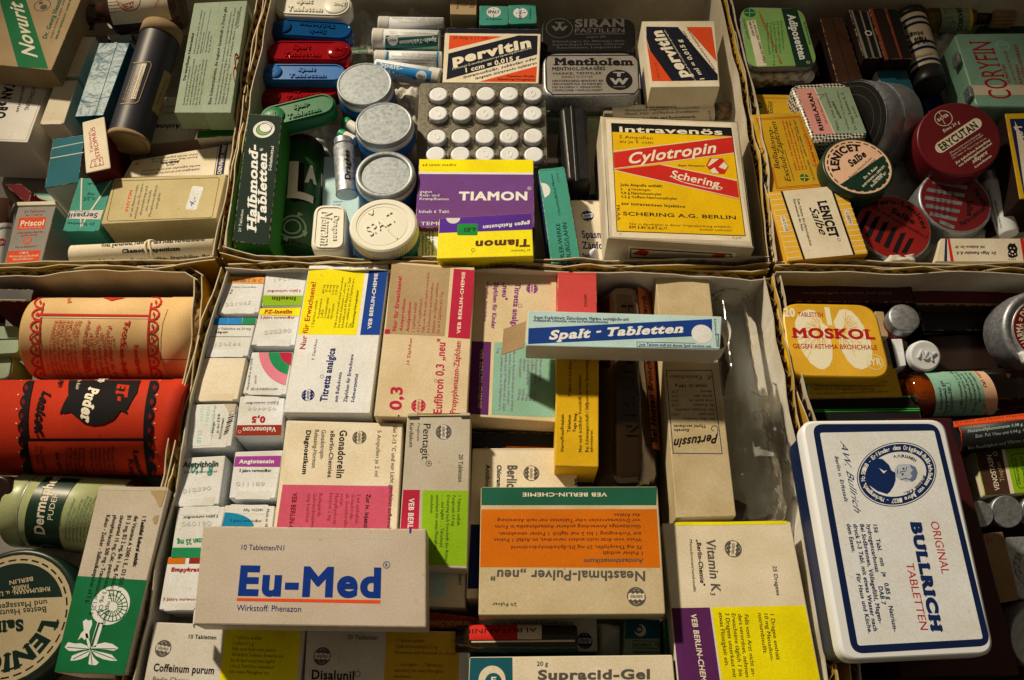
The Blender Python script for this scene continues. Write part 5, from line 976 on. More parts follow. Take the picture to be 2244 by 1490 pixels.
# striped salve carton
b = Box('striped_carton', 'orange striped carton with a cream middle panel and black capitals', 'carton', 'I', [(160,856),(742,800),(928,1330),(312,1388)], 58, 26, 'amberyel', rot='R')
PAL.update(stripe=(224,150,40)); ws_ = 'cream:ink'
for k in range(13):
    t_ = (k+.5)/13; a, e = np.array([160,856])+(np.array([312,1388])-np.array([160,856]))*t_, np.array([742,800])+(np.array([928,1330])-np.array([742,800]))*t_
    for u0, u1 in ((.0,.155),(.845,1.0)): b.lines([tuple(a+(e-a)*u0), tuple(a+(e-a)*u1)], 5, ws_, L=2)
b.poly([(262,848),(636,812),(815,1340),(437,1375)], 'cream', L=1); b.poly([(250,849),(266,847),(441,1375),(425,1377)], 'ink:ink', L=3); b.poly([(634,812),(650,810),(830,1338),(814,1340)], 'ink:ink', L=3)
up = (1,-.1); b.t('LENICET', 535,925,635,1208, 76, b=.05, serif=.7, up=up, L=4); b.t('Salbe', 470,975,560,1190, 62, b=.01, sh=.35, up=up, L=4); b.blk(['Zum Schutze des physiologischen','Säuremantels der Haut'], 375,905,478,1272, 30, 20, up=up, L=4, b=.01); b.ring(703,1225,13,3,'ink:ink',L=4)
b.poly([(738,1000),(780,996),(815,1105),(772,1110)], 'cream', L=3); b.t('OBEN', 752,1012,785,1098, 22, up=up, L=5); b.poly([(245,1045),(285,1042),(320,1165),(280,1168)], 'cream', L=3); b.t('1/4 DOSE', 256,1050,292,1162, 22, up=up, L=5)
f = b.side(2); b.poly([(445,1378),(812,1342),(820,1370),(455,1405)], 'cream', face=f, L=1); b.poly([(430,1380),(446,1378),(456,1406),(440,1408)], 'ink:ink', face=f, L=2); b.poly([(812,1342),(830,1340),(838,1370),(822,1372)], 'ink:ink', face=f, L=2)
# salve tins
d = Disc('salve_tin', 'round peach salve tin with a dark green lower segment', 'tin', 'I', 853,655, 277,64,28, ry=206, group='round salve tins')
d.turned('tin_base', [(.95,-28),(.98,-27),(.98,-8)], 'vdgreen:tinprint'); d.turned('lid', [(1.0,-11),(1.0,-1.2),(.985,-.4),(.96,0),(.93,0)], 'bottle:tinprint')
d.circ(853,655,256,'peach',L=1,name='printed_face'); d.ring(853,655,240,10,'ink:ink',L=2,dash=3,n=72)
pts = [(853+232*math.cos(math.radians(a)), 655-232*.755*math.sin(math.radians(a))) for a in [28-1.0*i*4 for i in range(46)] if True]
q0 = d.face.hit(853,655); rr = d.r*.84; seg = [q0+rr*np.array([math.cos(math.radians(a)),math.sin(math.radians(a))]) for a in range(26,-139,-5)]; d.polyq(seg, 'bottle', 3, 'printed_segment')
d.arc('LENICET', 853,655,150,195,75,70,'ink:ink',b=.05,serif=1); d.t('Salbe', 800,660,920,572, 62, b=.045, serif=1, up=(-.55,-.8)); d.t('Bestes Hautschutz-', 790,752,965,590, 20, up=(-.6,-.7)); d.t('und Massagemittel', 820,768,990,605, 20, up=(-.6,-.7)); d.t('Dr. R. Reiss', 905,755,1005,665, 22, 'cream:ink', b=.03, up=(-.6,-.7), L=5); d.t('RHEUMASAN u. LENICET-', 893,818,1065,655, 17, 'cream:ink', b=.03, up=(-.6,-.7), L=5); d.t('FABRIK', 975,782,1045,715, 18, 'cream:ink', b=.03, up=(-.6,-.7), L=5); d.t('Berlin NW 87', 960,818,1075,712, 20, 'cream:ink', b=.02, up=(-.6,-.7), L=5)
d = Disc('salve_tin', 'large dark red round tin with a cream capsule-shaped nameplate', 'tin', 'I', 1635,440, 312,60,26, ry=262, group='round salve tins', roll=.12)
d.turned('tin_base', [(.95,-28),(.98,-27),(.98,-14)], 'wine:tinprint'); d.turned('lid', [(1.0,-17),(1.0,-1.5),(.98,-.4),(.95,0),(.92,-.1)], 'wine:tinprint')
dd = np.array([355,-235])/math.hypot(355,235); nn = np.array([-dd[1],dd[0]]); c0 = np.array([1633,415.])
pts = []
for s in (1,-1):
    for i in range(9): a = -math.pi/2+math.pi*i/8; pts.append(tuple(c0+dd*s*(165+44*math.cos(a))+nn*s*44*math.sin(a)))
d.poly(pts, 'cream', L=1); d.t('ERYCUTAN', *(c0-dd*168+nn*32), *(c0+dd*172+nn*32), 64, b=.03, serif=.9, up=tuple(-nn+np.array([-.2,0])))
w_ = 'cream:ink'; d.ring(1517,281,70,5,w_); d.t('BAYER', 1478,308,1560,262, 26, w_, b=.02, up=(-.5,-.85)); d.blk(['B','A','','E','R'], 1485,250,1500,246, 22, 18, w_, up=(-.45,-.9)); d.t('Etwa 20 g', 1522,392,1645,318, 26, w_, b=.01, up=(-.5,-.85))
d.t('Zusammensetzung:', 1568,560,1808,402, 14, w_, up=(-.5,-.85)); d.t('Campher 2%, Menthol 1,5%, Ol. Eucalypti', 1578,582,1825,415, 13, w_, up=(-.5,-.85)); d.t('1,5%, Camph. 1%, Thymol 0,25%, Nicotin', 1590,600,1850,440, 13, w_, up=(-.5,-.85)); d.t('Zur äußerlichen Behandlung', 1615,640,1880,455, 20, w_, b=.03, up=(-.5,-.85)); d.t('von Erkältungskrankheiten', 1640,660,1895,480, 20, w_, b=.03, up=(-.5,-.85)); d.t('»Bayer«', 1745,635,1865,552, 34, w_, b=.02, sh=.3, up=(-.5,-.85)); d.t('Leverkusen', 1765,668,1892,578, 20, w_, b=.03, up=(-.5,-.85))
d = Disc('salve_tin', 'tarnished red and grey striped round tin with worn print', 'tin', 'I', 1610,925, 283,40,18, ry=222, group='round salve tins')
d.turned('tin_base', [(.96,-18),(1.0,-17),(1.0,-1.2),(.98,-.3),(.95,0)], 'tin:metal'); d.circ(1610,925,262,'darkred:tinprint',L=1,name='printed_face')
for k in range(6):
    y0 = 770+k*62; dx = math.sqrt(max(0,1-((y0+20-925)/205)**2))*250; d.poly([(1615-dx*.96,y0-12),(1705-k*20,y0+38),(1698-k*20,y0+64),(1612-dx*.98,y0+16)], 'tin:metal', L=2)
d.t('Peruol', 1745,845,1830,960, 44, 'ink:ink', b=.04, up=(.8,-.5)); d.t('Salbe', 1700,925,1700,1040, 50, 'ink:ink', b=.04, up=(1,-.1)); d.t('Peru-Lenicet', 1660,1125,1850,985, 44, 'ink:ink', b=.04, up=(-.5,-.8)); 
for k in range(4): d.t('BERLIN NW', 1455+k*42,800+k*20,1455+k*42-30,1040, 22, 'ink:ink', up=(1,0))
d = Disc('salve_tin', 'bright red round tin with thick black bars, at the front of the tray', 'tin', 'I', 1135,1128, 287,48,16, ry=232, group='round salve tins')
d.turned('tin_base', [(.97,-16),(1.0,-15),(1.0,-1.4),(.985,-.4),(.96,0)], 'tin:metal'); d.circ(1135,1128,274,'perured:tinprint',L=1,name='printed_face')
d.arc('Peru-Lenicet', 1135,1128,212,122,-5,44,'ink:ink',b=.04); d.t('Salbe', 1105,1010,1285,1108, 46, b=.045, up=(.45,-.8)); d.t('Mild und schmerzstillend', 945,968,1385,1218, 24, b=.02, up=(.45,-.8))
for k in range(6):
    x0 = 950+k*66; y0 = 1005+k*42; d.poly([(x0-30,y0),(x0+12,y0-4),(x0-72+k*4,min(1335,y0+165)),(x0-112+k*4,min(1325,y0+145))], 'ink:ink', L=2)
f = PlaneF(d.face.at(np.array([0,-d.r*1.01]),0), d.face.e1, -d.face.n, (0,-1), 'I'); d.t('Inhalt ca. 20 g', 930,1340,1035,1395, 24, face=f, up=(.3,-1))
crumple('tissue_paper', 'scrap of white tissue in front of the bright red tin', 'tissue', 'I', [(1060,1340),(1320,1335),(1340,1410),(1030,1415)], 46, .006, 'offwhite:paper', 17, n=12)
c = Cyl('pill_vial', 'white labelled vial with a ribbed metal cap beside the red tins', 'vial', 'I', (1855,715),(2025,1185), 32, 78, up=(1,0))
prof = [(0,.6),(.01,.86)]+[(.02+.14*i/8, .92 if i%2 else .86) for i in range(9)]; c.seg('cap', prof, 'tin:metal'); c.seg('body', [(.15,.8),(.2,.95),(.97,.95),(1.0,.85)], 'white:plastic')
c.blk(['Grippe- und Erkältungskrankheiten','Wenn vom Arzt nicht anders verordnet','3 x 1 bis 2 Tabletten täglich'], 1915,1130,1845,830, 28, 14, up=(-1,0), b=.02)
b = Box('navy_carton', 'dark carton with a yellow edge and blue label at the right border', 'carton', 'I', [(2000,246),(2330,238),(2440,880),(2115,905)], 56, 44, 'gold', side='dbrown', rot='R'); b.poly([(2030,285),(2330,278),(2420,850),(2140,870)], 'navy', L=1); b.poly([(2070,300),(2190,560),(2240,860),(2150,868)], 'cream', L=2); b.t('Lot', 2062,345,2120,450, 60, 'cream:ink', b=.03, sh=.2, up=(1,-.2), L=4)
b = Box('narrow_carton', 'cream carton with red and navy stripes and a lion crest at the front edge', 'carton', 'I', [(1500,1217),(2330,1217),(2352,1396),(1458,1392)], 46, 34, 'cream', rot='180')
b.poly([(1512,1217),(1535,1217),(1512,1392),(1488,1392)], 'cream'); b.poly([(1530,1217),(1545,1217),(1545,1392),(1522,1392)], 'navy'); b.poly([(1548,1217),(1565,1217),(1598,1392),(1572,1392)], 'red'); b.poly([(2112,1217),(2140,1217),(2170,1392),(2140,1392)], 'red'); b.poly([(2142,1217),(2165,1217),(2195,1392),(2172,1392)], 'navy')
b.t('Dr. Hugo Remmler A.G.', 1925,1318,1615,1318, 26, b=.03); b.t('N4, Anklamer Str. 38', 1838,1272,1612,1272, 22, b=.02); b.poly([(2020,1265),(2035,1250),(2052,1258),(2070,1252),(2080,1270),(2092,1290),(2088,1325),(2095,1350),(2080,1360),(2050,1368),(2022,1360),(2016,1335),(2022,1310),(2012,1290)], 'ink:ink', L=2, name='printed_crest')
for x, y, r in ((2038,1290,6),(2066,1292,6),(2052,1318,10),(2030,1335,7),(2074,1338,7),(2052,1345,6)): b.circ(x, y, r, 'cream:paper', L=3, n=10)
pass; b.t('VITY', 2085,1370,2020,1370, 14)
# ------------------------------------------------------------------ bottom left tray
crumple('tissue_paper', 'crumpled white paper under the green powder drum', 'tissue', 'K', [(200,560),(640,640),(560,1500),(-100,1500)], 4, .010, 'offwhite:paper', 21)
b = Box('black_carton', 'worn black carton with a maroon front at the left edge of the tray', 'carton', 'J', [(-80,193),(216,196),(196,276),(-100,270)], 50, 34, 'black:coated', side='maroon'); b.lines([(-80,262),(196,266)], 6, 'tan:ink'); b.flap(1, a=.05, b=.95, d=.3)
b = Box('green_tin', 'grey green flat tin half under the beige drum', 'tin', 'J', [(-80,440),(125,436),(125,620),(-80,630)], 34, 10, 'sage:tinprint', side='sage:tinprint', r=3); b.lines([(-80,530),(125,525)], 8, 'ink:ink')
b = Box('green_tin', 'grey green round-cornered tin lower down at the left edge', 'tin', 'J', [(-160,612),(96,616),(70,800),(-200,800)], 30, 22, 'sage:tinprint', side='sage:tinprint', r=6, bevel=1.5); b.lines([(-100,640),(60,640),(80,665),(60,790)], 5, 'ink:ink')
def arcs(c, x, y0, y1, n, m, w, sgn, L=3):
    """scalloped border running down the drum at picture column x"""
    for i in range(n):
        ya, yb = y0+(y1-y0)*i/n, y0+(y1-y0)*(i+1)/n
        pts = [(x(ya+(yb-ya)*(.5-.5*math.cos(t_)))+sgn*w*math.sin(t_), ya+(yb-ya)*(.5-.5*math.cos(t_))) for t_ in [math.pi*k/7 for k in range(8)]]
        yield pts
c = Cyl('powder_drum', 'beige cardboard powder drum with red scalloped borders and red German text', 'drum', 'J', (284,522),(1420,520), 30, 278, up=(1,0))
c.seg('body', [(0,.93),(.0,.98),(.79,.98)], 'mustard'); PAL.update(drum=(218,178,118)); c.seg('paper_wrap', [(.004,.985),(.79,.985)], 'drum', cap=False); c.seg('lid', [(.785,.985),(.785,1.0),(1.0,1.0),(1.0,.6)], 'drum')
c.lines([(1118,330),(1085,420),(1072,520),(1072,660)], 4, 'inkbrown:ink'); c.lines([(1072,662),(1330,664)], 4, 'inkbrown:ink')
PAL.update(drumred=(190,48,32)); rd = 'drumred:ink'
xl = lambda y: 262+ (0.00055*(y-520)**2); xr = lambda y: 985+(0.00045*(y-520)**2)
for pts in arcs(c, xl, 240, 800, 7, rd, 62, -1): c.lines(pts, 12, rd, L=3)
for pts in arcs(c, xr, 240, 800, 7, rd, 62, 1): c.lines(pts, 12, rd, L=3)
for i in range(7):
    y = 280+i*80
    for x in (xl(y)-25, xr(y)+28): c.poly([(x,y-18),(x+9,y),(x,y+18),(x-9,y)], rd, L=3, name='printed_lozenge')
for x in (xl, xr): c.lines([(x(y)+0, y) for y in range(250, 800, 40)], 12, rd, L=3)
c.lines([(245,362),(990,372)], 16, rd); c.lines([(270,378),(985,385)], 4, 'cream:ink'); c.poly([(680,248),(840,250),(740,270)], rd)
c.t('Bewährtes', 895,565,925,760, 32, rd, b=.03, serif=1); c.t('Trocken-Schweiß-', 838,402,870,815, 34, rd, b=.05, serif=1)
c.blk(['vereinigt die Wirkung','Formaldehyd mit der des','um rasch jeden unange','Geruch zu beseitigen und','starken Hand-, Achsel-','schweiß wesentlich und un'], 768,402,800,800, 36, 24, rd, b=.02, serif=1, align='r'); c.t('zu verringern', 565,580,588,745, 24, rd, b=.02, serif=1)
c.blk(['Im allgemeinen genügt jedoch','Wund- u. Körperpuder, der','sagt, auch bei Windeln und','behandlung, ferner als Hautpu','legung von Dauerverbänden u','Bei Wundsein der Kinder be','bewährte Lenicet-Kinderpuder'], 530,402,552,790, 27, 18, rd, b=.015, serif=1); c.t('Inhalt ca. 80 g', 300,575,322,735, 18, rd)
c.t('ke', 448,285,452,250, 30, rd, sh=.2)
c = Cyl('powder_drum', 'bright red cardboard powder drum with a black badge and scalloped borders', 'drum', 'J', (-20,1115),(1305,1112), 34, 322, up=(1,0))
PAL.update(drumr=(184,46,18)); c.seg('body', [(0,.9),(0,.985),(.90,.985)], 'drumr'); c.seg('lid', [(.895,.985),(.895,1.0),(1.0,1.0),(1.0,.6)], 'drumr')
bk = 'ink:ink'; xl = lambda y: 170+.00045*(y-1120)**2; xr = lambda y: 968+.0004*(y-1150)**2
for xf, sg in ((xl, -1), (xr, 1)):
    for k in range(7):
        ya, yb = 803+k*90, 803+(k+1)*90
        pts = [(xf(ya+(yb-ya)*(.5-.5*math.cos(t_)))+sg*(18+34*math.sin(t_)), ya+(yb-ya)*(.5-.5*math.cos(t_))) for t_ in [math.pi*i_/8 for i_ in range(9)]]
        c.poly(pts+[(xf(yb)-sg*14,yb),(xf((ya+yb)/2)-sg*14,(ya+yb)/2),(xf(ya)-sg*14,ya)], bk, L=2, name='printed_scallop')
for i in range(7):
    y = 850+i*95
    for x in (xl(y)-28, xr(y)+26): c.poly([(x,y-22),(x+15,y),(x,y+22),(x-15,y)], 'wine:ink', L=5, name='printed_lozenge')
    for x in (xl(y)-62, xr(y)+62): c.circ(x, y-48, 5, 'cream:ink', L=4, n=8)
c.lines([(158,1198),(1010,1196)], 20, bk)
c.poly([(462,800),(940,800),(915,880),(850,990),(820,985),(760,1060),(690,1092),(620,1100),(560,1085),(505,1040),(470,1012),(425,1022),(412,980),(455,900)], bk, L=2, name='printed_badge')
c.poly([(395,1025),(440,930),(470,1000)], bk, L=2, name='printed_badge'); c.poly([(800,1000),(850,1025),(830,930)], bk, L=2, name='printed_badge')
c.t('Körper-', 665,600,650,815, 66, 'cream:ink', b=.04, serif=1); c.t('Puder', 600,845,540,1072, 74, 'cream:ink', b=.05, serif=1, up=(1,.2)); c.t('ET-', 790,828,770,935, 80, 'drumr:ink', b=.06, serif=1, up=(1,.1)); c.t('Dr. Reiss', 520,800,505,862, 24, 'cream:ink', sh=.2)
c.t('Lenicet.', 290,870,232,1155, 62, bk, b=.045, sh=.3, serif=.7, up=(1,.22)); c.t('gegen', 405,800,385,845, 36, bk, b=.04, sh=.3)
c.blk(['Bestes Haut-','Hand- und Körper','schnell und','unangenehme','puder bei','verabreicht'], 745,1245,790,1440, 28, 18, bk, serif=1); c.blk(['antiseptisch','behandlung','und Wunden','gegen Haut-','Geschwüre'], 555,1245,590,1440, 28, 18, bk, serif=1); c.t('Bei allen', 370,1285,400,1400, 22, bk, b=.03, serif=1); c.t('Lenicet-', 888,1270,940,1430, 36, bk, b=.04, sh=.1); c.t('Körper', 855,1330,890,1440, 36, bk, b=.02, sh=.1); c.blk(['Für Säuglinge','Dr. Reiss'], 265,1240,300,1400, 32, 22, bk, serif=1)
c = Cyl('powder_tin', 'pale green powder tin with a dark green label, highlight along its top', 'tin', 'K', (120,352),(930,405), 24, 245, up=(-1,0))
PAL.update(derma=(176,180,122)); c.seg('body', [(.16,.965),(.17,.985),(.98,.985),(1,.8)], 'derma:tinprint'); c.seg('lid', [(0,.6),(.0,.88),(.02,.97),(.04,1.0),(.145,1.0),(.165,.975)], 'derma:tinprint'); c.seg('seam', [(.17,.99),(.175,1.0),(.18,.99)], 'tin:metal', cap=False); c.seg('end_cap', [(.93,1.0),(.99,1.0),(1.0,.9)], 'dbrown:tinprint')
c.poly([(320,135),(545,150),(435,620),(205,600)], 'bottle:tinprint', L=1); c.lines([(310,135),(198,600)], 4, 'bottle:ink')
c.t('Dermaphen', 300,520,412,140, 72, 'cream:ink', b=.03, up=(-1,-.12)); c.t('PUDER', 352,425,395,250, 36, 'cream:ink', b=.0, up=(-1,-.12)); c.ring(325,610,45,5,'sage:ink')
c.blk(['Zusammensetzung: Dibromsalicyl.','Zinc. oxydat. Talcum venet.','Anwendung: Vorbeugend wird der','man in Schuhe und Strümpfe gestreut','Auch während einer Behandlung des','der Fußes kann der Puder nach Anweisung','auf und zwischen die Zehen gestreut'], 445,560,545,215, 25, 13, 'inkgreen:ink', up=(-1,-.15), b=.01)
d = Disc('jar', 'dark brown screw lid of a jar at the left edge below the red drum', 'jar', 'K', -20,225,92,44,30, ry=150); d.root.name = 'dark_jar'; d.turned('lid', [(.9,-10),(1.0,-9),(1.0,-1),(.96,0),(.85,.1)], 'dbrown:tinprint'); d.turned('body', [(.8,-30),(.95,-28),(.95,-10)], 'brown:darkglass'); d.ring(-20,225,70,6,'tin:ink')
d = Disc('salve_tin', 'cream and green salve tin upside down in the lower left corner', 'tin', 'K', 58,1075, 445,36,24, ry=392)
d.turned('tin_base', [(.95,-24),(1.0,-23),(1.0,-12)], 'black:tinprint'); d.turned('lid', [(1.02,-14),(1.02,-1.5),(1.0,-.4),(.97,0),(.95,0)], 'vdgreen:tinprint'); PAL.update(oldcream=(186,166,124)); d.circ(58,1075,412,'oldcream:coated',L=1,name='printed_face')
d.ring(58,1075,385,11,bk,L=2,dash=3,n=90); q0 = d.face.hit(58,1075); rr = d.r*.80
seg = [q0+rr*np.array([math.cos(math.radians(a)),math.sin(math.radians(a))]) for a in range(22,165,5)]; d.polyq(seg, 'vdgreen:paper', 2, 'printed_segment')
gk = 'vdgreen:ink'; d.t('BERLIN', 218,802,62,830, 28, 'oldcream:ink', b=.02, up=(.1,1)); d.t('FABRIK', 190,850,78,868, 30, 'oldcream:ink', b=.02, up=(.1,1)); d.t('RHEUMASAN- u. LENICET-', 332,868,-150,920, 30, 'oldcream:ink', b=.02, up=(.1,1)); d.t('und Massagemittel', 312,955,-130,1000, 38, gk, b=.01, up=(.1,1)); d.t('Bestes Hautschutz-', 306,1000,-160,1040, 40, gk, b=.01, up=(.1,1)); d.t('Salbe', 155,1090,-110,1105, 82, gk, b=.06, serif=1, up=(.05,1)); d.arc('LENICET.', 58,1075,232,-2,-165,122,gk,b=.05,serif=.8)
b = Box('slim_carton', 'white and green carton with a dandelion drawing leaning against the tray wall', 'carton', 'K', [(664,206),(1120,216),(826,1452),(364,1434)], 58, 26, 'robwhite', rot='R'); b.flap(0, a=.02, b=.98, d=.04)
b.face.off = .0001
b.poly([(515,797),(982,826),(826,1452),(364,1434)], 'green', L=1)
b.blk(['1 Teelöffel Robural enthält:'], 950,400,885,735, 47, 26, b=.03); b.blk(['die Vitamine A 2500 I. E., D3 500 I. E.,','B1 3 mg, B2 2 mg, B6 1 mg, Folsäure 0,1 mg, Nicotin-','säureamid 15 mg, Calc. pantothenat 3 mg, Calc.','phosphat-lactat 500 mg - Traubenzucker 1,25 g.','Kakao - Zucker - Süßmolkenpulver ad 5 g.'], 898,395,722,1150, 47, 26, b=.008)
wh = 'white:ink'; b.circ(738,992,126,wh,L=2,name='dandelion_head')
for k in range(16):
    a = math.radians(-100+k*17); x0, y0 = 752+34*math.cos(a), 1000+34*math.sin(a); x1, y1 = 745+104*math.cos(a), 995+104*math.sin(a); b.lines([(x0,y0),(x1,y1)], 6, 'green:ink', L=4); tx, ty = -math.sin(a), math.cos(a); b.lines([(x1-tx*13,y1-ty*13),(x1,y1),(x1+tx*13,y1+ty*13)], 6, 'green:ink', L=4)
    b.lines([(745+70*math.cos(a)-tx*9,995+70*math.sin(a)-ty*9),(745+70*math.cos(a)+tx*9,995+70*math.sin(a)+ty*9)], 5, 'green:ink', L=4)
for pts in ([(655,1110),(690,1110),(640,1270),(600,1275)],[(650,1105),(668,1108),(618,1270),(602,1268)]): b.poly(pts, wh, L=2, name='dandelion_stalk')
b.lines([(664,1115),(612,1265)], 5, 'green:ink', L=4)
for pts in ([(553,1100),(575,1085),(590,1095),(613,1090),(615,1120),(596,1170),(598,1215),(575,1210),(565,1225),(545,1205),(520,1225),(540,1180),(560,1160)], [(568,1180),(585,1180),(606,1275),(590,1280)],
  [(432,1272),(455,1238),(500,1248),(540,1245),(580,1262),(600,1285),(545,1290),(500,1298),(460,1296)], [(470,1362),(480,1330),(520,1312),(560,1300),(604,1290),(585,1330),(545,1350),(505,1360)], [(590,1385),(596,1340),(604,1295),(625,1340),(660,1375),(640,1392),(612,1390)], [(790,1278),(750,1250),(700,1240),(650,1252),(605,1280),(660,1285),(710,1288),(760,1296)], [(782,1362),(745,1322),(700,1310),(650,1300),(608,1290),(640,1330),(690,1352),(740,1362)]):
    b.poly(pts, wh, L=2, name='dandelion_leaf')
for a, e in (((450,1272),(590,1284)),((490,1350),(592,1298)),((615,1385),(606,1310)),((770,1282),(620,1282)),((765,1352),(622,1298))): b.lines([a, e], 5, 'green:ink', L=4)
b.poly([(1005,228),(1110,225),(1075,335),(1058,335),(1040,290),(1005,240)], 'tan', L=2, name='brown_stain'); b.poly([(1030,395),(1060,392),(1045,450),(1025,450),(1015,420)], 'tan', L=2, name='brown_stain')
f = b.side(1); b.poly([(985,830),(1010,840),(835,1470),(826,1452)], 'navy', face=f, L=1)
# ------------------------------------------------------------------ bottom centre tray
GL = 'upright tablet cartons with their ends up'
def upright(label, view, cor, z=51, m='white', edge=2, side=None, rot='0'):
    b = Box('small_carton', label, 'carton', view, cor, z, 46, m, side=side, rot=rot, group=GL); b.flap(edge, a=.10, b=.88); b.face.off = .0001; b.L0 = 1; return b
def stampno(b, s, *a): b.t(s, *a, 'paleink:ink', L=2)
PAL.update(paleink=(204,197,180))
b = upright('upright white carton with an orange strip at its far edge', 'L', [(600,200),(966,210),(905,545),(520,550)])
b.poly([(597,200),(966,210),(955,270),(580,262)], 'orangesoft', L=2); b.t('L-Insulin S. N. C.', 638,252,935,258, 34, 'inkgrey:ink', sh=.2, b=.01, L=4); b.t('3 Jahre verwendbar', 650,308,882,308, 14, 'inkgrey:ink'); stampno(b, '221065', 582,488,830,468, 34); b.t('2', 622,365,650,365, 40, 'inkgrey:ink', sh=.3)
b = upright('upright white carton with a lime strip and upside-down name', 'L', [(985,132),(1375,155),(1312,486),(940,486)], edge=0, rot='180')
b.poly([(942,383),(1338,385),(1312,480),(945,482)], 'lime', L=2); b.t('Insulin', 1265,398,1035,398, 40, 'inkbrown:ink', b=.045, L=4); b.t('3 Jahre verwendbar', 1310,328,988,332, 24, 'inkred:ink', b=.005); stampno(b, '140261', 1295,195,1060,215, 34)
b = upright('upright white carton with a yellow strip and red name', 'L', [(925,506),(1312,500),(1250,860),(838,856)])
b.poly([(930,506),(1312,500),(1298,580),(905,568)], 'yellow', L=2); b.t('PZ-Insulin', 958,556,1228,556, 38, 'inkred:ink', b=.045, sh=.05, serif=.8, L=4); b.t('3 Jahre verwendbar', 920,604,1250,604, 24, 'inkred:ink', b=.01); stampno(b, '020290', 955,758,1215,738, 40)
b = upright('upright white carton with blue and green blocks along its far edge', 'L', [(476,600),(882,600),(800,962),(398,965)])
b.poly([(482,600),(612,600),(608,662),(474,662)], 'sky', L=2); b.poly([(616,600),(750,600),(742,662),(612,662)], 'sky', L=2); b.poly([(756,600),(878,600),(866,662),(746,662)], 'puregreen', L=2); b.lines([(472,664),(868,664)], 4, 'ink:ink'); b.lines([(440,778),(832,780)], 3, 'ink:ink'); b.t('20 Tabletten zu 20 mg', 495,712,830,712, 22, 'inkgrey:ink'); b.t('Alupent', 485,745,606,745, 24, b=.01); stampno(b, '150586', 485,870,735,865, 34)
b = upright('upright blank cream carton without any print', 'L', [(368,985),(782,985),(702,1380),(285,1388)], m='cream')
b = upright('upright white carton with quarter circles in pink, green and crimson', 'L', [(845,932),(1232,930),(1168,1330),(758,1322)])
def quarter(b, c, r, m, L, a0=180, a1=270, ry=1.0):
    pts = [c]+[(c[0]+r*math.cos(math.radians(a)), c[1]-r*ry*math.sin(math.radians(a))) for a in range(a0, a1+1, 6)]; b.poly(pts, m, L, 'printed_arc')
quarter(b, (1228,932), 318, 'lightpink', 2, 180, 258); quarter(b, (1228,932), 226, 'puregreen', 3, 180, 262, .95); quarter(b, (1228,932), 118, 'crimson', 4, 180, 268, 1.0); b.t('Hergestellt in der DDR', 808,1285,852,985, 20, up=(-1,0)); b.t('001115', 885,1230,888,1150, 20, up=(-1,0)); b.t('ИЗГОТОВЛЕНО В ГДР', 1085,1270,832,1272, 20, up=(0,1), font=1)
b = upright('upright white carton with a torn barcode corner and a green printed price label', 'M', [(332,158),(756,150),(706,540),(286,552)], rot='R')
b.poly([(345,160),(560,156),(520,535),(300,548)], 'white', L=2, name='price_label'); b.blk(['Do Herkranst.','000844 1','126103'], 540,170,510,460, 56, 30, 'stamp:ink'); b.t('21.18', 400,395,388,510, 38, 'stamp:ink', b=.01, L=5); b.t('Herge.', 545,418,560,310, 24, up=(-1,0)); b.t('in der DDR', 592,418,608,240, 24, up=(-1,0)); b.t('Изготовлено', 612,478,645,280, 20, up=(-1,0), font=1)
for k in range(9): w_ = (4, 9, 5, 12, 4, 8, 5, 10, 6)[k]; b.lines([(740-k*8,240+k*22),(690-k*6,258+k*22)], w_, 'ink:ink')
b.poly([(640,150),(756,150),(745,235),(715,215),(690,260),(672,200)], 'paper:card', L=3, name='torn_patch')
f = b.side(2); b.circ(650,590,60,'inkgrey:ink',face=f); b.lines([(330,570),(540,600)],30,'inkgrey:ink',face=f)
b = upright('upright white carton with a brown strip and the figure 0,5 upside down', 'M', [(798,82),(1206,100),(1172,446),(750,450)], rot='180', edge=0)
b.poly([(765,348),(1180,345),(1172,440),(750,444)], 'brownred', L=2); b.t('Velonarcon', 1132,366,822,370, 46, 'white:ink', b=.015, L=4); b.ring(790,410,14,3,'white:ink',L=4); b.t('0,5', 1030,268,905,268, 60, 'inkred:ink', b=.045); b.t('5 Jahre verwendbar', 1152,128,845,132, 22); stampno(b, '054488', 1130,180,865,180, 30)
f = b.side(2); b.t('50 mg/ml', 872,502,1150,495, 26, 'inkred:ink', b=.02, face=f); b.circ(895,530,34,'ink:ink',face=f); b.t('Velonarcon', 880,575,1165,575, 26, 'inkbrown:ink', face=f, b=.02)
b = upright('upright white carton with a black name over turquoise figures', 'M', [(248,658),(652,636),(592,1082),(164,1096)])
b.t('0,1 g', 325,790,535,785, 95, 'aqua:ink', b=.03, L=2); b.t('Acetylcholin', 258,742,586,732, 56, b=.02, L=5); b.t('3 Jahre verwendbar', 236,798,582,785, 22, 'inkgrey:ink', L=5); stampno(b, '010390', 250,985,520,950, 38)
b = upright('upright white carton with a magenta strip and white name', 'M', [(752,600),(1190,586),(1116,1028),(694,1025)])
b.poly([(750,640),(1176,633),(1162,735),(735,732)], 'magenta', L=2); b.t('Angiotensin', 782,704,1108,702, 38, 'white:ink', b=.045, L=4); b.t('5 Jahre verwendbar', 785,784,1082,782, 28, b=.02); stampno(b, '011189', 750,915,1020,915, 38)
b = upright('upright white carton with a dark green strip, beside the large white carton', 'M', [(215,1122),(652,1112),(560,1580),(150,1590)], rot='180', edge=0, side='lgreen')
b.t('Tabletten 25 mg', 560,1392,205,1420, 52, 'puregreen:ink', b=.03, up=(.1,1)); b.t('5 Jahre verwendbar', 588,1186,262,1200, 24, b=.01); stampno(b, '061090', 525,1240,250,1250, 42); b.poly([(165,1490),(580,1490),(560,1578),(150,1588)], 'puregreen', L=2)
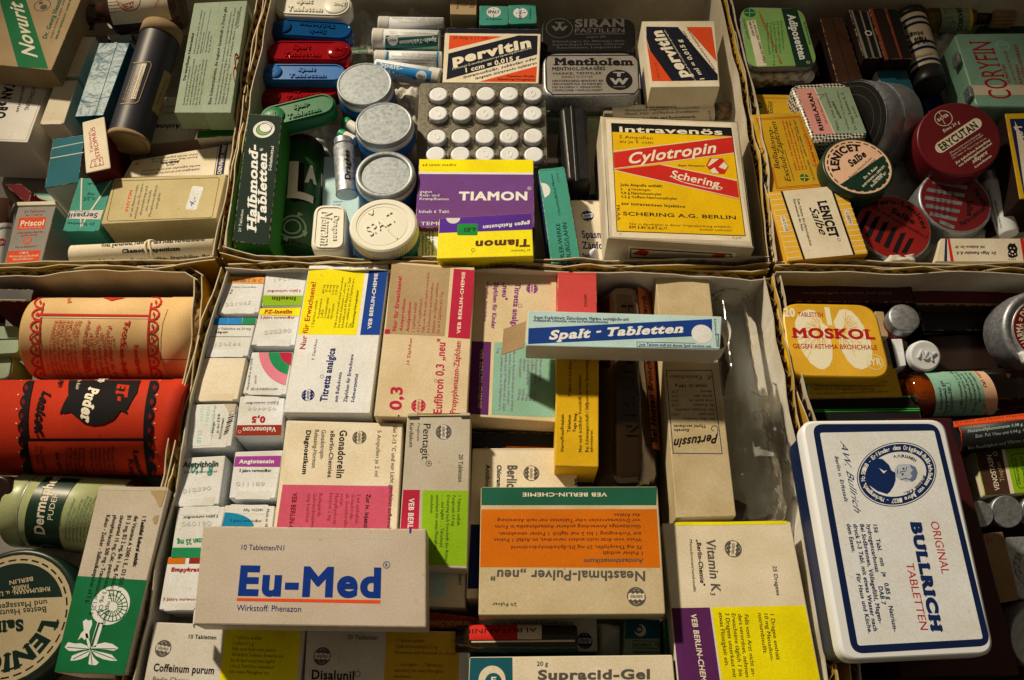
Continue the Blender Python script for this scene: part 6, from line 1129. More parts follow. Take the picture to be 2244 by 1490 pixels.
b = upright('upright white carton with a blue quarter circle and sideways type', 'M', [(655,1100),(1112,1106),(1060,1560),(600,1560)], edge=0)
b.poly([(650,1162)]+[(650+270*math.sin(math.radians(a)), 1290-128*math.cos(math.radians(a))) for a in range(0,91,9)]+[(630,1292)], 'cyan', L=2, name='printed_arc'); b.t('ARp 002280', 822,1150,1005,1150, 24); b.t('5 Jahre verwendbar', 702,1252,992,1250, 24, L=4); b.t('Made in GDR', 1042,1130,1022,1340, 24, up=(1,0))
b = upright('upright white carton with orange and brown blocks along its far edge', 'R', [(172,287),(440,287),(400,676),(104,684)])
b.poly([(172,287),(304,287),(298,334),(164,334)], 'orange', L=2); b.poly([(336,287),(440,287),(430,332),(328,332)], 'brownred', L=2); b.t('Empykrat', 192,392,410,392, 32, 'inkred:ink', b=.04, sh=.1); b.t('3 Jahre verwendbar', 130,616,450,616, 24, 'inkred:ink', b=.005)
b = Box('grey_carton', 'low grey carton in the gap under the upright cartons by the tray wall', 'carton', 'R', [(110,700),(420,690),(420,800),(90,800)], 28, 20, 'grey')
# flat cartons
GE = 'flat East German tablet cartons'
b = Box('flat_carton', 'white carton with a yellow panel, blue name strip and black type', 'carton', 'L', [(1395,98),(2148,86),(1972,1512),(1147,1504)], 55, 17, 'white:coated', rot='L', group=GE)
b.poly([(1392,130),(1930,126),(1845,762),(1283,758)], 'yellow'); b.poly([(1968,128),(2150,128),(2066,762),(1880,762)], 'blue', L=2)
b.t('VEB BERLIN-CHEMIE', 1985,706,2052,172, 36, 'white:ink', b=.03, up=(-1,-.05)); b.t('Nur für Erwachsene!', 1350,898,1458,255, 52, 'inkred:ink', b=.015, up=(-1,-.05)); b.t('1 Zäpfchen enthält', 1432,685,1475,430, 22, up=(-1,-.05)); b.blk(['Propyphenazon','Coffein','Codeinphosphat','Atropin','Hyoscyamin'], 1488,602,1520,400, 31, 22, up=(-1,-.05)); b.blk(['400 mg','75 mg','30 mg','0,16 mg','0,24 mg'], 1534,372,1546,280, 31, 22, up=(-1,-.05), align='r')
b.blk(['Falls vom Arzt nicht anders verordnet,','bei starken Schmerzen 1, erforder-','lichenfalls nach 30 Minuten ein 2. Zäpf-','chen einführen, bis zu 3 Zäpfchen pro','Tag.'], 1648,690,1724,205, 35, 22, up=(-1,-.05)); b.t('Beeinträchtigt Fahrtauglichkeit!', 1815,690,1868,335, 22, b=.02, up=(-1,-.05))
b.t('Titretta analgica', 1560,1402,1642,890, 72, 'inkblue:ink', b=.035, up=(-1,-.05)); b.ring(1514,1162,19,3,'inkblue:ink'); b.t('mit Belladonna', 1664,1405,1705,1120, 34, 'inkblue:ink', b=.02, up=(-1,-.05)); b.t('Zäpfchen für Erwachsene', 1752,1408,1818,948, 34, 'inkblue:ink', b=.02, up=(-1,-.05)); b.t('Schmerzmittel', 1822,1410,1862,1138, 34, 'inkblue:ink', b=.02, up=(-1,-.05)); b.t('5 Zäpfchen', 1438,1002,1472,805, 24, 'inkblue:ink', up=(-1,-.05)); b.germed(1380,1340,62,'inkblue:ink','white',up=(-1,-.05)); f = b.side(2); b.poly([(1165,1520),(1980,1525),(1985,1560),(1170,1558)], 'yellow', face=f)
b = Box('flat_carton', 'beige carton with a tan panel, crimson name strip and red type', 'carton', 'N', [(157,56),(860,102),(790,1402),(2,1378)], 58, 18, 'beige', rot='L', group=GE)
b.poly([(150,66),(655,108),(605,694),(98,672)], 'tan'); b.poly([(684,113),(862,125),(822,716),(634,704)], 'crimson', L=2); b.poly([(92,633),(138,634),(134,674),(88,672)], 'crimson', L=3)
r_ = 'crimson:ink'; up = (-1,-.06); b.t('VEB BERLIN-CHEMIE', 738,672,782,142, 30, 'cream:ink', b=.025, up=up); b.t('Nur für Erwachsene!', 188,648,238,178, 36, r_, b=.03, up=up); b.t('Antipyretikum', 240,650,270,370, 26, r_, b=.03, up=up); b.t('Analgetikum', 298,655,318,400, 26, r_, b=.03, up=up)
b.blk(['1 Zäpfchen enthält','0,3 g Propyphenazon.','Falls vom Arzt nicht anders verordnet,','bei Schmerzen und fieberhaften','Infekten ein Zäpfchen einführen,','bis zu 4 Zäpfchen pro Tag.'], 345,655,390,135, 43, 24, 'inkred:ink', up=up)
b.t('10 Zäpfchen', 300,936,325,712, 24, 'inkred:ink', b=.01, up=up); b.t('0,3', 230,1328,242,1132, 105, r_, b=.03, up=up); b.t('Eufibron 0,3 „neu"', 578,1360,612,718, 74, r_, b=.02, up=up); b.ring(528,1076,14,3,r_); b.t('Propyphenazon-Zäpfchen', 698,1358,745,738, 50, r_, b=.015, up=up); b.germed(380,1290,62,r_,'beige',up=up); b.circ(210,1376,8,'ink:ink')
b = Box('flat_carton', 'beige carton with a mint panel, plum strip and violet type', 'carton', 'N', [(876,130),(1566,176),(1556,1428),(800,1376)], 50, 20, 'beige', rot='R', group=GE)
b.poly([(830,735),(1006,742),(980,1370),(800,1360)], 'plum'); b.poly([(1032,745),(1562,750),(1556,1392),(1008,1368)], 'mint'); p_ = 'inkpurple:ink'; up = (1,.05)
b.t('VEB BERLIN-CHEMIE', 912,800,892,1312, 28, 'tan:ink', b=.02, up=up); b.t('Titretta analgica', 1212,238,1176,665, 50, p_, b=.03, up=up); b.ring(1252,430,18,3,p_); b.t('„neu"', 1108,232,1098,380, 46, p_, b=.03, up=up); b.t('Zäpfchen für Kinder', 1034,225,1005,628, 38, p_, b=.03, up=up); b.t('Analgetikum, Spasmolytikum', 968,225,942,570, 22, p_, b=.02, up=up); b.germed(1356,284,50,p_,'beige',up=up)
b.blk(['Falls vom Arzt nicht anders verordnet,','bei starken Schmerzen 1, erforder-','lichenfalls nach 30 Minuten ein 2. Zäpf-','chen einführen, bis zu 3 Zäpfchen pro','Tag.'], 1196,798,1175,1345, 35, 20, p_, up=up); b.t('1 Zäpfchen enthält', 1428,790,1415,1085, 22, p_, up=up); b.blk(['Propyphenazon','Coffein','Codeinphosphat','Atropin','Hyoscyamin'], 1384,895,1378,1115, 34, 22, p_, up=up); b.blk(['60 mg','8 mg','5 mg','0,016 mg','0,024 mg'], 1376,1150,1368,1250, 34, 22, p_, up=up, align='r')
b = Box('black_carton', 'glossy black carton end between the mint panelled carton and the cream one', 'carton', 'O', [(775,228),(1515,240),(1510,375),(775,360)], 36, 30, 'black:coated'); b.poly([(930,343),(1055,345),(1055,362),(928,360)], 'navy'); b.poly([(1085,352),(1505,365),(1505,380),(1085,368)], 'orange')
b = Box('flat_carton', 'cream carton with black sideways name and a navy lower panel, mostly covered', 'carton', 'O', [(790,375),(1700,375),(1720,1700),(735,1690)], 46, 20, 'cream', rot='R', group=GE); b.lines([(790,384),(1690,384)], 3, 'tan:ink')
b.poly([(772,1042),(960,1046),(940,1610),(742,1610)], 'navy'); up = (1,.02); b.t('Berlicetin', 1098,522,1085,850, 90, 'inkgrey:ink', b=.035, up=up); b.t('Chloramphenicol', 1005,520,998,900, 40, 'ink:ink', b=.04, up=up); b.t('Antibiotikum', 905,515,898,860, 40, 'ink:ink', b=.03, up=up); b.germed(1306,592,70,'inkgrey:ink','cream',up=up); b.t('mg', 1712,640,1712,700, 40, 'inkblue:ink', b=.04, up=(-1,0))
b = Box('flat_carton', 'grey white carton with pink strip, lime panel and light black name', 'carton', 'O', [(216,86),(766,80),(734,1430),(128,1404)], 60, 14, 'pent', rot='R', group=GE)
for e_ in ((.0,.16),(.84,1.0)): b.flap(0, a=e_[0], b=e_[1], d=.02, name='corner_tab', lift=1.5)
b.poly([(176,738),(323,738),(300,1410),(128,1404)], 'crimson'); b.poly([(348,742),(748,746),(734,1408),(330,1400)], 'lime'); up = (1,.03); b.t('VEB BERLIN-CHEMIE', 228,812,200,1400, 48, 'white:ink', b=.02, up=up); b.t('Pentagit', 355,155,340,470, 62, b=-0.0, up=up); b.ring(400,506,26,4,'ink:ink'); b.t('R',392,498,392,515,20,up=up); b.t('Pengitoxin', 303,152,296,305, 22, 'inkgrey:ink', up=up); b.t('Kardiakum', 234,150,228,360, 34, up=up); b.germed(532,228,70,'inkgrey:ink','offwhite',up=up); b.t('20 Tabletten', 666,425,660,668, 38, up=up)
b.blk(['1 Tablette enthält','Pengitoxin 0,4 mg','Dosierung nach Vorschrift des Arztes','...... mal täglich ...... Tablette(n)','unzerkaut mit etwas Flüssigkeit','einnehmen.'], 658,790,640,1370, 48, 28, 'ink:ink', up=up); b.lines([(232,1084),(250,1084)], 12, 'inkblue:ink')
b = Box('flat_carton', 'cream carton with a blue grey panel peeping out below the lime panelled one', 'carton', 'S', [(142,600),(402,600),(390,962),(132,952)], 44, 16, 'cream', rot='R'); b.poly([(150,690),(266,694),(254,892),(140,884)], 'lightblue'); b.t('einnehmen!', 352,610,346,802, 30, 'inkgreen:ink', b=.02)
b = Box('flat_carton', 'cream carton with a sand panel and pink lower panel in the middle of the tray', 'carton', 'M', [(1230,306),(2305,336),(2230,1700),(1062,1700)], 54, 18, 'cream', rot='R', group=GE)
b.poly([(1245,325),(2262,345),(2215,915),(1190,902)], 'cream', L=1); b.poly([(1190,902),(2218,918),(2150,1700),(1075,1700)], 'pink', L=2); up = (1,.03)
b.t('Gonadorelin', 1726,395,1690,840, 70, b=.025, up=up); b.t('»Berlin-Chemie«', 1638,395,1608,838, 42, b=.02, up=up); b.t('Gonadotropin-', 1554,392,1536,668, 40, b=.005, up=up); b.t('Releasing-Hormon', 1490,390,1460,745, 40, b=.005, up=up); b.t('Diagnostikum', 1412,395,1372,805, 46, b=.04, up=up); b.germed(1906,462,66,'inkgrey:ink','cream',up=up); b.t('5 Ampullen je 2 ml', 2076,395,2046,825, 36, up=up); b.t('Bei 2-15 °C und vor Licht geschützt aufbewahren', 2222,360,2160,1400, 36, up=up, b=.005)
b.t('VEB BERLIN-CHEMIE', 1285,978,1225,1480, 46, 'wine:ink', b=.03, up=up); b.t('Zur iv. Injektion', 1975,990,1940,1360, 40, b=.035, up=up); b.blk(['2 ml enthalten','Gonadorelin','als Gonadorelin-','acetat,','Methylhydroxy-','benzoat 2 mg'], 1884,990,1862,1310, 51, 34, 'wine:ink', up=up); b.blk(['Beiliegende','Gebrauchsanwei-','sung beachten'], 1530,985,1505,1320, 53, 34, 'wine:ink', up=up)
b = Box('red_carton', 'salmon red carton end with a stamped number beneath the blue striped carton', 'carton', 'P', [(344,68),(648,74),(655,640),(330,640)], 56, 44, 'salmon', rot='L'); b.flap(0, a=.0, b=1.0, d=.03); b.t('320689', 575,340,572,238, 22, 'ink:ink')
b = Box('yellow_carton', 'long yellow carton with black sideways instructions', 'carton', 'Q', [(152,-150),(490,-130),(488,832),(142,822)], 60, 26, 'gold', rot='L'); up = (-1,0); b.face.off = 0
b.t('Herrn/Frau/Fräulein', 205,708,208,405, 26, b=.02, up=up); b.t('Tabletten', 260,550,265,408, 26, b=.02, up=up); b.t('Tage lang.', 305,550,312,390, 26, b=.02, up=up); b.t('X täglich vor dem Essen', 265,258,270,-30, 24, b=.01, up=up); b.t('Nur nach ärztlicher Vorschrift zu nehmen!', 355,712,350,80, 28, b=.01, up=up); b.t('Bei Schwangerschaft / Stillperiode vor Anwendung', 410,712,408,-40, 28, b=.01, up=up); b.t('informieren.', 445,712,444,528, 26, b=.01, up=up)
f = b.side(2); b.t('ADU', 215,905,265,860, 26, 'inkbrown:ink', face=f, up=(-.5,-.4))
bcm = cellm.copy(); bcm.name = 'bottle_glass'; _b = bcm.node_tree.nodes['Principled BSDF']; _b.inputs['Base Color'].default_value = (.90,.90,.84,1); _b.inputs['IOR'].default_value = 1.16; _b.inputs['Coat Weight'].default_value = .6; _b.inputs['Coat Roughness'].default_value = .1
_n = bcm.node_tree.nodes.new('ShaderNodeTexNoise'); _n.inputs['Scale'].default_value = 90; _p = bcm.node_tree.nodes.new('ShaderNodeBump'); _p.inputs['Strength'].default_value = .6; _p.inputs['Distance'].default_value = .002
_t = bcm.node_tree.nodes.new('ShaderNodeTexCoord'); bcm.node_tree.links.new(_t.outputs['Object'], _n.inputs['Vector']); bcm.node_tree.links.new(_n.outputs['Fac'], _p.inputs['Height']); bcm.node_tree.links.new(_p.outputs[0], _b.inputs['Normal'])
MATS['bottleclear:clear'] = bcm
# brown embossed bottle: eight-sided bar
def octo(name, label, view, cor, z, h, m, cham=.30, hollow=False, facet=None):
    b = Box(name, label, 'bottle', view, cor, z, h, m, body='tmp'); o = bpy.data.objects[b.body.name]; bpy.data.objects.remove(o)
    q = b.q; ex0, ex1 = (q[1]-q[0]), (q[2]-q[3]); f = b.face; prof = [(0,-.42),(cham,0),(1-cham,0),(1,-.42),(1,-.75),(.8,-1),(.2,-1),(0,-.75)]
    for _ in range(2): prof = [p for i in range(len(prof)) for p in ((prof[i][0]*.88+prof[(i+1) % len(prof)][0]*.12, prof[i][1]*.88+prof[(i+1) % len(prof)][1]*.12), (prof[i][0]*.12+prof[(i+1) % len(prof)][0]*.88, prof[i][1]*.12+prof[(i+1) % len(prof)][1]*.88))]
    NP = len(prof)
    mb = MB()
    def ring(k, sc, du): 
        a = q[0]+(q[3]-q[0])*k; e = ex0*(1-k)+ex1*k; c_ = a+e/2
        return [f.at(c_+e*(u-.5)*sc, v*b.h*1.0*(1 if sc > .9 else 1)-(1-sc)*b.h*.45*(1 if v > -.5 else -1)) for u, v in prof]
    st_ = [(0,.55),(.02,.86),(.07,1.0),(.93,1.0),(.98,.9),(1.0,.7)]
    for sc2 in ((1,.80) if hollow else (1,)):
        V = []
        for k, sc in st_: V += ring(k, sc*sc2, 0)
        Fs = [(i*NP+j, i*NP+(j+1) % NP, (i+1)*NP+(j+1) % NP, (i+1)*NP+j) for i in range(len(st_)-1) for j in range(NP)]+[tuple(range(NP)), tuple((len(st_)-1)*NP+j for j in range(NP))]
        mb.add(V, Fs, m, True)
    b.build(mb, 'glass'); return b
b = octo('embossed_bottle', 'dark brown eight-sided bottle with embossed capitals and an orange side label', 'P', [(655,140),(1105,150),(1190,1760),(655,1790)], 50, 34, 'bottlebrown:darkglass')
for y, ch in ((360,'H'),(820,'U'),(950,'S'),(1085,'S'),(1205,'I'),(1330,'N')):
    hw = 46 if ch != 'I' else 10; b.t(ch, 838+y*.035,y-hw,838+y*.035+3,y+hw, 92, 'bottlebrown:darkglass', up=(1,0), emb=1.0, b=.01, part='raised_lettering')
f = PlaneF(b.face.at(b.q[0]+(b.q[1]-b.q[0])*.70,0), b.face.at(b.q[3]+(b.q[2]-b.q[3])*.70,0)-b.face.at(b.q[0]+(b.q[1]-b.q[0])*.70,0), b.face.at(b.q[1],-.42*b.h)-b.face.at(b.q[0]+(b.q[1]-b.q[0])*.70,0), (-1,0), 'P'); f.off=.0004
PAL.update(oldorange=(176,98,56)); b.poly([(978,180),(1085,215),(1160,1500),(1100,1480)], 'oldorange', L=1, face=f, name='paper_label'); b.t('Bei Husten Bronchitis und Katarrh', 1135,1440,1045,260, 44, 'ink:ink', face=f, b=.04, sh=.2)
b = Box('tall_carton', 'long buff carton with a framed text panel, upside down, between the bottles', 'carton', 'p', [(1437,600),(1551,599),(1612,1130),(1484,1134)], 51, 42, 'pertus:card', rot='180')
b.view = b.face.view = 'Q'; up = (-.08,1); PAL.update(buff=(212,196,154))
b.lines([(1047,43),(1420,44),(1505,726),(1104,722)], 6, 'inkblue:ink', closed=True); b.t('E. Taeschner', 1420,88,1068,82, 30, 'ink:ink', sh=.3, up=up); b.t('Inhalt ca. 180 g', 1378,160,1120,160, 26, 'ink:ink', b=.02, up=up)
for k, (l, r) in enumerate((('Glycerin','2%'),('Spirit. vini.','5,5%'),('Sirup sacch. ad.','100,0'),('fld. Taeschner','0,125'),('Extr. Droserae rotundifol.',''),('domo parat.','25,0'),('Extr. Thymi Taeschner',''))):
    y = 208+k*37.5; b.t(l, 1425+k*4,y,1425+k*4-len(l)*12.4,y-1, 20, 'ink:ink', sh=.2, b=.008, up=up)
    if r: b.t(r, 1150+k*0,y,1090,y, 20, 'ink:ink', sh=.2, b=.008, up=up)
b.t('Thymi saccharat.', 1374,490,1102,490, 26, 'ink:ink', b=.015, up=up); b.t('Extrakt.', 1232,522,1104,524, 24, 'ink:ink', b=.02, up=up); b.t('Pertussin', 1470,565,1112,610, 78, 'ink:ink', b=.03, sh=.15, up=(-.12,1)); b.lines([(1465,560),(1472,530),(1462,505),(1440,496),(1422,505),(1416,522),(1424,536),(1438,538)], 5, 'ink:ink')
b = octo('embossed_bottle', 'clear eight-sided glass bottle with embossed letters lying by the right wall', 'P', [(1560,165),(1930,160),(2240,2050),(1740,2060)], 46, 18, 'bottleclear:clear')
b.root.name = 'clear_bottle'
b.view = b.face.view = 'P'
for k, ch in enumerate('BERLISSIN'): y = 430+k*150; x = 1722+(y-163)*.129; hw = 42 if ch != 'I' else 8; b.t(ch, x,y-hw,x+10,y+hw, 84, 'bottleclear:clear', up=(1,-.05), emb=1.0, b=.01, part='raised_lettering')
b.view = b.face.view = 'Q'; b.poly([(578,612),(622,668),(648,668),(652,690),(705,712),(748,720),(748,748),(640,742),(590,760)][:0] or [(1752,612),(1775,680),(1815,668),(1818,690),(1930,718),(1928,748),(1790,742),(1770,760)], 'white', L=2, name='label_scrap')
b = Box('slim_carton', 'pale blue slim carton with a dark blue band lying across the others', 'carton', 'P', [(104,372),(1660,420),(1642,684),(88,650)], 79, 15, 'lightblue', side='offwhite', rot='0'); PAL.update(spaltblue=(18,58,130))
b.poly([(104,512),(1582,438),(1585,570),(100,640)], 'spaltblue'); w_ = 'white:ink'; b.t('Spalt', 268,602,605,585, 76, w_, b=.042, sh=.2, serif=.8); b.t('-', 650,560,688,555, 60, w_, b=.05); b.t('Tabletten', 735,575,1352,545, 72, w_, b=.042, sh=.2, serif=.8)
b.circ(1502,558,84,'white'); pk = 'inkblue:ink'; b.t('Gegen Kopfschmerz, Zahnschmerz, Migräne, neuralgische und', 145,436,908,452, 26, pk, b=.02); b.t('rheumatische Schmerzen, sowie bei Periodenschmerzen', 143,458,745,472, 22, pk, b=.02); b.lines([(978,622),(1448,634)], 4, pk); b.lines([(978,622),(978,660),(1640,678)], 4, pk); b.t('Jede Tablette muß mit diesem Spalt versehen sein', 995,652,1575,668, 22, pk, b=.02); b.lines([(1632,660),(1635,560),(1610,560)], 6, pk); b.t('Echtheits-Zeichen', 1598,438,1618,660, 16, pk, up=(1,0))
f = b.side(2); b.blk(['Zusammensetzung in g je Tablette und Hinweise zur Anwendung bei','Kopfschmerzen, Zahnschmerzen und Erkältungen siehe Packungsbeilage'], 170,682,1560,722, 24, 12, 'inkgrey:ink', face=f, up=(0,-1))
# open ends of the Spalt carton
a0, a1 = b.face.at(b.q[1],0), b.face.at(b.q[2],0); n_ = b.face.n; d_ = unit3 = (b.face.at(b.q[1],0)-b.face.at(b.q[0],0)); d_ = d_/np.linalg.norm(d_)
V = []; m = MB(); k = 10
for i in range(k+1):
    t_ = i/k; bul = .0055*math.sin(math.pi*min(1,t_*1.0))**.5; 
    for w2 in (0, -.015): V.append(a0+(a1-a0)*t_+d_*bul+n_*(w2))
m.add(V, [(2*i,2*i+1,2*i+3,2*i+2) for i in range(k)], 'offwhite'); b.build(m, 'bent_end_flap')
m = MB(); c0, c1 = b.face.at(b.q[0],-.002), b.face.at(b.q[3],-.002); fl = [c0-d_*.001+(c1-c0)*.25, c1-d_*.001, c1-d_*.013-n_*.010, c0-d_*.013+(c1-c0)*.25-n_*.010]
m.add([*fl, *[p-n_*.0006 for p in fl]], [(0,1,2,3),(7,6,5,4),(0,1,5,4),(1,2,6,5),(2,3,7,6),(3,0,4,7)], 'kraft'); b.build(m, 'open_end_flap')
# top layer
crumple('tissue_paper', 'white sheet added under the clear glass bottle to brighten it', 'paper', 'p', [(1560,620),(1690,620),(1800,1140),(1620,1150)], 22, .004, 'white:paper', 61, n=16)  # sheet added beneath the glass so the bottle looks lighter
crumple('plastic_wrap', 'crinkled clear plastic over the clear glass bottle by the tray wall', 'wrapping', 'p', [(1585,860),(1720,830),(1760,1130),(1610,1135)], 47, .006, 'cell:clear', 51, n=30, sc=110)
b = Box('large_white_carton', 'large white carton with a bold blue name underlined in orange red', 'carton', 'R', [(440,46),(2150,70),(2150,822),(366,797)], 74, 15, 'euw:coated', rot='0', bevel=.8, body='carton'); PAL.update(eublue=(14,50,122), eured=(222,76,30))
PAL.update(euw=(222,208,186))
b.t('Eu-Med', 706,568,1802,586, 236, 'eublue:ink', b=.042); b.poly([(698,597),(1802,614),(1800,640),(698,620)], 'eured:ink', L=2); b.t('10 Tabletten/N1', 732,226,1060,232, 40, 'inkblue:ink'); b.t('Wirkstoff: Phenazon', 695,695,1190,704, 46, 'inkblue:ink'); b.ring(1848,343,27,4,'eublue:ink'); b.t('R', 1838,358,1858,358, 28, 'eublue:ink', b=.01)
b.poly([(2024,66),(2040,66),(2038,100),(2022,100)], 'eublue:ink'); b.lines([(450,125),(2140,150)], 2, 'paper:ink', L=1)
q0, q3 = b.face.at(b.q[0],-.0005), b.face.at(b.q[3],-.0005); m = MB(); fl = [q0+(q3-q0)*.86, q3, q3-n_*.013+np.array([-.004,0,0]), q0+(q3-q0)*.86-n_*.013+np.array([-.004,0,0])]; m.add([*fl, *[p+np.array([-.0006,0,0]) for p in fl]], [(0,1,2,3),(7,6,5,4),(0,1,5,4),(1,2,6,5),(2,3,7,6),(3,0,4,7)], 'white'); b.build(m, 'end_flap')
b = Box('flat_carton', 'cream carton with green and orange bands, upside down, right of the middle', 'carton', 'S', [(514,94),(1786,90),(1843,1008),(496,1016)], 64, 14, 'neacream', side='oldcream' if 'oldcream' in PAL else 'cream', rot='180', group=GE)
b.poly([(514,94),(1786,90),(1782,222),(512,222)], 'dgreen'); b.poly([(512,252),(1785,250),(1810,676),(503,672)], 'orange'); w_ = 'cream:ink'; up = (0,1)
b.t('VEB BERLIN-CHEMIE', 1425,132,812,132, 28, w_, b=.025, up=up); k_ = 'inkbrown:ink'; b.blk(['Antiasthmatikum'], 1688,610,1258,612, 40, 32, 'inkgrey:ink', b=.03, up=up); b.t('1 Pulver enthält', 1682,558,1392,556, 26, k_, up=up, b=.01); b.t('75 mg Theophyllin, 20 mg DL-Ephedrinhydrochlorid', 1678,514,730,516, 26, k_, up=up, b=.01); b.t('Wenn vom Arzt nicht anders verordnet, im Anfall 1 Pulver,', 1675,460,595,462, 26, k_, up=up, b=.01); b.t('zur Vorbeugung 1 bis 2 mal täglich 1 Pulver einnehmen.', 1672,416,635,418, 26, k_, up=up, b=.01); b.t('Gleichzeitige Anwendung anderer Antiasthmatika in Form', 1672,364,612,366, 26, k_, up=up, b=.01); b.t('vor Dosieraerosolen oder Tabletten nur nach Anweisung', 1666,320,628,320, 26, k_, up=up, b=.01); b.t('des Arztes.', 1665,282,1468,282, 26, k_, up=up, b=.01)
b.t('Neasthmal-Pulver „neu"', 1700,702,585,692, 74, 'inkgrey:ink', b=.025, up=up); b.germed(1637,885,68,'inkgrey:ink','cream',up=up); b.t('20 Pulver', 768,930,592,928, 26, 'ink:ink', b=.005, up=up)
f = b.side(2); b.poly([(510,1022),(1840,1022),(1840,1045),(510,1045)], 'orange', face=f)
b = Box('flat_carton', 'cream carton with plum strip and broad yellow panel at the lower right', 'carton', 'T', [(210,112),(1335,98),(1640,1700),(370,1700)], 54, 20, 'cream', rot='R', group=GE); up = (1,.08)
b.poly([(288,856),(626,850),(745,1700),(372,1700)], 'plum'); b.poly([(640,849),(1465,832),(1640,1700),(760,1700)], 'yellow'); b.poly([(626,850),(640,849),(760,1700),(745,1700)], 'white', L=1)
b.t('Vitamin K', 592,245,642,712, 84, 'inkgrey:ink', b=.02, up=up); b.t('3', 628,718,632,740, 44, 'inkgrey:ink', b=.02, up=up); b.t('„Berlin-Chemie"', 508,250,545,655, 40, 'ink:ink', b=.03, up=up); b.t('Menadionnatriumbisulfit', 445,250,482,712, 24, 'ink:ink', b=.005, up=up); b.germed(832,332,75,'inkgrey:ink','cream',up=up); b.t('25 Dragees', 1180,482,1215,742, 34, 'ink:ink', b=.01, up=up); b.t('VEB BERLIN-CHEMIE', 458,905,560,1560, 50, 'cream:ink', b=.025, up=up)
b.blk(['1 Dragee enthält','10 mg Menadion-','natriumbisulfit.'], 1158,908,1215,1325, 54, 34, 'ink:ink', up=up, b=.005); b.blk(['Falls vom Arzt nicht an-','ders verordnet, nehmen','Erwachsene täglich 1 bis','3 Dragees unzerkaut mit','etwas Flüssigkeit ein.'], 930,912,1000,1480, 57, 36, 'ink:ink', up=up, b=.005); b.flap(0, a=.1, b=.98, d=.015, m='yellow')
# bottom row
b = Box('flat_carton', 'white carton with a yellow panel and black name in the bottom row, left', 'carton', 'R', [(66,787),(1222,832),(1165,1400),(-40,1400)], 50, 22, 'offwhite', rot='0', group=GE)
b.poly([(615,812),(1190,834),(1150,1400),(545,1400)], 'yellow'); b.t('10 Tabletten', 326,908,538,915, 32, 'ink:ink', b=.015); b.germed(132,985,62,'inkgrey:ink','offwhite'); b.t('Coffeinum purum', 55,1158,520,1182, 62, 'ink:ink', b=.025); b.t('Berlin-Chemie', 50,1240,335,1252, 40, 'inkgrey:ink')
b.blk(['1 Tablette enthält','Coffein 0,1 g','Falls vom Arzt nicht anders','verordnet, nehmen Erwachsene','bei Bedarf mehrmals täglich','1 bis 2 Tabletten unzerkaut','mit etwas Flüssigkeit ein.'], 672,912,1068,926, 44, 26, 'inkbrown:ink', up=(.12,-1))
b = Box('flat_carton', 'white carton with an olive yellow panel beside the other one in the bottom row', 'carton', 'R', [(1240,846),(2490,860),(2470,1400),(1210,1400)], 50, 22, 'offwhite', rot='0', group=GE)
b.poly([(1845,856),(2410,862),(2395,1400),(1820,1400)], 'mustard'); b.t('20 Tabletten', 1545,914,1780,918, 34, 'inkgrey:ink', b=.015); b.germed(1353,1045,66,'inkgrey:ink','offwhite'); b.t('Disalunil', 1272,1220,1598,1228, 74, 'ink:ink', b=.025); b.ring(1625,1180,22,4,'ink:ink')
b.blk(['1 Tablette enthält','Hydrochlorothiazid 25 mg','Dosierung nach Vorschrift des Arztes','','...... mal täglich ...... Tablette(n)','unzerkaut mit etwas Flüssigkeit','einnehmen.'], 1922,934,2385,946, 46, 26, 'inkbrown:ink', up=(.08,-1))
b = Box('tube_carton', 'cream carton with turquoise square and black name at the bottom edge', 'carton', 'S', [(432,1328),(1895,1312),(1930,1700),(415,1700)], 54, 28, 'cream', rot='0', side='tealdark')
b.poly([(432,1328),(738,1326),(742,1700),(415,1700)], 'petrol:paper'); b.circ(590,1490,98,'cream'); b.circ(600,1505,62,'petrol:paper',L=3); b.t('E', 582,1515,620,1515, 50, 'cream:ink', b=.03, L=5); b.t('20 g', 915,1388,995,1385, 32, 'ink:ink', b=.005); b.t('Supracid-Gel', 922,1486,1735,1480, 74, 'inkgrey:ink', b=.04)
b = Box('long_carton', 'brown orange carton with upside-down white capitals below the large white carton', 'carton', 'S', [(120,1000),(490,1040),(470,1110),(100,1105)], 40, 12, 'brownred', rot='180'); b.t('VEB BERLIN-CHEMIE', 442,1068,130,1055, 38, 'tan:ink', b=.02, up=(0,1))
b = Box('long_carton', 'cream carton with a round blue emblem under the green and orange banded one', 'carton', 'S', [(480,1045),(1345,1040),(1352,1280),(480,1280)], 36, 16, 'cream', rot='180'); b.t('Antiallergikum für die perlinguale Therapie', 1182,1068,592,1072, 22, 'ink:ink', up=(0,1)); b.t('Hyposensibilisierung', 1182,1085,1000,1086, 18, 'ink:ink', up=(0,1)); b.germed(1263,1205,56,'inkblue:ink','cream',up=(0,1))
c = Cyl('brown_vial', 'dark brown glass vial with a red and cream label in the bottom row', 'vial', 'S', (330,1205),(1205,1202), 46, 108, up=(0,1))
c.seg('glass', [(0,.9),(.0,1.0),(.98,1.0),(1.0,.9)], 'bottlebrown:darkglass'); c.poly([(425,1080),(775,1088),(775,1195),(425,1200)], 'red', L=2, name='paper_label'); c.poly([(775,1088),(950,1090),(950,1195),(775,1195)], 'cream', L=2, name='paper_label'); c.t('ALBUTANNIN', 915,1112,380,1122, 30, 'ink:ink', up=(0,1)); 
m = MB(); ql = [c.face.hit(x,y) for x,y in ((440,1208),(1190,1198),(1190,1212),(440,1218))]; c.polyq(ql, 'cream', 3, 'painted_highlight')  # pale strip painted along the glass as its highlight
crumple('tissue_paper', 'bit of crumpled tissue beside the carton with the blue crescent', 'tissue', 'S', [(1350,1050),(1560,1050),(1560,1320),(1350,1320)], 30, .006, 'offwhite:paper', 31, n=14)
